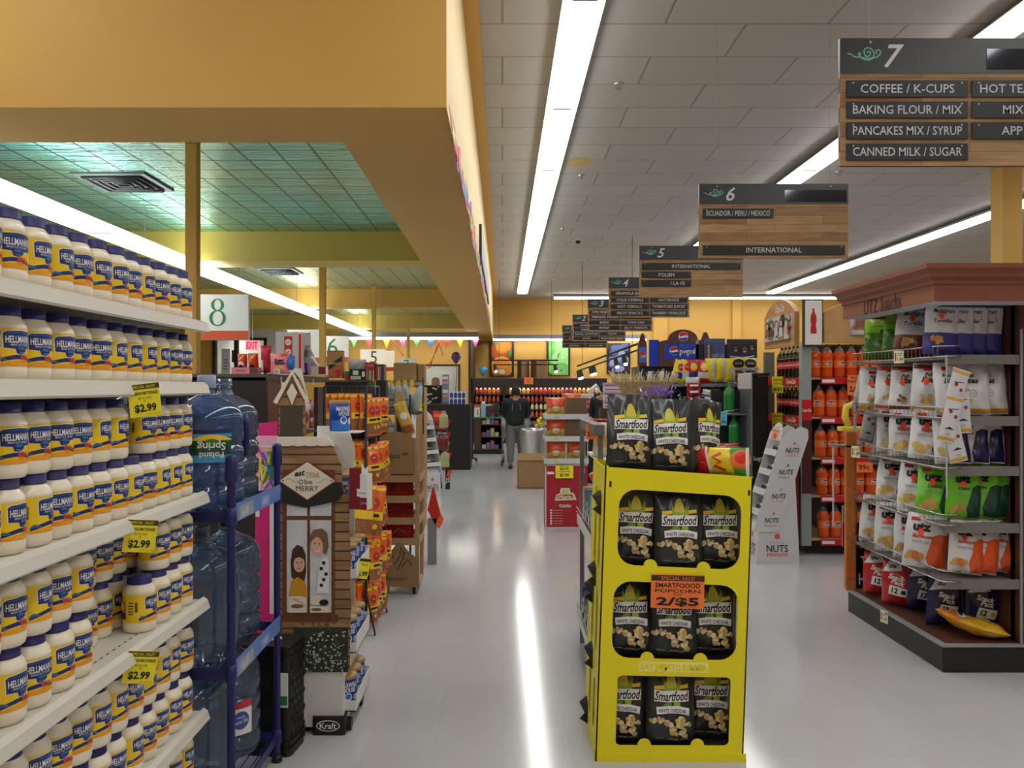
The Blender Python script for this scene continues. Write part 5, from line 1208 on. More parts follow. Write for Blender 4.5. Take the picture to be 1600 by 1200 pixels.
PH = [mat('photo_%d'%i,S(*c),.5) for i,c in enumerate(((196,204,212),(150,90,70),(214,170,150),(60,50,52),(120,150,150),(206,196,186),(180,120,90)))]
def people_art(w, h, seed):
    a = Art(); r = random.Random(seed); a.rect(0,0,w,h,PH[0])
    for k in range(26): a.disc(r.uniform(.05,.95)*w, r.uniform(.1,.9)*h, r.uniform(.03,.10)*w, PH[k%7], 9, r.uniform(.06,.2)*h, rot=r.uniform(-.5,.5))
    for k in range(5):
        x = w*(.12+.19*k); a.disc(x,h*.72,.05*w,PH[3],12,.13*h); a.disc(x+.01*w,h*.66,.042*w,PH[2],12,.11*h); a.poly([(x-.08*w,0.1*h),(x+.08*w,.1*h),(x+.06*w,.5*h),(x-.06*w,.52*h)],PH[(k*2+1)%7])
    a.rect(0,0,w,.16*h,PH[5])
    for k in range(12): a.disc(r.uniform(.02,.98)*w,r.uniform(.05,.2)*h,.04*w,PH[k%4+1],8,.04*h)
    return a
hd = MB(); RYZ = Matrix.Translation((SOX0-.05,0,0)) @ Matrix.Rotation(-math.pi/2,4,'Z')
hd.plate(arch(-9.05,-8.12,2.03,2.36,2.52),0,.05,M_WOODH,RYZ)
people_art(.80,.25,3).emit(hd, lambda x,y,o: (SOX0-.051-o, 8.98-x, 2.10+y), eps=.0008)
Art().text('Coca-Cola',0,0,.075,PAPER,width=.26,shear=.3,bold=.02).emit(hd, lambda x,y,o: (SOX0-.051-o, 8.55-x, 2.43+y))
part('side_header', hd, t, label='arched wooden header with a photo, aisle side')
hd = MB().plate(arch(SOX0+.17,SOX1+.05,2.05,2.34,2.50),7.94,7.99,M_WOODH); people_art(.72,.27,8).emit(hd, on_front(SOX0+.42,7.94,2.12), eps=.0008)
part('front_header', hd, t, label='arched wooden header with a photo, front')
bp = MB().box(SOX0-.03,7.92,2.01,SOX0+.15,7.97,2.46,M_DKMET).box(SOX0-.02,7.915,2.025,SOX0+.14,7.92,2.445,PAPER); cx = SOX0+.06
Art().poly([(cx-.028,2.13),(cx-.030,2.17),(cx-.022,2.21),(cx-.030,2.26),(cx-.026,2.30),(cx-.010,2.335),(cx-.010,2.37),(cx+.010,2.37),(cx+.010,2.335),(cx+.026,2.30),(cx+.030,2.26),(cx+.022,2.21),(cx+.030,2.17),(cx+.028,2.13)],M_COKE).emit(bp,on_front(0,7.915,0))
part('corner_header', bp, t, label='white corner panel with a red bottle')
M_ORL = clearmat('orange_soda', S(250,96,30), .22, .08); M_COLA = mat('cola_dark', S(30,14,12), .12, coat=.5); M_ORLAB = mat('label_soda_orange', S(246,120,50), .45)
M_CLEARB = clearmat('clear_pet', S(220,225,225), .8, .06); M_FANB = mat('label_soda_blue', S(36,44,90), .45)
def soda(nm, liq, lab, capc, art):
    def f():
        r = thing(nm,'bottle','bottle')
        part('bottle_body', MB().lathe([(0,.004),(.040,0),(.053,.012),(.055,.04),(.052,.085),(.0535,.09),(.0535,.17),(.056,.18),(.055,.205),(.048,.235),(.036,.255)], liq, 18, cap=False), r)
        part('neck', MB().lathe([(.036,.255),(.024,.275),(.0155,.288),(.0145,.292),(.0145,.298),(.018,.30),(.014,.303)], M_CLEARB, 12, cap=False), r)
        part('cap', MB().lathe([(.0155,.300),(.0155,.320),(.013,.322),(0,.322)], capc, 12), r)
        m = MB().lathe([(.0542,.095),(.0542,.165)], lab, 22, cap=False); art.emit(m,on_cyl(.0545,0,-math.pi/2),step=(.012,None),eps=.0004); part('label_wrap', m, r)
        return r
    return Kind(f)
fa = Art(); fa.disc(.0,.130,.036,PAPER,18,.020,rot=.15); fa.disc(0,.130,.033,M_FANB,18,.0175,rot=.15); fa.text('Fanta',0,.130,.018,PAPER,bold=.03,rot=.12,maxw=.054)
ca = Art(); ca.text('Coca-Cola',0,.132,.024,PAPER,bold=.02,shear=.3,maxw=.085)
FAN = soda('soda_bottle',M_ORL,M_ORLAB,mat('cap_green_black',S(40,60,52),.4),fa); COK = soda('cola_bottle',M_COLA,M_COKE,BLACK,ca)
rk = ['top','second','middle','fourth','bottom']; xo = [.13,.17,.185,.20,.215]
for i, z in enumerate(FZ):
    for j in range(6 if i else 6):
        x = SOX0+xo[i]+.118*j; FAN.place((x, SOY0+.075, z), rj.uniform(-.6,.6), 'orange soda bottle, %s from left, %s shelf of the soda stand' % (ORD[j],rk[i]), 'orange soda bottles')
    if i == 0:
        for j in range(6): FAN.place((SOX0+xo[i]+.06+.118*j, SOY0+.20, z), 0, 'orange soda bottle in the back row of the top shelf, %s from left' % ORD[j], 'orange soda bottles')
for i, z in enumerate(FZ[:4]):
    for j in range(6):
        COK.place((SOX0+.075, SOY0+.26+.118*j, z), math.radians(-70), 'cola bottle, %s from the corner, %s shelf on the aisle side' % (ORD[j],rk[i]), 'cola bottles')
def sale_tag(x,y,z,rz,w,h,c,lines,lb,grp=None):
    m = MB().box(-w/2,0,-h,w/2,.002,0,c); a = Art()
    for s, f, hh in lines: a.text(s,0,-h*f,h*hh,INK,maxw=w*.88,bold=.02)
    a.emit(m,on_front(),eps=.0006); return single('price_tag',m,lb,'price tag',(x,y,z),rz,grp)
for z, lb in ((1.70,'yellow 4 for 5 tag under the top cola shelf'),(1.325,'yellow 4 for 5 tag under the second cola shelf'),(.935,'yellow tag under the third cola shelf')):
    sale_tag(SOX0-.05,SOY0+.62,z+.03,math.radians(-35),.115,.17,YELLOWTAG,[('SPECIAL',.2,.10),('~~~~',.42,.12),('4/$5',.76,.2)],lb,'yellow tags on the cola shelves')
sale_tag(PX(1334,7.95),7.95,1.735,0,.12,.19,ORANGETAG,[('SALE',.12,.1),('FANTA',.32,.14),('2/3',.7,.25)],'orange price tag hanging at the top orange soda shelf')
sale_tag(PX(1350,7.98),7.98,PZ(722,7.98),0,.17,.10,ORANGETAG,[('99c',.5,.5)],'small orange price card low behind the wire shelf end')
# ---------------------------------------------------------------- leaning white nuts display
def nuts_display(loc, rz, label, s=1.0):
    t = thing('nuts_display', label, 'display', loc, rz)
    M_NW = mat('nuts_white', S(206,208,212), .5); M_NW2 = mat('nuts_inner', S(150,152,158), .6)
    w, d = .30, .40
    # base: tapered plinth
    b = MB(); b.add([(0,0,0),(w,0,0),(w,d,0),(0,d,0),(0,.02,.33),(w,.02,.33),(w,d*.90,.78),(0,d*.90,.78)], [(0,3,2,1),(4,5,6,7),(0,1,5,4),(1,2,6,5),(2,3,7,6),(3,0,4,7)], M_NW); base = part('base', b, t)
    sp = MB(); a = Art()
    def big(a, x, z, k):
        a.disc(x,z+.155*k,.026*k,M_ORP,14); a.text('RETRO',x,z+.098*k,.018*k,mat('nuts_grey',S(170,172,176),.5),width=.13*k); a.text('NUTS',x,z+.045*k,.062*k,INK,width=.20*k,bold=.01); a.text('PEANUTS',x,z-.012*k,.028*k,M_ORP,width=.19*k,bold=.02)
    M_ORP = mat('nuts_orange', S(226,92,58), .5)
    big(a, d*.48, .10, 1.0); part('base_print', a.emit(MB(), lambda x,y,o: (-.001-o, d-x, y), eps=.0006), base)
    a = Art(); big(a, w*.5, .10, 1.0); part('base_print', a.emit(MB(), lambda x,y,o: (x, .02*y/.33-.001-o, y), eps=.0006), base)
    a = Art(); big(a, d*.48, .10, 1.0); a.emit(sp, lambda x,y,o: (w+.001+o, x, y), eps=.0006); part('base_print', sp, base)
    # leaning tower: sheared towards +Y with height
    T = lambda x,y,z: (x, y+.30*(z-.30)+.0, z)
    side = [(-.03,.30),(.20,.30),(.22,1.16),(.19,1.235),(.12,1.26),(.02,1.20),(-.03,1.13)]
    for nm, x0, x1, fn in (('left_side_card',-.012,-.004,lambda x,y,o: T(-.013-o, .165-x, y)),('right_side_card',w+.004,w+.012,lambda x,y,o: T(w+.013+o, x+.03, y))):
        m = MB(); m.plate(side, x0, x1, M_NW, Matrix(((0,1,0,0),(1,0,0,0),(0,0,1,0),(0,0,0,1)))); m.v = [T(*p) for p in m.v]
        a = Art()
        for k,(z,c) in enumerate(((.38,M_ORP),(.60,mat('nuts_gold',S(220,170,70),.5)),(.82,mat('nuts_grey2',S(120,120,124),.5)),(1.02,M_ORP))):
            a.disc(.075,z+.085,.012,c,10); a.text('NUTS',.075,z+.025,.042,INK,width=.125,bold=.01); a.text('CASHEWS' if k%2 else 'PEANUTS',.075,z-.025,.016,c,width=.10)
        a.emit(m, fn, eps=.0006); part(nm, m, t)
    bk = MB().box(0,.20,.42,w,.21,1.22,M_NW2); bk.v = [T(*p) for p in bk.v]; part('back_card', bk, t)
    for z in (.46,.64,.82,1.0):
        m = MB().box(0,-.03,z,w,.20,z+.006,M_NW2).box(0,-.035,z-.01,w,-.03,z+.045,M_NW); a = Art()
        for k in range(5): a.disc(.05+.05*k,z+.018,.007,mat('nuts_grey'+'',S(170,172,176),.5),8)
        a.emit(m, on_front(0,-.036,0)); m.v = [T(*p) for p in m.v]; tr = part('tray', m, t)
        pk = MB()
        for k in range(3): pk.box(.03+.085*k,.03,z+.006,.095+.085*k,.09,z+.075,WHITE if k%2 else GREYP).box(.03+.085*k,.028,z+.03,.095+.085*k,.03,z+.06,INK)
        pk.v = [T(*p) for p in pk.v]; part('nut_packs', pk, tr)
    h = MB().plate([(0,1.13),(w,1.13),(w,1.19),(w*.75,1.27),(w*.5,1.29),(w*.25,1.27),(0,1.19)],-.032,-.026,M_NW); a = Art(); a.rect(.05,1.135,w-.05,1.225,mat('nuts_peach',S(244,160,130),.5)); a.text('59¢',w/2,1.165,.045,INK,bold=.03); a.text('RETRO NUTS',w/2,1.212,.016,INK,maxw=.18); a.text('DRY ROASTED',w/2,1.24,.014,REDP,maxw=.16); a.emit(h,on_front(0,-.033,0),eps=.0006); h.v = [T(*p) for p in h.v]; part('header', h, t)
    return t
nuts_display((2.31,7.90,0), math.radians(-88), 'leaning white nuts display in front of the soda stand')
# ---------------------------------------------------------------- black drinks cooler end
t = thing('drinks_cooler','tall black drinks cooler with a grey end and white cap beside the cola','cooler',(0,0,0))
qx = 2.50
part('cabinet', MB().box(qx+.012,8.42,0,qx+.195,8.80,1.73,mat('cooler_black',S(24,20,20),.3)), t, bev=.01); m = MB().box(qx,8.40,0,qx+.012,8.80,1.60,mat('cooler_grey',S(92,96,102),.35)); part('end_panel', m, t)
part('cap', MB().box(qx-.006,8.38,1.60,qx+.014,8.82,1.765,mat('cooler_white',S(190,192,196),.4)), t, bev=.006)
part('top_trim', MB().box(qx-.004,8.39,1.735,qx+.20,8.81,1.765,mat('cooler_black',S(24,20,20),.3)), t, bev=.008); part('edge_trim', MB().box(qx+.004,8.39,0,qx+.022,8.42,1.75,STEEL), t)
a = Art(); a.text("Seagram's",.095,.90,.045,PAPER,maxw=.15); part('lettering', a.emit(MB(),on_front(qx+.02,8.42,0)), t)
# ---------------------------------------------------------------- black snack gondola and cola header in the middle distance
GY = 9.4
t = thing('snack_gondola','black wire snack gondola with sports posters behind the popcorn display','shelving',(0,0,0))
x0, x1 = PX(1052,GY), PX(1186,GY)
part('back_panel', MB().box(x0,GY+.40,0,x1,GY+.44,PZ(590,GY),mat('gondola_black',S(28,28,30),.5)).box(PX(1101,GY),GY+.40,PZ(590,GY),x1,GY+.44,PZ(535,GY),mat('gondola_black',S(28,28,30),.5)), t)
part('base', MB().box(x0,GY,0,x1,GY+.40,.12,BLACK), t)
SN = {}
for v in (600,652,696,760): 
    z = PZ(v,GY); part('shelf', MB().box(x0,GY,z-.015,x1,GY+.40,z,BLACK).box(x0,GY-.006,z-.03,x1,GY,z+.006,mat('gondola_rail',S(120,120,122),.4)), t)
wg = MB()
for k in range(8): wg.cyl((x0,GY+.12,PZ(600,GY)+.05+.06*k),(PX(1150,GY),GY+.12,PZ(600,GY)+.05+.06*k),.003,BLACK,5)
for k in range(10): wg.cyl((x0+.08*k,GY+.12,PZ(600,GY)),(x0+.08*k,GY+.12,PZ(600,GY)+.48),.003,BLACK,5)
part('wire_panel', wg, t)
for x in (PX(1101,GY),x1-.03): part('upright', MB().box(x,GY+.40,0,x+.03,GY+.43,PZ(528,GY),mat('upright_slot',S(150,148,140),.5)), t)
def poster(nm,u0,u1,v0,v1,Y,label,fn,rz=0):
    w, h = (u1-u0)*Y/FPX, (v1-v0)*Y/FPX; m = MB().box(0,0,0,w,.015,h,mat('poster_navy',S(40,50,100),.45)); a = Art(); fn(a,w,h); a.emit(m,on_front(),eps=.0012)
    return single(nm,m,label,'poster',(PX(u0,Y),Y,PZ(v1,Y)),rz)
def fans(a,w,h):
    a.rect(0,0,w,h,mat('poster_dark',S(48,44,60),.5)); a.rect(.08*w,.30*h,.92*w,.62*h,mat('poster_royal',S(50,84,176),.45)); a.text('ARE FOR FUN',w*.5,.45*h,.13*h,PAPER,width=w*.8,shear=.2,bold=.02); a.line([(.1*w,.62*h),(.5*w,.58*h),(.9*w,.63*h)],.02*h,PAPER)
    for x,z,s in ((.28,.80,.10),(.58,.78,.12),(.82,.84,.09)): a.disc(x*w,z*h,s*w*1.25,mat('print_black_hair',S(26,20,20),.6),14); a.disc(x*w,(z-.02)*h,s*w*.8,mat('print_dark_skin',S(112,76,60),.5),14,s*w*1.0); a.line([((x-.04)*w,(z-.06)*h),((x+.04)*w,(z-.06)*h)],.015*h,PAPER)
    a.rect(.0,0,w,.28*h,mat('poster_brown',S(90,56,44),.5))
    for k in range(9): a.disc((.08+.1*k)*w,(.10+.06*(k%3))*h,.07*w,[mat('poster_flame',S(190,96,40),.5),mat('poster_gold',S(216,180,60),.5)][k%2],8)
poster('sports_poster',1136,1183,530,600,GY+.37,'dark sports poster with two cheering faces and blue band over the snack gondola',fans)
poster('sports_poster',1101,1133,529,592,GY+.375,'narrow blue and grey sports poster left of the cheering poster',lambda a,w,h: (a.rect(0,0,w,h,mat('poster_mid',S(72,84,140),.5)),a.text('WE’RE',.65*w,.55*h,.16*h,mat('poster_pale',S(170,180,215),.5),shear=.2,maxw=.6*w),[a.rect(.05*w+.12*w*k,.1*h,.11*w+.12*w*k,.85*h,PH[1+k]) for k in range(3)]))
def small(nm,st,lb,u,v,Y,w,h,t_,base,art,rz=0,tilt=0,lean=0,grp=None):
    return bag(nm,lb,'snack bag',w,h,t_,base,art,(PX(u,Y),Y,PZ(v,Y)),0,grp,rot=(lean,tilt,rz),seed=int(u),nx=10,ny=14)
M_SY = mat('snackbag_yellow',S(226,206,52),.3,coat=.2); M_SR = mat('snackbag_red',S(196,36,36),.3,coat=.2); M_SS = mat('snackbag_silver',S(196,200,206),.25,coat=.2); M_SBL = mat('snackbag_blue',S(44,60,130),.3,coat=.2)
def stripe(w,h,m,x0=.1,x1=.45): return Art().rect(x0*w,.05*h,x1*w,.95*h,m)
for i,(u,m,ar) in enumerate(((1058,M_SY,0),(1071,M_SY,0),(1084,M_SR,0),(1098,M_SR,0))):
    a = Art().disc(0,.18,.045,REDP if m is M_SY else M_SY,14).rect(-.07,.05,.07,.12,M_SS if i%2 else M_SBL); a.text('~~~',0,.18,.022,PAPER,maxw=.07)
    small('snack_bag','', '%s snack bag in the wire rack left of the tall yellow bags, %s' % ('yellow' if m is M_SY else 'red',('first','second','third','fourth')[i]),u,598,GY+.06,.17,.26,.08,m,a,tilt=(.25,.12,-.05,.05)[i],rz=.1,grp='snack bags in the wire rack')
for i,u in enumerate((1110,1126,1140)):
    small('snack_bag','','tall yellow and silver snack bag in the wire rack, %s of three' % ('left','middle','right')[i],u,597,GY+.06,.125,.27,.09,M_SY,stripe(.125,.27,M_SS),grp='snack bags in the wire rack')
for i,(u,r) in enumerate(((1153,.0),(1172,.05))):
    a = Art().disc(0,.08,.07,mat('snack_logo_black',S(30,30,44),.4),14,.05).rect(-.1,.0,.1,.03,M_SS); a.text('~~~',0,.08,.03,PAPER,maxw=.10); a.line([(-.07,-.01),(0,.03),(.07,-.01)],.012,PAPER)
    small('snack_bag','','yellow snack bag with black oval before the sports poster, %s' % ('left','right')[i],u,579,GY-.10,.17,.14,.06,M_SY,a,grp=None)
    part('bag_hook', MB().cyl((PX(u,GY-.08),GY-.08,PZ(578,GY)),(PX(u,GY-.08),GY+.38,PZ(575,GY)),.004,STEEL,5), t)
part('bag_hook', MB().cyl((PX(1082,GY),GY-.05,PZ(588,GY)),(PX(1082,GY),GY+.1,PZ(585,GY)),.004,STEEL,5), t)
small('snack_bag','','grey and white bag over the red candy bags',1082,603,GY-.045,.16,.10,.05,M_SS,Art().text('~~',0,.10,.03,NAVY))
for i,v in enumerate((608,618,629)): small('candy_bag','','dark red candy bag under the grey bag, %s of three' % ('top','middle','bottom')[i],1084,v+4,GY-.06,.16,.10,.06,mat('candy_dark_red',S(150,24,34),.25,coat=.4),Art().rect(-.05,.06,.05,.08,PAPER),grp='dark red candy bags')
for i,v in enumerate((622,632,642)): small('wafer_pack','','white and blue pack piled right of the red candy bags, %s' % ('top','middle','bottom')[i],1106+3*i,v,GY-.02,.16,.09,.05,mat('pack_white',S(214,216,222),.3),Art().rect(-.08,.01,.08,.03,mat('pack_violet',S(70,76,170),.4)).disc(0,.055,.02,M_SY,10),tilt=.25,grp='white and blue packs')
for i,(u,v) in enumerate(((1126,628),(1112,604),(1140,612))): small('snack_bag','','dark blue bag on the lower gondola shelf, %s' % ('left','behind the bottles','right')[i],u,v+12,GY+.18,.22,.20,.08,M_SBL,Art().disc(0,.12,.05,M_SS,12).rect(-.08,.03,.08,.06,M_SS),grp='dark blue bags')
M_GB = clearmat('green_bottle_glass', S(40,150,70), .35, .05); M_GLB = mat('bottle_label_pale', S(150,176,140),.5)
def gbot():
    r = thing('green_bottle','b','bottle')
    part('bottle_body', MB().lathe([(0,.004),(.048,0),(.057,.02),(.057,.19),(.053,.215),(.036,.25),(.018,.272),(.016,.30)],M_GB,18,cap=False),r); part('label_wrap',MB().lathe([(.0565,.05),(.0565,.15)],M_GLB,18,cap=False),r); part('cap',MB().lathe([(.018,.295),(.018,.318),(0,.319)],mat('cap_green',S(40,110,60),.4),12),r); return r
GB = Kind(gbot)
for u,v,lb in ((1139,645,'green soda bottle on the upper glass shelf beside the drinks cooler'),(1147,697,'green soda bottle on the lower glass shelf beside the drinks cooler')): GB.place((PX(u,8.6),8.6,PZ(v,8.6)),0,lb)
for u,v,lb in ((1063,650,'small green bottle under the straw hat fringe, left'),(1070,650,'small green bottle under the straw hat fringe, right')): GB.place((PX(u,9.2),9.2,PZ(v+2,9.2)),0,lb,scale=.72)
t3 = thing('side_shelf','dark end shelf unit with wire fronts beside the drinks cooler','shelf',(0,0,0))
sx0, sx1 = PX(1125,8.6), PX(1158,8.6)
for v in (646,698): part('shelf', MB().box(sx0,8.5,PZ(v,8.6)-.015,sx1+.04,8.75,PZ(v,8.6)-.002,STEEL).tube([(sx0-.02,8.45,PZ(v,8.6)+.02),(sx1+.04,8.49,PZ(v,8.6)+.06)],.004,CHROME,5).tube([(sx0-.02,8.45,PZ(v,8.6)+.0),(sx1+.04,8.49,PZ(v,8.6)+.02)],.004,CHROME,5), t3)
part('back', MB().box(sx0-.05,8.76,0,sx1+.05,8.79,PZ(610,8.6),BLACK), t3); part('base', MB().box(sx0-.05,8.5,0,sx1+.05,8.76,PZ(721,8.53)-.002,BLACK), t3)
sale_tag(PX(1131,8.4),8.4,PZ(643,8.4),math.radians(5),.065,.14,mat('tag_light_blue',S(110,190,226),.5),[('SALE',.15,.1),('EA',.45,.1),('99c',.75,.22)],'light blue 99 cent tag in front of the green bottles')
small('snack_bag','','round green labelled snack bag low behind the yellow display',1140,721,8.53,.20,.19,.07,mat('snack_pale',S(200,180,150),.4),Art().disc(0,.10,.075,mat('snack_olive',S(150,140,50),.4),16).disc(0,.10,.035,mat('snack_dark',S(90,60,30),.4),12).rect(-.1,.16,.1,.19,REDP))
# cola fridge with brown arched header
t = thing('drinks_fridge','drinks fridge under a brown arched header with a blue panel and round logo','fridge',(0,0,0))
FY = 12.0; M_HB = mat('header_brown', S(92,50,42), .45); M_PB = mat('panel_blue', S(24,66,190), .35, emit=.0)
a0, a1 = PX(1029,FY), PX(1103,FY); mid = (a0+a1)/2
zt, zb = PZ(515,FY), PZ(572,FY); sh = PZ(534,FY)
o = [(a0,zb),(a1,zb),(a1,sh)]+[(mid+.62*(a1-a0)/2*math.cos(math.pi*k/14), sh+.03+(zt-sh-.03)*math.sin(math.pi*k/14)) for k in range(15)]+[(a0,sh)]
hd = MB().plate(o,FY-.05,FY,M_HB); a = Art(); a.rect(PX(1037,FY),PZ(562,FY),PX(1098,FY),PZ(537,FY),M_PB)
def globe(a,x,z,r):
    a.disc(x,z,r,PAPER,24); a.poly([(x+r*.93*math.cos(t_),z+r*.93*math.sin(t_)) for t_ in [math.radians(10+160*k/12) for k in range(13)]]+[(x-r*.45,z+r*.02),(x+r*.2,z+r*.22)],REDP); a.poly([(x+r*.93*math.cos(t_),z+r*.93*math.sin(t_)) for t_ in [math.radians(195+150*k/12) for k in range(13)]]+[(x+r*.35,z-r*.22),(x-r*.2,z-r*.35)],M_PB)
globe(a,PX(1066.5,FY),PZ(526,FY),7.5*FY/FPX); globe(a,PX(1052,FY),PZ(548.5,FY),7*FY/FPX); a.text('pepsi.',PX(1074,FY),PZ(549,FY),9*FY/FPX,PAPER,width=27*FY/FPX,bold=.02)
a.emit(hd,on_front(0,FY-.05,0),eps=.002); part('header_front',hd,t)
part('side_panel', MB().box(PX(1014,FY),FY-.02,zb,a0,FY+.02,PZ(531,FY),M_PB), t)
w = MB().plate([(PX(997,FY),zb),(PX(1011,FY),zb),(PX(1011,FY),PZ(538,FY)),(PX(1006,FY),PZ(520,FY)),(PX(1002,FY),PZ(522,FY)),(PX(997,FY),PZ(540,FY))],FY+.02,FY+.06,M_HB); Art().rect(PX(998.5,FY),PZ(566,FY),PX(1010,FY),PZ(542,FY),mat('panel_pale_blue',S(70,110,200),.4)).disc(PX(1003,FY),PZ(553,FY),.04,REDP,10).text('pepsi',PX(1006,FY),PZ(556,FY),.04,PAPER,maxw=.07).emit(w,on_front(0,FY+.02,0),eps=.002); part('wing_header',w,t)
w = MB().plate([(PX(1098,FY),zb),(PX(1112,FY),zb),(PX(1112,FY),PZ(535,FY)),(PX(1106,FY),PZ(519,FY)),(PX(1101,FY),PZ(519,FY)),(PX(1096,FY),PZ(533,FY))],FY+.04,FY+.08,M_HB); part('wing_header',w,t)
part('cabinet', MB().box(PX(1000,FY),FY+.06,0,a1,FY+.8,zb,mat('fridge_dark',S(36,38,46),.3)), t)
for i in range(10):
    u = 1000+6.2*i; single('cola_pack', MB().box(-.028,0,0,.028,.07,.16,[mat('pack_blue',S(50,70,150),.35),M_DKMET,WHITE][i%3]), '%s soda pack before the drinks fridge, %s from left' % (['blue','dark','white'][i%3],ORD[i]), 'can pack', (PX(u+3,11.6),11.6,PZ(598,11.6)), 0, 'soda packs before the drinks fridge')
single('low_shelf', MB().box(PX(990,11.6),11.5,0,PX(1068,11.6),11.85,PZ(598,11.6)-.001,M_DKMET), 'dark low shelf in front of the drinks fridge behind the straw hat', 'shelf')
# white stacked trays left of the fridge (egg and can cases)
for i in range(6):
    single('case', MB().box(0,0,0,.36,.3,.075,[mat('case_white',S(206,208,216),.5),mat('case_lilac',S(160,166,200),.5)][i%2]).box(-.002,-.002,.02,.362,0,.04,mat('case_red',S(180,60,70),.5)), 'flat white drinks case, %s from the bottom of the pile left of the brown header' % ORD[i], 'case', (PX(945,15.0),15.0,1.24+.077*i), 0, 'pile of flat drinks cases')
single('case_table', MB().box(PX(938,15),14.95,0,PX(985,15),15.35,1.239,mat('dark_wood',S(70,48,36),.5)), 'dark stand under the pile of flat drinks cases', 'table')
# ---------------------------------------------------------------- candy gondola at left with packs on top
M_CABR = mat('cabinet_red_brown', S(110,64,54), .5); M_CABB = mat('cabinet_black', S(24,23,24), .45); M_CABG = mat('cabinet_grey_brown', S(84,76,72), .5)
CX = -1.42
t = thing('candy_gondola','tall dark cabinet of candy shelves behind the water bottles','cabinet',(0,0,0))
part('end_panel', MB().box(CX-1.2,5.0,0,CX,5.04,1.68,M_CABB), t)
part('side_panel', MB().box(CX-.03,5.04,0,CX,5.34,1.66,M_CABR), t); part('side_panel', MB().box(CX-.03,6.40,0,CX,6.72,1.62,M_CABG), t)
part('top', MB().box(CX-1.2,5.0,1.66,CX+.01,6.75,1.70,M_CABG), t)
part('back_panel', MB().box(CX-.62,5.04,0,CX-.58,6.7,1.66,M_CABB), t)
for z in (.12,.55,.95,1.30): part('shelf', MB().box(CX-.58,5.34,z-.02,CX-.005,6.40,z,M_CABG), t)
cb = [mat('candy_%d'%i,S(*c),.25,coat=.4) for i,c in enumerate(((200,120,130),(214,180,120),(190,50,60),(220,220,224),(150,100,140),(96,70,56)))]
def candy_art(w,h,k): return Art().rect(-w*.4,.65*h,w*.4,.85*h,cb[(k+2)%6]).disc(0,.4*h,.28*w,cb[(k+3)%6],10).disc(.1*w,.3*h,.12*w,cb[(k+1)%6],8)
CB = [Kind(lambda k=k: tag(part('candy_bag',bag_mesh(.16,.22,.07,cb[k],candy_art(.16,.22,k),seed=k,nx=10,ny=12)),'b','candy bag')) for k in range(5)]
for i,z in enumerate((.95,1.30)):
    for j in range(6): CB[(i*2+j)%5].place((CX-.06,5.46+.165*j,z+.008),0,'shiny candy bag, %s from the front, %s open shelf of the dark cabinet' % (ORD[j],('lower','upper')[i]),'candy bags in the dark cabinet',rot=(0,0,math.radians(62)))
def top_item(nm,lb,u0,u1,v0,v1,Y,base,fn,box=False,cat='snack bag',tilt=0,d=.08):
    w, h = (u1-u0)*Y/FPX, (v1-v0)*Y/FPX; a = Art(); fn(a,w,h); p = (PX((u0+u1)/2,Y),Y,max(1.702,PZ(v1,Y)))
    if box:
        m = MB().box(-w/2,0,0,w/2,d,h,base); a.emit(m,on_front(),eps=.001); return single(nm,m,lb,cat,p,0,rot=(0,tilt,0))
    return bag(nm,lb,cat,w,h,d,base,a,p,0,None,rot=(0,tilt,0),seed=int(u0),nx=10,ny=12)
Yt = 5.12; M_OR2 = mat('pack_orange_red',S(222,74,40),.35,coat=.2); M_PK = mat('pack_pink',S(232,140,150),.35,coat=.2); M_SILB = mat('pack_silver',S(170,172,180),.2,.4)
top_item('snack_box','low pink and brown snack box at the front left of the dark cabinet top',362,402,574,584,Yt,M_PK,lambda a,w,h:(a.text('~~~',-.15*w,h*.5,h*.5,M_CABB,bold=.03),a.rect(.2*w,0,.5*w,h,M_CABR)),True,'box')
top_item('snack_bag','orange red snack bag, left of the two on the dark cabinet',371,386,553,578,Yt+.1,M_OR2,lambda a,w,h:(a.disc(0,.35*h,.3*w,PAPER,10),a.line([(-.2*w,.6*h),(.3*w,.95*h)],.1*w,M_SY),a.disc(0,.15*h,.3*w,M_CABB,10)))
top_item('snack_bag','orange red snack bag, right of the two on the dark cabinet',388,404,552,578,Yt+.1,M_OR2,lambda a,w,h:(a.line([(-.3*w,.5*h),(.3*w,.95*h)],.1*w,M_SY),a.disc(0,.15*h,.3*w,M_CABB,10),a.rect(-.5*w,.1*h,-.35*w,.9*h,M_CANB)))
top_item('snack_bag','narrow red bag standing in the middle of the dark cabinet top',406,422,540,582,Yt+.08,mat('pack_deep_red',S(190,30,50),.3,coat=.3),lambda a,w,h:(a.rect(-.4*w,.05*h,-.1*w,.45*h,PAPER),[a.disc(.2*w,(.1+.09*k)*h,.06*w,M_SILB,6) for k in range(8)]),tilt=.05)
top_item('snack_bag','pink snack bag with brown lettering on the dark cabinet top',422,452,553,585,Yt,M_PK,lambda a,w,h:(a.text('Sugar',.05*w,.66*h,.14*h,M_CABB,bold=.06),a.text('Babies',.08*w,.52*h,.13*h,M_CABB,bold=.06),a.disc(.05*w,.28*h,.30*w,mat('pack_peach',S(240,190,110),.4),12,.10*h),a.rect(.1*w,.85*h,.45*w,.98*h,M_OR2)))
top_item('barcode_card','small white barcode card leaning at the cabinet top edge',427,437,577,583.5,5.04,PAPER,lambda a,w,h:[a.rect((-.4+.1*k)*w,.15*h,(-.36+.1*k)*w,.85*h,INK) for k in range(8)],True,'card',d=.004)
top_item('snack_bag','bright blue packet beside the pink bag on the dark cabinet',450,461,556,578,Yt+.02,M_CANB2,lambda a,w,h:a.rect(-.3*w,.4*h,.3*w,.6*h,M_CANB2))
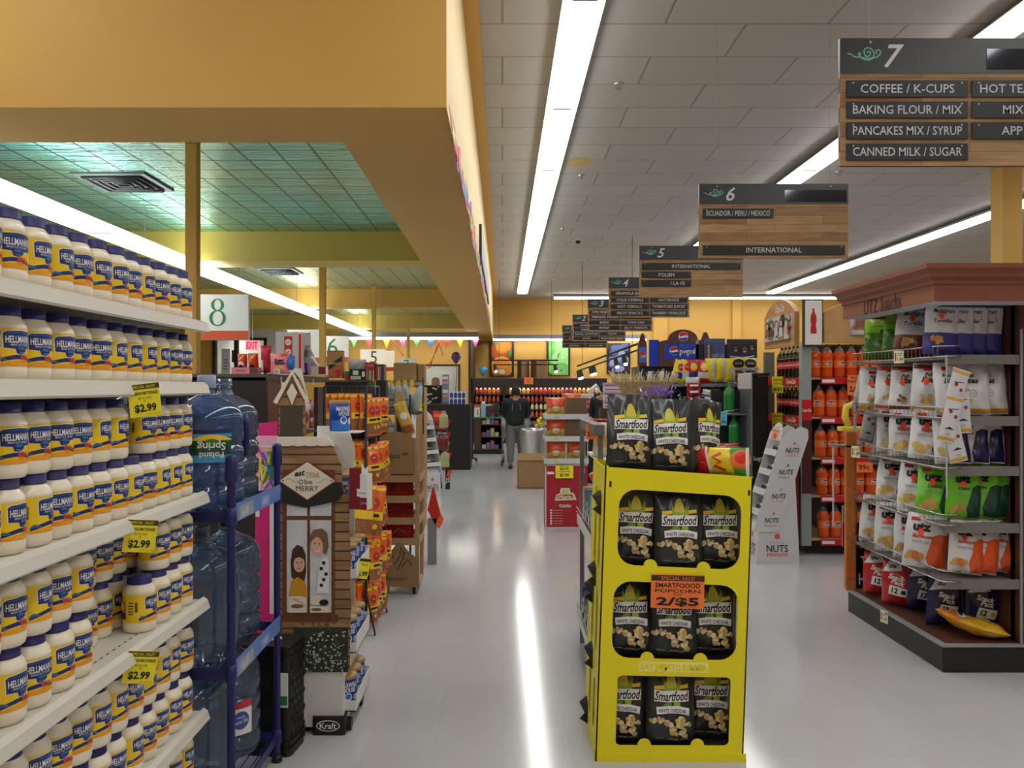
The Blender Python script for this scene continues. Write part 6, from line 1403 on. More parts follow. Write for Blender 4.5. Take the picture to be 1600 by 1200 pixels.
top_item('carton','tall grey white carton with a red panel of three round pictures',431,472,519,582,5.45,mat('carton_grey_white',S(196,196,194),.6),lambda a,w,h:(a.rect(-.18*w,.15*h,.13*w,.9*h,REDP),[a.disc(-.025*w,(.27+.24*k)*h,.12*w,WHITE,14) for k in range(3)],[a.line([(-.09*w,(.25+.24*k)*h),(.04*w,(.29+.24*k)*h)],.02*w,INK) for k in range(3)],a.rect(.36*w,0,.5*w,h,M_CREAMP),a.rect(.38*w,.1*h,.48*w,.95*h,REDP)),True,'carton',d=.25)
top_item('snack_bag','grey and purple foil bag right of the tall carton',474,484,540,586,5.55,M_SILB,lambda a,w,h:(a.rect(-.5*w,.0,.3*w,.4*h,mat('foil_purple',S(130,40,150),.2,.4)),a.rect(-.3*w,.6*h,.3*w,.85*h,M_CABG)),tilt=.04)
top_item('snack_bag','slanted grey snack bag with orange top near the number 7 sign',486,502,540,580,5.75,M_SILB,lambda a,w,h:(a.rect(-.5*w,.82*h,.5*w,.98*h,M_OR2),a.line([(-.3*w,.1*h),(.2*w,.7*h)],.2*w,M_CABG)),tilt=-.45)
top_item('snack_box','white tray with a dark red label on the cabinet top',486,509,574,588,5.65,WHITE,lambda a,w,h:a.rect(.0,.1*h,.5*w,.95*h,mat('dark_red_label',S(140,30,40),.5)),True,'box')
top_item('chocolate_box','orange brown chocolate box with slanted white lettering standing by the second column',511,535,551,594,7.44,mat('choc_orange',S(190,104,50),.45,noise=.3,nscale=30),lambda a,w,h:(a.rect(-.45*w,.55*h,.45*w,.95*h,mat('choc_tan',S(180,140,90),.5)),a.poly([(-.45*w,.28*h),(.48*w,.62*h),(.48*w,.80*h),(-.45*w,.45*h)],M_CABB),a.text('~~~~',.0,.53*h,.12*h,PAPER,rot=.55,bold=.04),a.rect(.1*w,.05*h,.4*w,.3*h,REDP)),True,'box',d=.10)
for u0,u1,v,lb in ((434,441,588,'white shelf tag at the front of the dark cabinet top'),(486,490,590,'white shelf tag further along the dark cabinet top')):
    sale_tag(CX+.013,5.30 if u0<450 else 6.2,PZ(v,5),math.pi/2,.028,.035,PAPER,[('1.99',.5,.3)],lb)
# ---------------------------------------------------------------- wire rack of hanging orange snack bags
RX0_, RX1_, RYY0, RYY1 = PX(507,5.4), -.885, 5.40, 5.95
t = thing('peg_rack','black wire peg rack of orange and yellow snack bags in the left aisle edge','rack',(0,0,0))
wr = MB(); ztop = PZ(604,5.4)
def seg(*p, r=.006): wr.tube(p, r, BLACK, 6)
for x,y in ((RX0_,RYY0),(RX1_,RYY0),(RX0_,RYY1),(RX1_,RYY1)): seg((x,y,.06),(x,y,ztop),r=.009)
for z in (ztop,1.28,.92,.56,.20):
    for p,q in (((RX0_,RYY0),(RX1_,RYY0)),((RX1_,RYY0),(RX1_,RYY1)),((RX1_,RYY1),(RX0_,RYY1)),((RX0_,RYY1),(RX0_,RYY0))): seg((*p,z),(*q,z))
for k in range(1,5): seg((RX0_+(RX1_-RX0_)*k/5,RYY0+.30,.1),(RX0_+(RX1_-RX0_)*k/5,RYY0+.30,ztop),r=.004)
for k in range(1,14): seg((RX0_,RYY0+.30,ztop*k/14),(RX1_,RYY0+.30,ztop*k/14),r=.003)
part('wire_frame', wr, t)
for y in (RYY0,RYY1): part('foot', MB().tube([(RX1_,y,.30),(RX1_+.06,y,.01),(RX1_-.10,y,.01),(RX1_,y,.20)],.007,BLACK,6), t)
part('back_board', MB().box(RX0_+.01,RYY0+.32,.1,RX1_-.01,RYY0+.33,ztop-.02,mat('rack_back',S(64,46,40),.6)), t)
HB_O = mat('pegbag_orange',S(232,110,34),.3,coat=.3); HB_Y = mat('pegbag_yellow',S(240,202,50),.3); HB_N = mat('pegbag_nuts',S(150,98,62),.35,noise=.35,nscale=60); HB_R = mat('pegbag_red',S(186,50,36),.3)
def pegbag(k):
    w, h = .105, .25
    a = Art(); a.rect(-w*.48,0.015,w*.48,.085,HB_N); a.rect(-w*.48,.085,w*.48,.125,HB_Y); a.disc(0,.165,.030,HB_R,14); a.text('~~',0,.168,.012,PAPER,maxw=.045); a.rect(-w*.48,.225,w*.48,.24,HB_Y); a.disc(0,.232,.007,INK,8)
    if k: a.disc(.015,.055,.013,HB_Y,8); a.rect(-w*.3,.10,w*.3,.115,INK)
    return tag(part('hanging_bag',bag_mesh(w,h,.04,HB_O,a,seed=20+k,nx=8,ny=14)),'b','snack bag')
HB = [Kind(lambda k=k: pegbag(k)) for k in range(3)]
gp = 'orange snack bags on the peg rack'
for i,z in enumerate((1.33,1.02,.70,.38,.10)):
    for j in range(6): HB[(i+j)%3].place((RX0_+.03+.044*j,RYY0+.05+.008*(j%2),z),0,'orange snack bag facing the front, row %s of the peg rack, %s from left' % (ORD[i],ORD[j]),gp,rot=(rj.uniform(-.05,.05),rj.uniform(-.05,.05),rj.uniform(.75,1.05)))
    for j in range(5): HB[(i+j+1)%3].place((RX1_+.03+.02*(i%2),RYY0+.04+.12*j,z-.03),0,'orange snack bag on the aisle side, row %s of the peg rack, %s' % (ORD[i],('nearest','second','third','fourth','farthest')[j]),gp,rot=(rj.uniform(-.12,.02),rj.uniform(-.08,.08),math.radians(40+rj.uniform(-12,25))))
for i,(u,v,lb) in enumerate(((561,838,'big orange snack bag bulging into the aisle, left'),(574,842,'big orange snack bag bulging into the aisle, right'))): HB[i].place((PX(u+2,5.28),5.28+.05*i,PZ(v,5.3)),0,lb,None,rot=(-.12,.12,.2),scale=1.35)
# items on the shelf tops behind the rack
Yq = 7.4
t = thing('counter_shelf','dark shelf counter beyond the peg rack with boxes on top','shelf',(0,0,0)); part('body', MB().box(PX(508,Yq),Yq,0,PX(590,Yq)-.1,Yq+.5,PZ(597,Yq),M_CABB), t); part('top', MB().box(PX(506,Yq),Yq-.02,PZ(597,Yq),PX(590,Yq)-.08,Yq+.5,PZ(594,Yq),M_CABG), t)
def onq(nm,lb,cat,u0,u1,v0,v1,Y,m,fn=None,d=.15):
    mb = MB().box(PX(u0,Y),Y,PZ(v1,Y),PX(u1,Y),Y+d,PZ(v0,Y),m); a = Art()
    if fn: fn(a,PX(u0,Y),PX(u1,Y),PZ(v1,Y),PZ(v0,Y)); a.emit(mb,on_front(0,Y,0),eps=.001)
    return single(nm,mb,lb,cat)
zq = PZ(594,Yq)
onq('display_box','black and white open box on the dark counter beyond the peg rack','box',546,571,577,593.8,Yq+.02,M_CABB,lambda a,x0,x1,z0,z1:(a.rect(x0+.01,z0+.005,x0+.10,z0+.035,mat('box_print',S(200,206,170),.5,noise=.4,nscale=60)),a.rect(x0+.03,z0+.045,x0+.08,z0+.085,PAPER),a.rect(x1-.03,z0+.03,x1-.005,z0+.075,PAPER)))
bag('plastic_bags','crumpled white plastic bags in the black box on the dark counter','bag',.17,.09,.06,mat('plastic_white',S(228,230,234),.4),None,(PX(558,Yq+.08),Yq+.09,PZ(577.3,Yq+.09)),seed=31,nx=10,ny=10,wr=3)
onq('candy_box','small green candy box left of the black box on the counter','box',538.5,545,580,593.8,Yq+.03,GREENP,lambda a,x0,x1,z0,z1:a.rect(x0,z0,x1,z0+.04,REDP))
onq('gum_box','red candy stick box with yellow sticks by the number 5 sign','box',572,585,566,593.8,Yq+.04,mat('gum_red',S(196,40,56),.4),lambda a,x0,x1,z0,z1:([a.rect(x0+.003+.012*k,z0,x0+.010+.012*k,z0+.085,[HB_Y,GREENP,cb[3]][k%3]) for k in range(6)],a.text('~~~',(x0+x1)/2,z1-.03,.02,PAPER,maxw=.06)))
onq('gum_box','dark multicolour packet box right of the red stick box','box',586,600,569,594,Yq+.05,mat('gum_dark',S(90,60,60),.4),lambda a,x0,x1,z0,z1:[a.rect(x0+.014*k,z0,x0+.009+.014*k,z0+.12,[M_SBL,HB_R,HB_Y,M_SILB][k%4]) for k in range(5)])
single('shelf_riser', MB().box(PX(586,Yq),Yq+.05,0,PX(602,Yq),Yq+.2,PZ(594,Yq)-.001,M_CABB), 'narrow dark shelf end under the multicolour packets', 'shelf')
# ---------------------------------------------------------------- rack of pale blue bags
t = thing('bag_rack','black wire rack of pale blue bags with yellow headers behind the wooden rack','rack',(0,0,0)); Yb = 7.9
b0, b1 = PX(586,Yb), PX(655,Yb); zt = PZ(590,Yb); wr = MB()
def seg2(*p, r=.005): wr.tube(p, r, BLACK, 5)
for x in (b0,PX(641,Yb)): seg2((x,Yb,0),(x,Yb,PZ(617,Yb)),r=.011)
for x in (b0,b1): seg2((x,Yb+.4,0),(x,Yb+.4,zt),r=.009)
for v in (625,637,666,700,730): seg2((b0,Yb,PZ(v,Yb)),(PX(641,Yb),Yb,PZ(v,Yb)))
for v in (595,645,690): seg2((b0,Yb+.4,PZ(v,Yb)),(b1,Yb+.4,PZ(v,Yb)))
for x in (b0,b1): seg2((x,Yb,PZ(645,Yb)),(x,Yb+.4,PZ(645,Yb)))
part('wire_frame', wr, t)
part('shelf', MB().box(b0,Yb+.02,PZ(646,Yb)-.01,b1,Yb+.4,PZ(646,Yb),BLACK), t); part('shelf', MB().box(b0,Yb+.02,PZ(690,Yb)-.01,b1,Yb+.4,PZ(690,Yb),BLACK), t)
M_PB2 = mat('pale_blue_bag',S(168,184,200),.35,coat=.1)
def pbag(k): 
    w,h=.092,.25; return tag(part('pale_bag',bag_mesh(w,h,.07,M_PB2,Art().line([(.0,.02),(.01,.12),(.02,.2)],.010,M_LIMEP),seed=40+k,nx=8,ny=14,wr=1.8,pinch=.75)),'b','bag')
M_LIMEP = mat('lime_print',S(170,186,60),.4); M_YH = mat('yellow_header',S(226,206,50),.5)
PB_ = [Kind(lambda k=k: pbag(k)) for k in range(2)]
for j in range(6):
    y = Yb+.08; PB_[j%2].place((PX(591+10.5*j,y),y,PZ(643,y)),0,'pale blue bag, %s from the left in the upper row of the wire rack' % ORD[j],'pale blue bags',rot=(0,.35 if j==5 else 0,0),scale=1.06)
    part('header_card', MB().box(PX(588+10.5*j,y),y-.01,PZ(604,y),PX(594+10.5*j,y),y,PZ(594,y),M_YH), t)
for j in range(4): PB_[j%2].place((PX(594+13*j,Yb+.1),Yb+.1,PZ(690,Yb+.1)),0,'pale blue bag, %s from the left in the lower row of the wire rack' % ORD[j],'pale blue bags',rot=(0,.1*(j-1),0),scale=(1.25,1.2,.9))
# brown cartons and yellow packets beyond
t = thing('wood_shelf','light wooden shelf end with yellow packets beyond the pale blue bags','shelf',(0,0,0)); Yw = 9.5
part('side', MB().box(PX(650,Yw),Yw,0,PX(661,Yw),Yw+.5,PZ(598,Yw),mat('pale_wood',S(170,134,84),.5)), t); part('rail', MB().box(PX(640,Yw),Yw-.03,PZ(602,Yw),PX(662,Yw),Yw,PZ(597,Yw),GREYP), t)
part('ledge', MB().box(PX(612,Yw),Yw+.02,PZ(602,Yw)-.02,PX(661,Yw),Yw+.5,PZ(602,Yw),mat('pale_wood',S(170,134,84),.5)), t)
onq('carton','plain brown carton on top of the wooden shelf under the number 2 sign','carton',615,650,567,602,Yw+.03,CARD,None,.3)
onq('carton','second brown carton, right of the one under the number 2 sign','carton',652.5,663,569,597,Yw+.10,CARD,None,.25)
for i in range(3): sale_tag(PX(651+4*i,9.49),9.49,PZ(608+11*i,9.49),0,.06,.09,M_YH,[('2.99',.5,.2)],'yellow packet card, %s in the column beside the pale blue bags' % ('top','middle','bottom')[i],'yellow cards by the pale blue bags')
# ---------------------------------------------------------------- wooden rack on casters
M_WD = mat('rack_wood',S(178,146,106),.55,noise=.10,nscale=14); M_WDP = mat('rack_board',S(156,124,86),.6,noise=.06,nscale=10)
A0, A1, AY0, AY1 = -.985, -.650, 6.48, 6.88
t = thing('wooden_rack','wooden snack rack on casters with slatted red shelves and a mountain panel','rack',(0,0,0))
for x in (A0,A1-.03):
    for y in (AY0,AY1-.03): part('post', MB().box(x,y,.07,x+.03,y+.03,1.23,M_WD), t, bev=.002)
for z in (.42,.58,.75,.91):
    s = MB().box(A0+.005,AY0+.005,z-.02,A1-.005,AY1-.005,z-.008,M_WD).box(A0,AY0-.006,z-.03,A1,AY0,z+.025,M_WD).box(A0,AY1,z-.03,A1,AY1+.006,z+.025,M_WD)
    for x in (A0-.006,A1): s.box(x,AY0,z-.03,x+.006,AY1,z+.025,M_WD)
    sh = part('shelf', s, t)
    part('guard_wire', MB().tube([(A0+.03,AY0+.01,z+.06),(A1-.03,AY0+.01,z+.06)],.002,BLACK,4).tube([(A0+.03,AY0+.01,z+.09),(A1-.03,AY0+.01,z+.09)],.002,BLACK,4), sh)
M_REDL = mat('rack_red_liner',S(186,36,34),.4)
part('liner', MB().box(A0+.06,AY0+.16,.36,A1-.06,AY0+.17,1.0,M_REDL), t, label='red liner behind the shelves')
ln = Art(); r5 = random.Random(8)
for k in range(5): 
    x, z = r5.uniform(-.06,.06), .45+.12*k; ln.line([(x+.05*math.cos(i*.5),z+.03*math.sin(i*.5)) for i in range(12)],.004,mat('liner_peach',S(226,120,90),.5))
part('liner_print', ln.emit(MB(),on_front((A0+A1)/2,AY0+.16,0)), t)
mid = (A0+A1)/2
tp = MB().plate([(A0,.945),(A1-.03,.945),(A1-.03,1.22)]+[(A1-.03-(A1-.03-A0)*k/12,1.22+.055*math.sin(math.pi*k/12)) for k in range(1,12)]+[(A0,1.22)],AY0-.012,AY0,M_WDP); a = Art(); a.text('Alpina',mid-.03,1.085,.036,INK,width=.10,shear=.3,bold=.01); a.line([(mid-.07,1.06),(mid-.04,1.058)],.004,INK); a.disc(mid+.06,1.10,.03,mat('stain_brown',S(110,80,40),.7),12,.012); a.emit(tp,on_front(0,AY0-.012,0)); part('top_panel', tp, t)
bt = MB().plate([(A0,.07),(A1,.07),(A1,.29),(A1-.03,.30),(A1-.09,.35),(A1-.12,.40),(A1-.16,.42),(A1-.22,.34),(A1-.28,.30),(A0,.27)],AY0-.012,AY0,M_WDP); a = Art()
for L in ([(mid-.02,.24),(mid+.02,.31),(mid+.03,.38),(mid+.05,.33)],[(mid,.20),(mid+.04,.28),(mid+.06,.34)],[(mid+.03,.22),(mid+.08,.28),(mid+.11,.24)],[(mid-.07,.24),(mid-.03,.31),(mid-.06,.26)]): a.line(L,.010,mat('mountain_brown',S(96,66,40),.6))
a.text('Alpina.com',mid-.01,.135,.028,mat('mountain_brown',S(96,66,40)),width=.17,bold=.01); a.emit(bt,on_front(0,AY0-.012,0)); part('bottom_panel', bt, t, label='wooden panel cut as a mountain')
part('bottom_board', MB().box(A0,AY0,.07,A1,AY1,.085,M_WD), t)
for x in (A0+.04,A1-.04):
    for y in (AY0+.04,AY1-.04):
        part('caster', MB().cyl((x-.012,y,.03),(x+.012,y,.03),.03,BLACK,14).box(x-.015,y-.012,.04,x+.015,y+.012,.07,STEEL), t)
sp = MB().plate([(-.04,0),(.04,0),(.04,.30),(.03,.34),(0,.36),(-.03,.34),(-.04,.30)],0,.02,M_WD); Art().disc(.0,.20,.024,mat('spine_blue',S(60,80,150),.4),14,.05).rect(-.025,.02,.025,.15,mat('spine_dark',S(40,50,70),.5)).emit(sp,on_front()); part('spine_board', sp, t, loc=(mid+.005,AY0+.10,1.235))
bag('snack_bag','gold snack bag leaning on the wooden rack top','snack bag',.10,.27,.05,mat('gold_bag',S(200,160,60),.3,coat=.2),Art().disc(0,.16,.03,WHITE,12).rect(-.045,.02,.045,.08,mat('gold_brown',S(150,80,40),.4)),(mid+.09,AY0+.06,1.245),0,rot=(0,-.32,.2),seed=51)
bag('snack_bag','white and blue packet inside the top of the wooden rack','snack bag',.08,.22,.04,WHITE,Art().rect(-.04,.15,.04,.2,M_SBL).rect(-.03,.02,.03,.05,M_SBL),(A1-.07,AY0+.20,.935),0,rot=(0,0,.9),seed=52)
for i,(dx,z,lb) in enumerate(((.0,.42,'red snack bag on the lowest slatted shelf of the wooden rack'),(.02,.91,'red snack bag on the top slatted shelf of the wooden rack'))): bag('snack_bag',lb,'snack bag',.20,.13,.06,M_REDL,Art().line([(-.06,.04),(0,.09),(.06,.05)],.006,mat('liner_peach',S(226,120,90))),(mid+dx,AY0+.10,z),0,seed=54+i)
# red folder stand lying at the rack's foot
t = thing('red_leaflet_stand','tilted red leaflet holder beyond the wooden rack foot','holder',(PX(668,7.6),7.6,.0)); m = MB().plate([(0,.50),(.05,.72),(.12,.45),(.14,.38),(.07,.36)],0,.05,mat('holder_red',S(206,44,34),.4)); part('holder', m, t); part('leaflet', MB().plate([(.07,.36),(.12,.47),(.15,.42),(.11,.33)],-.01,-.002,mat('leaflet_orange',S(246,110,60),.5)), t); part('base', MB().box(.0,.0,0,.08,.06,.42,GREYP), t)
nuts_display((PX(664,12.2),12.2,0), math.radians(42), 'white leaning nuts display beyond the wooden rack')
# ---------------------------------------------------------------- red snack floor stand with trays
MY = 9.57; m0, m1 = PX(852,MY), PX(918,MY)
M_MR = mat('stand_red', S(178,30,48), .45); M_TRW = mat('tray_white', S(206,208,212), .5); M_MG = mat('print_lime_yellow', S(206,208,110), .5)
t = thing('snack_floor_stand','red floor stand with a yellow logo and white trays of plantain chips','display stand',(0,0,0))
zt = PZ(725,MY)
body = MB().box(m0,MY,0,m1,MY+.34,zt-.02,M_MR).box(m0-.003,MY-.003,zt-.02,m1+.003,MY+.345,zt,M_TRW).box(m0-.003,MY-.003,0,m0+.012,MY,zt,M_TRW).box(m0-.003,MY-.003,0,m1,MY-.001,.012,M_TRW)
a = Art(); cx = PX(883,MY)
a.poly([(cx-.12,.315),(cx+.13,.325),(cx+.10,.40),(cx+.06,.41),(cx+.05,.46),(cx-.05,.46),(cx-.06,.40),(cx-.10,.385)],PAPER); a.poly([(cx-.105,.325),(cx+.115,.335),(cx+.09,.39),(cx+.045,.40),(cx+.04,.445),(cx-.04,.445),(cx-.05,.39),(cx-.09,.375)],M_MG)
a.rect(cx-.085,.342,cx+.085,.384,REDP); a.text('Mayte',cx,.363,.036,PAPER,width=.15,bold=.03); a.text('Snacks',cx,.265,.030,PAPER,width=.14,bold=.02,bend=-.03); a.line([(cx-.05,.235),(cx,.245),(cx+.05,.24)],.006,PAPER)
for k in range(6):
    z = .195-.026*k*1.15; a.rect(m0+.055,z,m0+.077,z+.02,PAPER); a.line([(m0+.09,z+.01),(m0+.20,z+.01)],.007,mat('print_pale_red',S(226,150,150),.5)); a.line([(m1-.10,z+.01),(m1-.06,z+.01)],.007,MATS['print_pale_red'])
a.text('11',m1-.06,zt-.075,.05,PAPER,bold=.03); a.rect(m0+.02,zt-.115,m0+.10,zt-.085,PAPER)
a.emit(body,on_front(0,MY-.003,0),eps=.0012); part('base', body, t)
tz = [zt+.045,PZ(688,MY)+.045-.045,PZ(641,MY)-.0,PZ(641,MY)]
TZ = [zt+.005, PZ(689.5,MY), PZ(655,MY)]
for i,z in enumerate(TZ):
    tr = part('tray', MB().box(m0-.012,MY-.02,z,m1+.012,MY+.35,z+.012,M_TRW).box(m0-.012,MY-.024,z,m1+.012,MY-.02,z+.06,M_TRW).box(m0-.012,MY-.02,z,m0-.006,MY+.35,z+.06,M_TRW).box(m1+.006,MY-.02,z,m1+.012,MY+.35,z+.06,M_TRW), t)
    Art().poly([(m0+.09,z+.018),(m0+.16,z+.018),(m0+.145,z+.05),(m0+.11,z+.05)],M_MG).emit(bm_ := MB(),on_front(0,MY-.025,0)); part('tray_print', bm_, tr)
    if i: part('corner_support', MB().box(m0-.006,MY+.0,TZ[i-1]+.012,m0,MY+.05,z,M_TRW).box(m0-.006,MY+.30,TZ[i-1]+.012,m0,MY+.345,z,M_TRW).box(m1,MY+.0,TZ[i-1]+.012,m1+.006,MY+.05,z,M_TRW).box(m1,MY+.30,TZ[i-1]+.012,m1+.006,MY+.345,z,M_TRW), t)
def plant(k):
    w,h=.225,.235; a = Art(); a.rect(-w*.48,.13,w*.48,.225,M_OR2); a.poly([(-w*.48,.10),(w*.48,.13),(w*.48,.14),(-w*.48,.14)],M_OR2); r=random.Random(k)
    for i in range(22): a.disc(r.uniform(-.09,.09),r.uniform(.02,.11),.018,[B_CHIP2,B_CHIP,B_GOLD][i%3],8,.012,rot=r.uniform(0,3))
    a.disc(0,.105,.060,mat('chip_brown_ring',S(150,110,50),.5),14,.045); a.disc(0,.105,.05,B_CHIP2,14,.036); a.text('Mayte',0,.125,.020,PAPER,maxw=.08,bold=.03); a.rect(-.08,.015,.08,.028,M_CABR)
    return tag(part('plantain_bag',bag_mesh(w,h,.10,B_CHIP2,a,seed=60+k,nx=10,ny=14),),'b','snack bag')
PL = Kind(lambda: plant(1))
for i,(z,nm) in enumerate(zip(TZ,('bottom','middle','top'))):
    PL.place((m0+.125,MY+.08,z+.013),0,'orange topped plantain chip bag, left on the %s white tray of the red stand' % nm,'plantain chip bags on the red stand')
    if i == 0: PL.place((m0+.365,MY+.12,z+.013),0,'plantain chip bag in shade, right on the bottom white tray of the red stand','plantain chip bags on the red stand')
    else: single('carton', MB().box(m0+.25,MY+.03,z+.0125,m1-.005,MY+.30,z+.245,mat('carton_dark',S(112,88,66),.7,noise=.06,nscale=10)), 'brown carton on the right of the %s white tray of the red stand' % nm, 'carton', bev=.002)
PL.place((m0+.33,MY+.32,TZ[2]+.06),0,'orange plantain chip bag standing behind the carton on the top tray','plantain chip bags on the red stand')
sale_tag(PX(882,MY-.05),MY-.035,zt-.015,0,.205,.145,YELLOWTAG,[('SPECIAL SALE',.09,.08),('MAYTE',.27,.15),('PLANTAIN CHIPS',.46,.08),('$7.99',.75,.22)],'yellow 7.99 price card on the front of the red snack stand')
# carton on the floor and the silver wrapped stack
c0 = PX(809,13.3); t = thing('carton','open brown carton on the floor left of the red snack stand','carton',(c0,13.3,0)); part('box',MB().box(0,0,0,.46,.006,.41,CARD).box(0,.4,0,.46,.406,.42,CARD).box(0,0,0,.006,.4,.41,CARD).box(.454,0,0,.46,.4,.41,CARD).box(0,0,0,.46,.4,.01,CARD),t); part('flap',MB().add([(0,.405,.41),(.46,.405,.41),(.44,.52,.52),(.02,.52,.52)],[(0,1,2,3)],CARD),t,solid=.005)
t = thing('wrapped_stack','silver film-wrapped round stack behind the open brown carton','stack',(PX(834,15.2),15.2,0)); M_FW = mat('film_wrap',S(196,200,206),.25,.7,bump=.4,bscale=30)
pr = [(.0,0)]
for k in range(22): pr += [(.235,.02+.038*k),(.228,.034+.038*k)]
part('wrap', MB().lathe(pr+[(.235,.87),(0,.872)],M_FW,28,cap=False),t); part('pallet',MB().box(-.25,-.25,0,.25,.25,.02,CARD),t)
b = MB(); r3 = random.Random(2)
for k in range(9): b.ball((r3.uniform(-.04,.05),r3.uniform(-.04,.04),.03+.018*k),.035,B_YEL,8,6)
single('yellow_pack', b, 'lumpy yellow net pack on top of the silver wrapped stack', 'pack', (PX(841,15.2),15.2,.872))
# ---------------------------------------------------------------- black counter, can cases, hanging juice strip
BYc = 16.3; c0, c1 = PX(660,BYc), PX(735,BYc)
t = thing('black_counter','tall matte black counter block at the left side of the main aisle','counter',(0,0,0)); part('body',MB().box(c0,BYc,0,c1,BYc+.85,PZ(632,BYc),mat('matte_black',S(15,15,17),.6)),t,bev=.01)
zc = PZ(632,BYc)
def case(k):
    o = MB().box(-.16,0,0,.16,.3,.125,mat('can_case_white',S(214,216,224),.4)); a = Art()
    for i in range(4): a.disc(-.12+.08*i,.06,.034,M_PB3,12,.05); a.poly([(-.15+.08*i,.0),(-.09+.08*i,.0),(-.10+.08*i,.10),(-.14+.08*i,.10)],M_PB3)
    a.emit(o,on_front(),eps=.001); return tag(part('can_case',o),'c','case')
M_PB3 = mat('case_blue',S(44,54,140),.35); CS = Kind(lambda: case(0))
for i,(dx,dz) in enumerate(((.0,0),(.0,.126))): CS.place((PX(714.5,BYc)+dx,BYc+.1,zc+dz+.001),0,'blue and white can case, %s of the two on the black counter' % ('lower','upper')[i],'can cases on the black counter')
t = thing('spice_rack','black spice and gum rack with pale packs behind the black counter','rack',(0,0,0)); part('panel',MB().box(PX(662,17.4),17.4,0,PX(690,17.4),17.6,PZ(602,17.4),BLACK),t)
a = Art(); r4 = random.Random(12)
for k in range(16): x,z = PX(r4.uniform(664,687),17.4),PZ(r4.uniform(605,634),17.4); a.rect(x,z,x+.05,z+.03,[PAPER,M_CREAMP,GREYP][k%3])
part('packs',a.emit(MB(),on_front(0,17.4,0),eps=.002),t)
single('paper_bag',MB().plate([(0,0),(.17,0),(.16,.13),(.12,.17),(.04,.16),(.01,.12)],0,.12,mat('paper_bag',S(176,140,110),.7)),'folded brown paper bag on top of the black rack behind the counter','bag',(PX(674,17.45),17.45,PZ(601.8,17.4)))
t = thing('pack_stack','column of small pastel packs between the black rack and can cases','rack',(0,0,0)); part('column',MB().box(PX(691,17.2),17.2,0,PX(701,17.2),17.4,PZ(585,17.2),mat('column_grey',S(150,156,160),.5)),t)
for k in range(6): part('pack',MB().box(PX(691.5,17.2),17.17,PZ(628-7*k,17.2),PX(700,17.2),17.2,PZ(623-7*k,17.2),[mat('pastel_blue',S(130,150,200),.4),mat('pastel_pink',S(210,150,180),.4),PAPER][k%3]),t)
t = thing('juice_rack','narrow wire clip rack of juice and red tea packs leaning at the black counter','rack',(0,0,0)); Yj = 13.2
M_JR = mat('juice_dark_red',S(110,36,34),.3,coat=.4); M_JG = mat('juice_pale',S(170,170,120),.3,coat=.4); M_PPY = mat('rice_red',S(214,40,34),.4)
ps = [(676,705),(685,670),(690,645),(697,700),(699,748)]
fr = MB()
for a_,b_ in (((684,640),(700,760)),((672,640),(690,760))): fr.tube([tuple(P(a_[0],a_[1],Yj+.1)),tuple(P(b_[0],b_[1],Yj+.1)),(PX(b_[0],Yj+.1),Yj+.1,0)],.012,BLACK,5)
for v in (652,668,700,730): fr.tube([tuple(P(674+(v-640)*.13,v,Yj+.05)),tuple(P(700+(v-640)*.02,v+4,Yj+.05))],.010,REDP,5)
part('frame',fr,t); part('foot_card',MB().box(PX(696,Yj),Yj,0,PX(703,Yj),Yj+.05,PZ(733,Yj),BLACK),t)
a = Art(); a.text('JS',PX(699.5,Yj),PZ(750,Yj),.07,PAPER,maxw=.07); part('foot_lettering',a.emit(MB(),on_front(0,Yj,0)),t)
def jb(m):
    def f():
        r = thing('juice_bottle','b','bottle'); part('bottle_body',MB().lathe([(0,0),(.07,.005),(.075,.03),(.07,.10),(.075,.17),(.06,.21),(.03,.235),(.03,.25)],m,14,cap=False),r); part('cap',MB().lathe([(.035,.245),(.035,.275),(0,.276)],GREYP,10),r); return r
    return Kind(f)
JR, JG = jb(M_JR), jb(M_JG); a = Art(); a.text('~~~',0,.19,.06,B_YEL,maxw=.16,bold=.03); a.rect(-.1,.02,.1,.11,M_CABR)
bag('rice_bag','red bag with yellow lettering at the top of the juice rack','bag',.22,.26,.06,M_PPY,a,(PX(684,Yj),Yj-.05,PZ(668,Yj)),0,rot=(0,.15,0),seed=71,nx=8,ny=10)
for K_,u,v,lb in ((JG,693,669,'pale juice bottle beside the red rice bag'),(JR,687,702,'dark red juice bottle, left of the pair on the juice rack'),(JR,694,703,'dark red juice bottle, right of the pair on the juice rack'),(JG,695,730,'pale green juice bottle low on the juice rack')): K_.place((PX(u,Yj-.05),Yj-.05,PZ(v,Yj-.05)),0,lb,None,scale=1.0)
for i,(u,v) in enumerate(((700,660),(700,680),(699,695),(701,712),(702,740))): single('tag_card',MB().box(-.03,0,-.05,.03,.004,.05,[REDP,REDP,B_YEL,M_OR2,M_OR2][i]),'%s card sticking out of the juice rack, %s from the top' % (['red','red','yellow','orange','orange'][i],ORD[i]),'card',(PX(u,Yj),Yj-.02,PZ(v,Yj)),0,rot=(0,.3,.3))
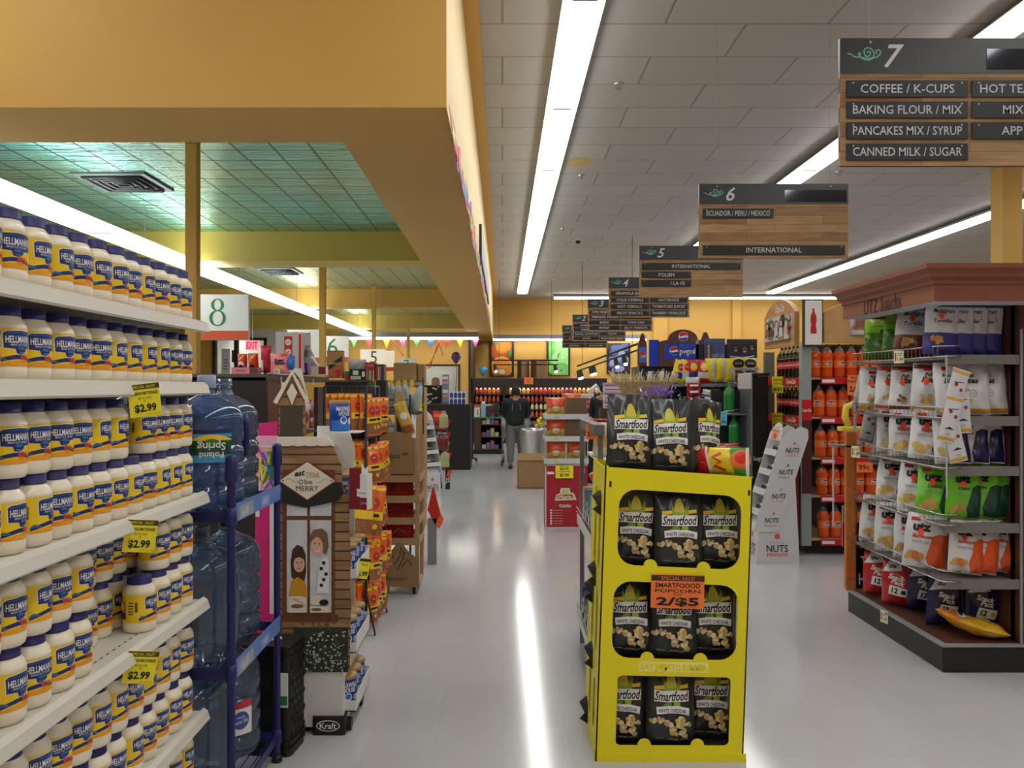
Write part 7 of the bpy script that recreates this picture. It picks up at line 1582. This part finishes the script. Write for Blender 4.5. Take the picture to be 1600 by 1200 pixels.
# ---------------------------------------------------------------- brown book shelf, blue stand at the far left of the aisle
Y2 = 20.2; s0, s1 = PX(741,Y2), PX(786,Y2); M_DW = mat('dark_wood',S(70,48,36),.5)
t = thing('wooden_shelf','dark wooden shelf with three levels of small goods beyond the black counter','shelf',(0,0,0)); zt2 = PZ(652,Y2)
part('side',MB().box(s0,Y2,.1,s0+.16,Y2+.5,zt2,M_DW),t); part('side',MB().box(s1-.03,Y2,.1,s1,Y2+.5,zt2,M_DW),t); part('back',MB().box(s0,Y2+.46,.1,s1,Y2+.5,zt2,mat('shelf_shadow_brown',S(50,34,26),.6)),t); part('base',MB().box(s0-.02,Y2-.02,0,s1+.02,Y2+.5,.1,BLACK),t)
for z in (.12,.42,.72): part('shelf',MB().box(s0+.16,Y2-.02,z-.02,s1-.03,Y2+.46,z,M_DW),t)
part('top',MB().box(s0-.02,Y2-.02,zt2-.03,s1+.02,Y2+.5,zt2,mat('green_top',S(46,130,80),.4)),t)
gc = [mat('good_%d'%i,S(*c),.5) for i,c in enumerate(((200,196,190),(120,110,160),(160,90,100),(90,110,150),(190,170,110)))]
for i,z in enumerate((.12,.42,.72)):
    for j in range(4): single('small_box',MB().box(-.045,0,0,.045,.1,.10+.05*((i*3+j)%3),gc[(i*2+j)%5]),'small goods box, %s from left, %s level of the dark wooden shelf' % (ORD[j],('bottom','middle','top')[i]),'box',(s0+.23+.105*j,Y2+.05,z+.001),0,'small goods on the dark wooden shelf')
for i,(u,w,h,c,lb) in enumerate(((745,.14,.30,PAPER,'white carton with an orange top on the dark wooden shelf'),(755,.12,.33,mat('jug_blue',S(150,180,210),.4),'pale blue jug on the dark wooden shelf top'),(764,.16,.26,mat('good_dark',S(60,56,54),.5),'dark basket of goods on the shelf top'),(775,.14,.32,mat('good_dark2',S(40,36,40),.5),'black bag on the shelf top by the cart'))):
    m = MB().rbox(-w/2,0,0,w/2,.15,h,c,.02)
    if i == 0: m.box(-w/2-.002,-.002,h*.78,w/2+.002,.152,h+.002,M_ORB); m.box(.01,-.003,.04,.03,-.001,h*.6,GREENP)
    if i == 1: m.lathe([(.04,h),(.04,h+.05),(0,h+.05)],PAPER,10,Matrix.Translation((0,.075,0)))
    if i == 2:
        for k in range(14): m.ball((r4.uniform(-.07,.07),r4.uniform(.02,.12),h+r4.uniform(-.01,.04)),.03,gc[k%5],6,5)
    single('shelf_goods',m,lb,'goods',(PX(u,Y2),Y2+.15,zt2+.001))
t = thing('blue_stand','slim dark blue wheeled stand between the black counter and wooden shelf','stand',(PX(738,18.2),18.2,0)); 
part('pole',MB().box(-.02,-.02,.06,.02,.02,PZ(642,18.2),M_BLUEW),t); part('foot',MB().box(-.10,-.02,.05,.10,.02,.08,M_BLUEW),t)
for x in (-.09,.09): part('caster',MB().cyl((x,-.015,.03),(x,.015,.03),.03,BLACK,10),t)
for k in range(7): part('clip',MB().box(-.05,-.03,.3+.11*k,-.02,-.02,.34+.11*k,[PAPER,gc[1]][k%2]),t)
# ---------------------------------------------------------------- far wall: produce cooler, pictures, duct, track lights
CYf = 24.2; k0, k1 = PX(737,CYf), PX(948,CYf); M_COOLB = mat('cooler_canopy',S(42,36,32),.5)
t = thing('produce_cooler','long dark open cooler of juices along the far wall','cooler',(0,0,0))
zc1, zc0 = PZ(591,CYf), PZ(604.5,CYf)
part('canopy',MB().box(k0,CYf-.1,zc0,k1,CYf+.12,zc1,M_COOLB).box(k0,CYf+.1,zc0+.07,k1,CYf+1.0,zc1,M_COOLB),t,bev=.02); part('canopy_lamp',MB().box(k0+.1,CYf+.16,zc0+.03,k1-.1,CYf+.26,zc0+.06,mat('cooler_lamp',(1,.80,.62),.5,emit=14)),t)
part('back_panel',MB().box(k0,CYf+.92,0,k1,CYf+1.0,zc0,mat('cooler_inside',S(70,52,46),.5)),t); part('base',MB().box(k0,CYf+.0,0,k1,CYf+.92,.5,M_COOLB),t)
for x in (k0,k1-.06,PX(786,CYf)): part('side',MB().box(x,CYf,.5,x+.06,CYf+.92,zc0,M_COOLB),t)
SZ_ = [PZ(616,CYf),PZ(628,CYf),PZ(640,CYf),PZ(652,CYf),PZ(664,CYf)]
for z in SZ_: part('shelf',MB().box(k0+.06,CYf+.12,z-.025,k1-.06,CYf+.9,z-.001,mat('cooler_shelf',S(60,44,38),.5)),t)
jc = [mat('juice_%d'%i,S(*c),.3,coat=.3) for i,c in enumerate(((250,120,60),(250,170,70),(230,70,60),(250,200,110),(246,140,120),(180,60,110),(240,220,160),(210,90,40)))]
def juice(k):
    def f():
        r = thing('juice_carton','b','bottle'); part('bottle_body',MB().lathe([(0,0),(.045,.003),(.048,.02),(.048,.12),(.03,.155),(.018,.165)],jc[k],10,cap=False),r); part('cap',MB().lathe([(.02,.162),(.02,.182),(0,.183)],PAPER,8),r); return r
    return Kind(f)
JB = [juice(k) for k in range(8)]; r6 = random.Random(21); jn = ['orange','amber','red','pale yellow','salmon','purple','cream','rust']
used_j = {}
for i,z in enumerate(SZ_[:4]):
    n = 30; run = 0; c = 0
    for j in range(n):
        if run == 0: run = r6.randint(2,5); c = (r6.randint(0,7) if j > n*.25 else r6.choice((0,4,0,7)))
        run -= 1
        x = k0+.14+(k1-k0-.28)*j/(n-1)
        if abs(x-PX(786,CYf)-.03) < .09: continue
        JB[c].place((x,CYf+.20,z+.001),0,'small %s juice bottle, place %d from left on the %s cooler shelf' % (jn[c],j+1,('top','second','third','fourth')[i]),'juice bottles in the far cooler')
for j in range(16): single('produce_pack',MB().rbox(-.058,0,0,.058,.15,.11,gc[j%5] if j%3 else B_CHIP2,.03),'wrapped produce pack, %s along the lowest cooler shelf from left' % (ORD+['fifteenth','sixteenth'])[j],'pack',(PX(822,CYf)+.125*j,CYf+.16,SZ_[4]+.001),0,'produce packs in the far cooler')
ot = MB().box(-.13,0,-.10,.13,.006,.10,ORANGETAG); Art().text('~~~',0,.03,.05,INK,maxw=.2).text('~~',0,-.045,.05,INK,maxw=.16).emit(ot,on_front(),eps=.002); single('sale_sign',ot,'small orange sign on the black canopy of the far cooler','sign',(PX(826,CYf-.12),CYf-.115,PZ(595,CYf)))
def fruit_picture(u0,u1,v0,v1,label,fn):
    Y = FARY-.05; w,h = (u1-u0)*Y/FPX,(v1-v0)*Y/FPX; t = thing('fruit_picture',label,'picture',(PX(u0,Y),Y,PZ(v1,Y)))
    part('frame',MB().box(0,0,0,w,.045,h,M_DARKTRIM),t); a = Art(); fn(a,w,h); m = MB(); a.emit(m,on_front(0,-.001,0),eps=.003); part('canvas',m,t)
def clip(a,x,z,r,m,w,h,ry=None):
    b = .09*w; pts = [(min(w-b,max(b,x+r*math.cos(2*math.pi*k/28))),min(h-.02*h,max(.02*h,z+(ry or r)*math.sin(2*math.pi*k/28)))) for k in range(28)]; a.raw(pts,[tuple(range(28))],m)
FO = mat('fruit_orange',S(226,140,40),.5,noise=.15,nscale=6); FO2 = mat('fruit_orange_deep',S(206,96,36),.5,noise=.15,nscale=5); FG = mat('fruit_green',S(120,196,100),.5,noise=.2,nscale=4); FG2 = mat('fruit_green_deep',S(70,140,64),.5); FG3 = mat('fruit_green_pale',S(160,220,140),.5,noise=.15,nscale=4)
def oranges(a,w,h):
    a.rect(.09*w,.02*h,.91*w,.98*h,mat('pic_dark_red',S(120,40,30),.5)); clip(a,.5*w,.78*h,.50*w,FO2,w,h,.34*h); clip(a,.55*w,.85*h,.30*w,FO,w,h,.2*h); clip(a,.5*w,.26*h,.46*w,mat('fruit_peel',S(240,200,110),.5),w,h,.30*h); clip(a,.5*w,.24*h,.43*w,FO,w,h,.28*h)
    for k in range(9): t_=math.pi*2*k/9; a.line([(.5*w+.10*w*math.cos(t_),.14*h+.05*h*math.sin(t_)),(.5*w+.36*w*math.cos(t_),.22*h+.2*h*max(-.7,math.sin(t_)))],.012*w,mat('fruit_pith',S(244,200,90),.5))
    for k in range(5): a.disc(.5*w+.07*w*math.cos(k*1.257),.13*h+.04*h*math.sin(k*1.257),.075*w,PAPER,10,.035*h)
    a.disc(.5*w,.13*h,.03*w,B_YEL,8); a.poly([(.72*w,.72*h),(.9*w,.74*h),(.88*w,.56*h),(.76*w,.60*h)],FG2); a.poly([(.12*w,.97*h),(.34*w,.97*h),(.25*w,.86*h)],FG2)
def apples(a,w,h):
    a.rect(.09*w,.02*h,.91*w,.98*h,FG2)
    for x,z,r,m in ((.25,.85,.30,FG),(.70,.82,.36,FG3),(.20,.55,.30,FG),(.25,.2,.22,FG),(.62,.46,.40,FG3),(.62,.10,.40,FG)): clip(a,x*w,z*h,r*w,m,w,h,r*w)
    a.line([(.52*w,.62*h),(.50*w,.55*h),(.46*w,.52*h)],.03*w,M_CABB); a.disc(.62*w,.15*h,.05*w,FG2,10); a.disc(.70*w,.50*h,.07*w,PAPER,10,.02*h)
fruit_picture(765,803,533,588,'tall framed picture of oranges on the ochre far wall',oranges)
fruit_picture(854,891,531,587,'tall framed picture of green apples on the ochre far wall',apples)
fruit_picture(948,985,536,584,'dark blue fruit picture partly behind the aisle 1 sign',lambda a,w,h:(a.rect(.09*w,.02*h,.91*w,.98*h,M_DARKTRIM),[clip(a,random.Random(k).uniform(.15,.85)*w,random.Random(k+50).uniform(.1,.9)*h,.16*w,[mat('fruit_blue',S(84,96,150),.4,noise=.3,nscale=5),mat('fruit_blue_pale',S(140,150,190),.4)][k%2],w,h,.13*w) for k in range(22)]))
t = thing('metal_duct','pair of shiny metal ducts rising behind the cooler between the fruit pictures','duct',(0,0,0)); M_DUCT = mat('duct_bronze',S(170,140,112),.3,.75)
for u0,u1 in ((808,827),(829,856)): 
    Y=27.2; part('pipe',MB().lathe([((u1-u0)/2*Y/FPX,0),((u1-u0)/2*Y/FPX,PZ(562,Y)-1.6)],M_DUCT,24,Matrix.Translation((PX((u0+u1)/2,Y),Y,1.6))),t)
part('plinth',MB().box(PX(806,27.2),26.8,0,PX(858,27.2),27.6,1.6,M_COOLB),t)
def track(p0,p1,heads,label):
    t = thing('track_light',label,'track light',tuple(p0)); d = Vector(p1)-Vector(p0)
    part('rail',MB().tube([(0,0,0),tuple(d)],.022,BLACK,6).tube([(0,0,-.12),tuple(d+Vector((0,0,-.12)))],.018,BLACK,6),t)
    for f in heads:
        q = d*f; hd = part('lamp_head',MB().cyl((q.x,q.y,q.z-.14),(q.x+.03,q.y-.05,q.z-.30),.045,BLACK,10,.058),t); part('bulb',MB().ball((q.x+.032,q.y-.052,q.z-.30),.042,mat('spot_bulb',(1,.85,.6),.5,emit=10),8,6),hd)
    for f in (.1,.9): q = d*f; part('hanger',MB().cyl((q.x,q.y,q.z),(q.x,q.y,CEILZ-p0[2]),.006,BLACK,4),t)
track(P(770,563,23),P(872,563,23),(.03,.95),'straight black track of spotlights across the orange and apple pictures')
track(P(902,572,20),P(1000,536,16),(.02,.06,.25,.30,.66,.78),'slanting black track of many spotlights left of the blue fruit picture')
# stacked jars rack and white bags near the second shopper
t = thing('jar_rack','dark wooden rack stacked with small red labelled jars right of the cooler','rack',(0,0,0)); Y3=19.0; q0,q1 = PX(905,Y3),PX(948,Y3)
for z in (PZ(641,Y3),PZ(667,Y3)): part('shelf',MB().box(q0,Y3,z-.05,q1,Y3+.4,z-.001,M_DW),t)
part('leg',MB().box(q0,Y3+.3,0,q0+.06,Y3+.4,PZ(641,Y3)-.05,M_DW),t); part('leg',MB().box(q1-.06,Y3+.3,0,q1,Y3+.4,PZ(641,Y3)-.05,M_DW),t)
def sj(): 
    r = thing('small_jar','b','jar'); part('jar_body',MB().lathe([(0,0),(.04,.002),(.044,.01),(.044,.075),(.036,.085)],mat('jar_salsa',S(190,130,110),.3,coat=.3),10,cap=False),r); part('lid',MB().lathe([(.038,.082),(.038,.10),(0,.101)],PAPER,10),r); part('label_wrap',MB().lathe([(.0445,.025),(.0445,.06)],REDP,10,cap=False),r); return r
SJ = Kind(sj)
for i in range(3):
    for j in range(6): SJ.place((q0+.06+.098*j,Y3+.06,PZ(641,Y3)+.102*i),0,'small red labelled jar, %s from left, %s layer on the upper rack shelf' % (ORD[j],('bottom','middle','top')[i]),'small jars on the wooden rack')
for i in range(3):
    for j in range(6): SJ.place((q0+.06+.098*j,Y3+.06,PZ(667,Y3)+.102*i),0,'small red labelled jar, %s from left, %s layer on the lower rack shelf' % (ORD[j],('bottom','middle','top')[i]),'small jars on the wooden rack')
for i,(u,r_) in enumerate(((927,.5),(937,.5))): single('bag_roll',MB().cyl((-.10,0,.03),(.10,0,.20),.045,mat('roll_white',S(200,202,208),.4),12),'white produce bag roll above the small jars, %s' % ('left','right')[i],'roll',(PX(u,Y3)+.02*i,Y3+.1,PZ(615,Y3)),0)
t = thing('roll_holder','white bent tray carrying the produce bag rolls','holder',(PX(908,Y3),Y3+.1,PZ(619.3,Y3))); part('tray',MB().box(0,-.05,0,.30,.45,.06,mat('roll_white',S(200,202,208))),t); part('post',MB().box(.28,.42,-PZ(619.3,Y3),.31,.45,.05,BLACK),t)
t = thing('fruit_table','low produce table with red fruit in front of the second shopper','table',(0,0,0)); Y4=14.0; part('table_top',MB().box(PX(912,Y4),Y4,PZ(660,Y4)-.12,PX(950,Y4),Y4+.5,PZ(660,Y4),M_DW),t); part('body',MB().box(PX(914,Y4),Y4+.02,0,PX(948,Y4),Y4+.48,PZ(660,Y4)-.12,M_CABB),t)
for k in range(10): single('fruit',MB().ball((0,0,.031),.031,[mat('fruit_red',S(170,60,50),.35),FO2][k%2],10,7),'%s fruit, %s from left on the low produce table' % (['red','orange'][k%2],ORD[k]),'fruit',(PX(914,Y4)+.04*k,Y4+.06+.05*(k%2),PZ(660,Y4)),0,'fruit on the low produce table')
# ---------------------------------------------------------------- people and the cart
def skin_body(name, joints, bones, m, parent, sub=2):
    me = bpy.data.meshes.new(name); me.from_pydata([j[0] for j in joints], bones, []); o = bpy.data.objects.new(name, me); COL.objects.link(o); o.parent = parent; me.materials.append(m)
    sk = o.modifiers.new('skin','SKIN'); sk.use_smooth_shade = True; sk.use_x_symmetry = False; lay = me.skin_vertices[0] if me.skin_vertices else None
    if lay is None:
        bpy.context.view_layer.objects.active = o
        lay = me.skin_vertices.new() if hasattr(me.skin_vertices,'new') else None
    for i,j in enumerate(joints):
        d = me.skin_vertices[0].data[i]; r = j[1]; d.radius = r if isinstance(r,tuple) else (r,r); d.use_root = (i == 0)
    s = o.modifiers.new('sub','SUBSURF'); s.levels = sub; s.render_levels = sub; return o
M_SKN = mat('skin',S(150,108,84),.5); M_JK = mat('jacket_black',S(20,24,30),.75,noise=.15,nscale=20); M_JN = mat('trousers_grey',S(104,108,108),.8,noise=.12,nscale=30); M_SHOE = mat('shoe_black',S(16,16,17),.5); M_HR = mat('hair_black',S(22,20,20),.7)
t = thing('person','person seen from behind in a black jacket and grey trousers pushing a cart','person',(PX(806,16.6),16.6,0))
H = 1.70
body = [((0,0,.92),(.15,.11)),((0,.0,1.08),(.17,.115)),((0,.02,1.28),(.19,.12)),((0,.03,1.42),(.13,.09)),((0,.04,1.50),(.062,.06)),((0,.06,1.56),(.075,.085)),((0,.06,1.66),(.07,.08)),
        ((-.19,.02,1.40),.070),((-.25,.08,1.17),.052),((-.20,.34,1.06),.040),((-.16,.42,1.04),(.035,.03)),((.19,.02,1.40),.070),((.25,.08,1.17),.052),((.20,.34,1.06),.040),((.16,.42,1.04),(.035,.03)),
        ((-.095,.0,.84),.095),((-.105,-.03,.50),.070),((-.115,-.12,.10),.045),((-.115,-.04,.045),(.045,.04)),((-.115,.06,.035),(.042,.03)),((.095,.02,.84),.095),((.11,.12,.50),.070),((.12,.16,.10),.045),((.12,.24,.05),(.045,.04)),((.12,.31,.035),(.042,.03))]
bones = [(0,1),(1,2),(2,3),(3,4),(4,5),(5,6),(3,7),(7,8),(8,9),(9,10),(3,11),(11,12),(12,13),(13,14),(0,15),(15,16),(16,17),(17,18),(18,19),(0,20),(20,21),(21,22),(22,23),(23,24)]
skin_body('body',body,bones,M_SKN,t)
jk = [((0,.0,.80),(.20,.15)),((0,.0,1.08),(.20,.14)),((0,.02,1.28),(.225,.145)),((0,.03,1.42),(.16,.11)),((0,.04,1.475),(.085,.08)),((-.205,.02,1.40),.090),((-.265,.08,1.17),.070),((-.205,.33,1.06),.055),((.205,.02,1.40),.090),((.265,.08,1.17),.070),((.205,.33,1.06),.055)]
skin_body('jacket',jk,[(0,1),(1,2),(2,3),(3,4),(3,5),(5,6),(6,7),(3,8),(8,9),(9,10)],M_JK,t)
tr = [((0,0,1.02),(.165,.115)),((-.10,.0,.82),.115),((-.11,-.03,.50),.092),((-.118,-.115,.12),.075),((.10,.02,.82),.115),((.115,.12,.50),.090),((.122,.155,.14),.072)]
skin_body('trousers',tr,[(0,1),(1,2),(2,3),(0,4),(4,5),(5,6)],M_JN,t)
hr_ = MB().ball((0,.055,1.615),(.092,.105,.112),M_HR,16,12); part('hair',hr_,t)
for s_ in (-1,1): part('ear',MB().ball((s_*.088,.07,1.585),(.014,.02,.03),M_SKN,8,6),t)
for x,y,z in ((-.115,-.10,.0),(.12,.18,.0)): part('shoe',MB().ball((x,y+.09,.045),(.052,.145,.05),M_SHOE,12,8).box(x-.045,y-.04,0,x+.045,y+.21,.025,M_SHOE),t,bev=.004)
for s_ in (-1,1):
    hd = MB()
    for k in range(4): hd.tube([(s_*(.185-.028*k),.36,1.075),(s_*(.185-.028*k),.41,1.085-.004*k),(s_*(.185-.028*k),.44,1.065),(s_*(.185-.028*k),.43,1.035)],[.012,.011,.010,.008],M_SKN,6)
    hd.tube([(s_*.09,.36,1.055),(s_*.075,.40,1.04),(s_*.085,.43,1.03)],[.013,.012,.009],M_SKN,6); part('hand',hd,t)
part('jacket_seam',MB().tube([(-.06,-.12,1.36),(-.075,-.125,1.30),(-.08,-.128,1.22)],.006,GREYP,4).tube([(.08,-.12,1.36),(.09,-.125,1.30),(.095,-.128,1.22)],.006,GREYP,4),t,label='thin grey reflective seams')
t.scale = (.95,.95,.95)
# cart
M_CART = mat('cart_chrome',S(150,152,156),.3,.9); t2 = thing('shopping_cart','chrome shopping cart pushed by the person in the black jacket','cart',(PX(806,16.6),17.03,0))
c = MB()
def T_(*p,r=.010): c.tube(p,r,M_CART,6)
T_((-.30,0,1.04),(.30,0,1.04),r=.016)
for s_ in (-1,1):
    T_((s_*.30,0,1.04),(s_*.29,.08,.90),(s_*.27,.10,.30),(s_*.27,.0,.14),(s_*.25,.85,.14)); T_((s_*.29,.08,.95),(s_*.22,.95,.98)); T_((s_*.27,.1,.50),(s_*.20,.9,.58))
    for k in range(12): f = k/11; T_((s_*(.29-.07*f),.08+.87*f,.95+.03*f),(s_*(.27-.07*f),.10+.8*f,.50+.08*f),r=.004)
for k in range(9): x = -.27+.0675*k; T_((x,.08,.95),(x*.95,.10,.50),(x*.75,.9,.58),(x*.78,.95,.98),r=.004)
for k in range(5): z = .52+.09*k; T_((-.27,.10,z),(.27,.10,z),r=.004); T_((-.21,.94,z+.07),(.21,.94,z+.07),r=.004)
part('basket',c,t2)
for x,y in ((-.27,.05),(.27,.05),(-.24,.82),(.24,.82)):
    part('caster',MB().cyl((x-.015,y,.06),(x+.015,y,.06),.06,BLACK,14).box(x-.02,y-.01,.07,x+.02,y+.01,.15,M_CART),t2)
# second shopper, mostly hidden
t = thing('person','second shopper in dark clothes and a black cap behind the popcorn bags','person',(PX(944,15.6),15.6,0),math.radians(160))
b2 = [((0,0,.92),(.15,.11)),((0,.0,1.10),(.165,.115)),((0,0,1.28),(.18,.12)),((0,0,1.40),(.12,.09)),((0,0,1.47),(.06,.06)),((0,-.02,1.53),(.072,.08)),((0,-.02,1.62),(.068,.078)),((-.18,0,1.37),.068),((-.24,-.03,1.13),.05),((-.20,-.26,1.05),.04),((-.19,-.36,1.05),.032),((.18,0,1.37),.068),((.24,-.03,1.13),.05),((.20,-.26,1.05),.04),((.19,-.36,1.05),.032),((-.09,0,.84),.095),((-.10,0,.48),.068),((-.10,.02,.09),.045),((-.10,-.09,.04),(.042,.035)),((.09,0,.84),.095),((.10,0,.48),.068),((.10,.02,.09),.045),((.10,-.09,.04),(.042,.035))]
skin_body('body',b2,[(0,1),(1,2),(2,3),(3,4),(4,5),(5,6),(3,7),(7,8),(8,9),(9,10),(3,11),(11,12),(12,13),(13,14),(0,15),(15,16),(16,17),(17,18),(0,19),(19,20),(20,21),(21,22)],M_SKN,t)
skin_body('coat',[((0,0,.80),(.19,.14)),((0,.0,1.10),(.195,.14)),((0,0,1.28),(.21,.145)),((0,0,1.40),(.15,.11)),((0,0,1.45),(.085,.08)),((-.195,0,1.37),.088),((-.255,-.03,1.13),.068),((-.205,-.26,1.05),.055),((.195,0,1.37),.088),((.255,-.03,1.13),.068),((.205,-.26,1.05),.055)],[(0,1),(1,2),(2,3),(3,4),(3,5),(5,6),(6,7),(3,8),(8,9),(9,10)],M_JK,t)
skin_body('trousers',[((0,0,.90),(.16,.12)),((-.095,0,.80),.112),((-.102,0,.48),.088),((-.102,.01,.12),.072),((.095,0,.80),.112),((.102,0,.48),.088),((.102,.01,.12),.072)],[(0,1),(1,2),(2,3),(0,4),(4,5),(5,6)],M_JN,t)
part('cap',MB().ball((0,-.01,1.615),(.095,.108,.10),M_HR,14,10).box(-.07,-.20,1.61,.07,-.08,1.625,M_HR),t)
for s_ in (-1,1): part('shoe',MB().ball((s_*.10,-.04,.045),(.05,.13,.048),M_SHOE,10,7),t)
fc = MB()
for s_ in (-1,1): fc.ball((s_*.028,-.098,1.565),(.011,.006,.007),WHITE,8,6); fc.ball((s_*.028,-.103,1.565),(.005,.004,.005),BLACK,6,5)
fc.ball((0,-.108,1.545),(.012,.016,.018),M_SKN,8,6).ball((0,-.095,1.508),(.022,.008,.005),mat('lips',S(140,80,70),.5),8,5); part('face',fc,t)
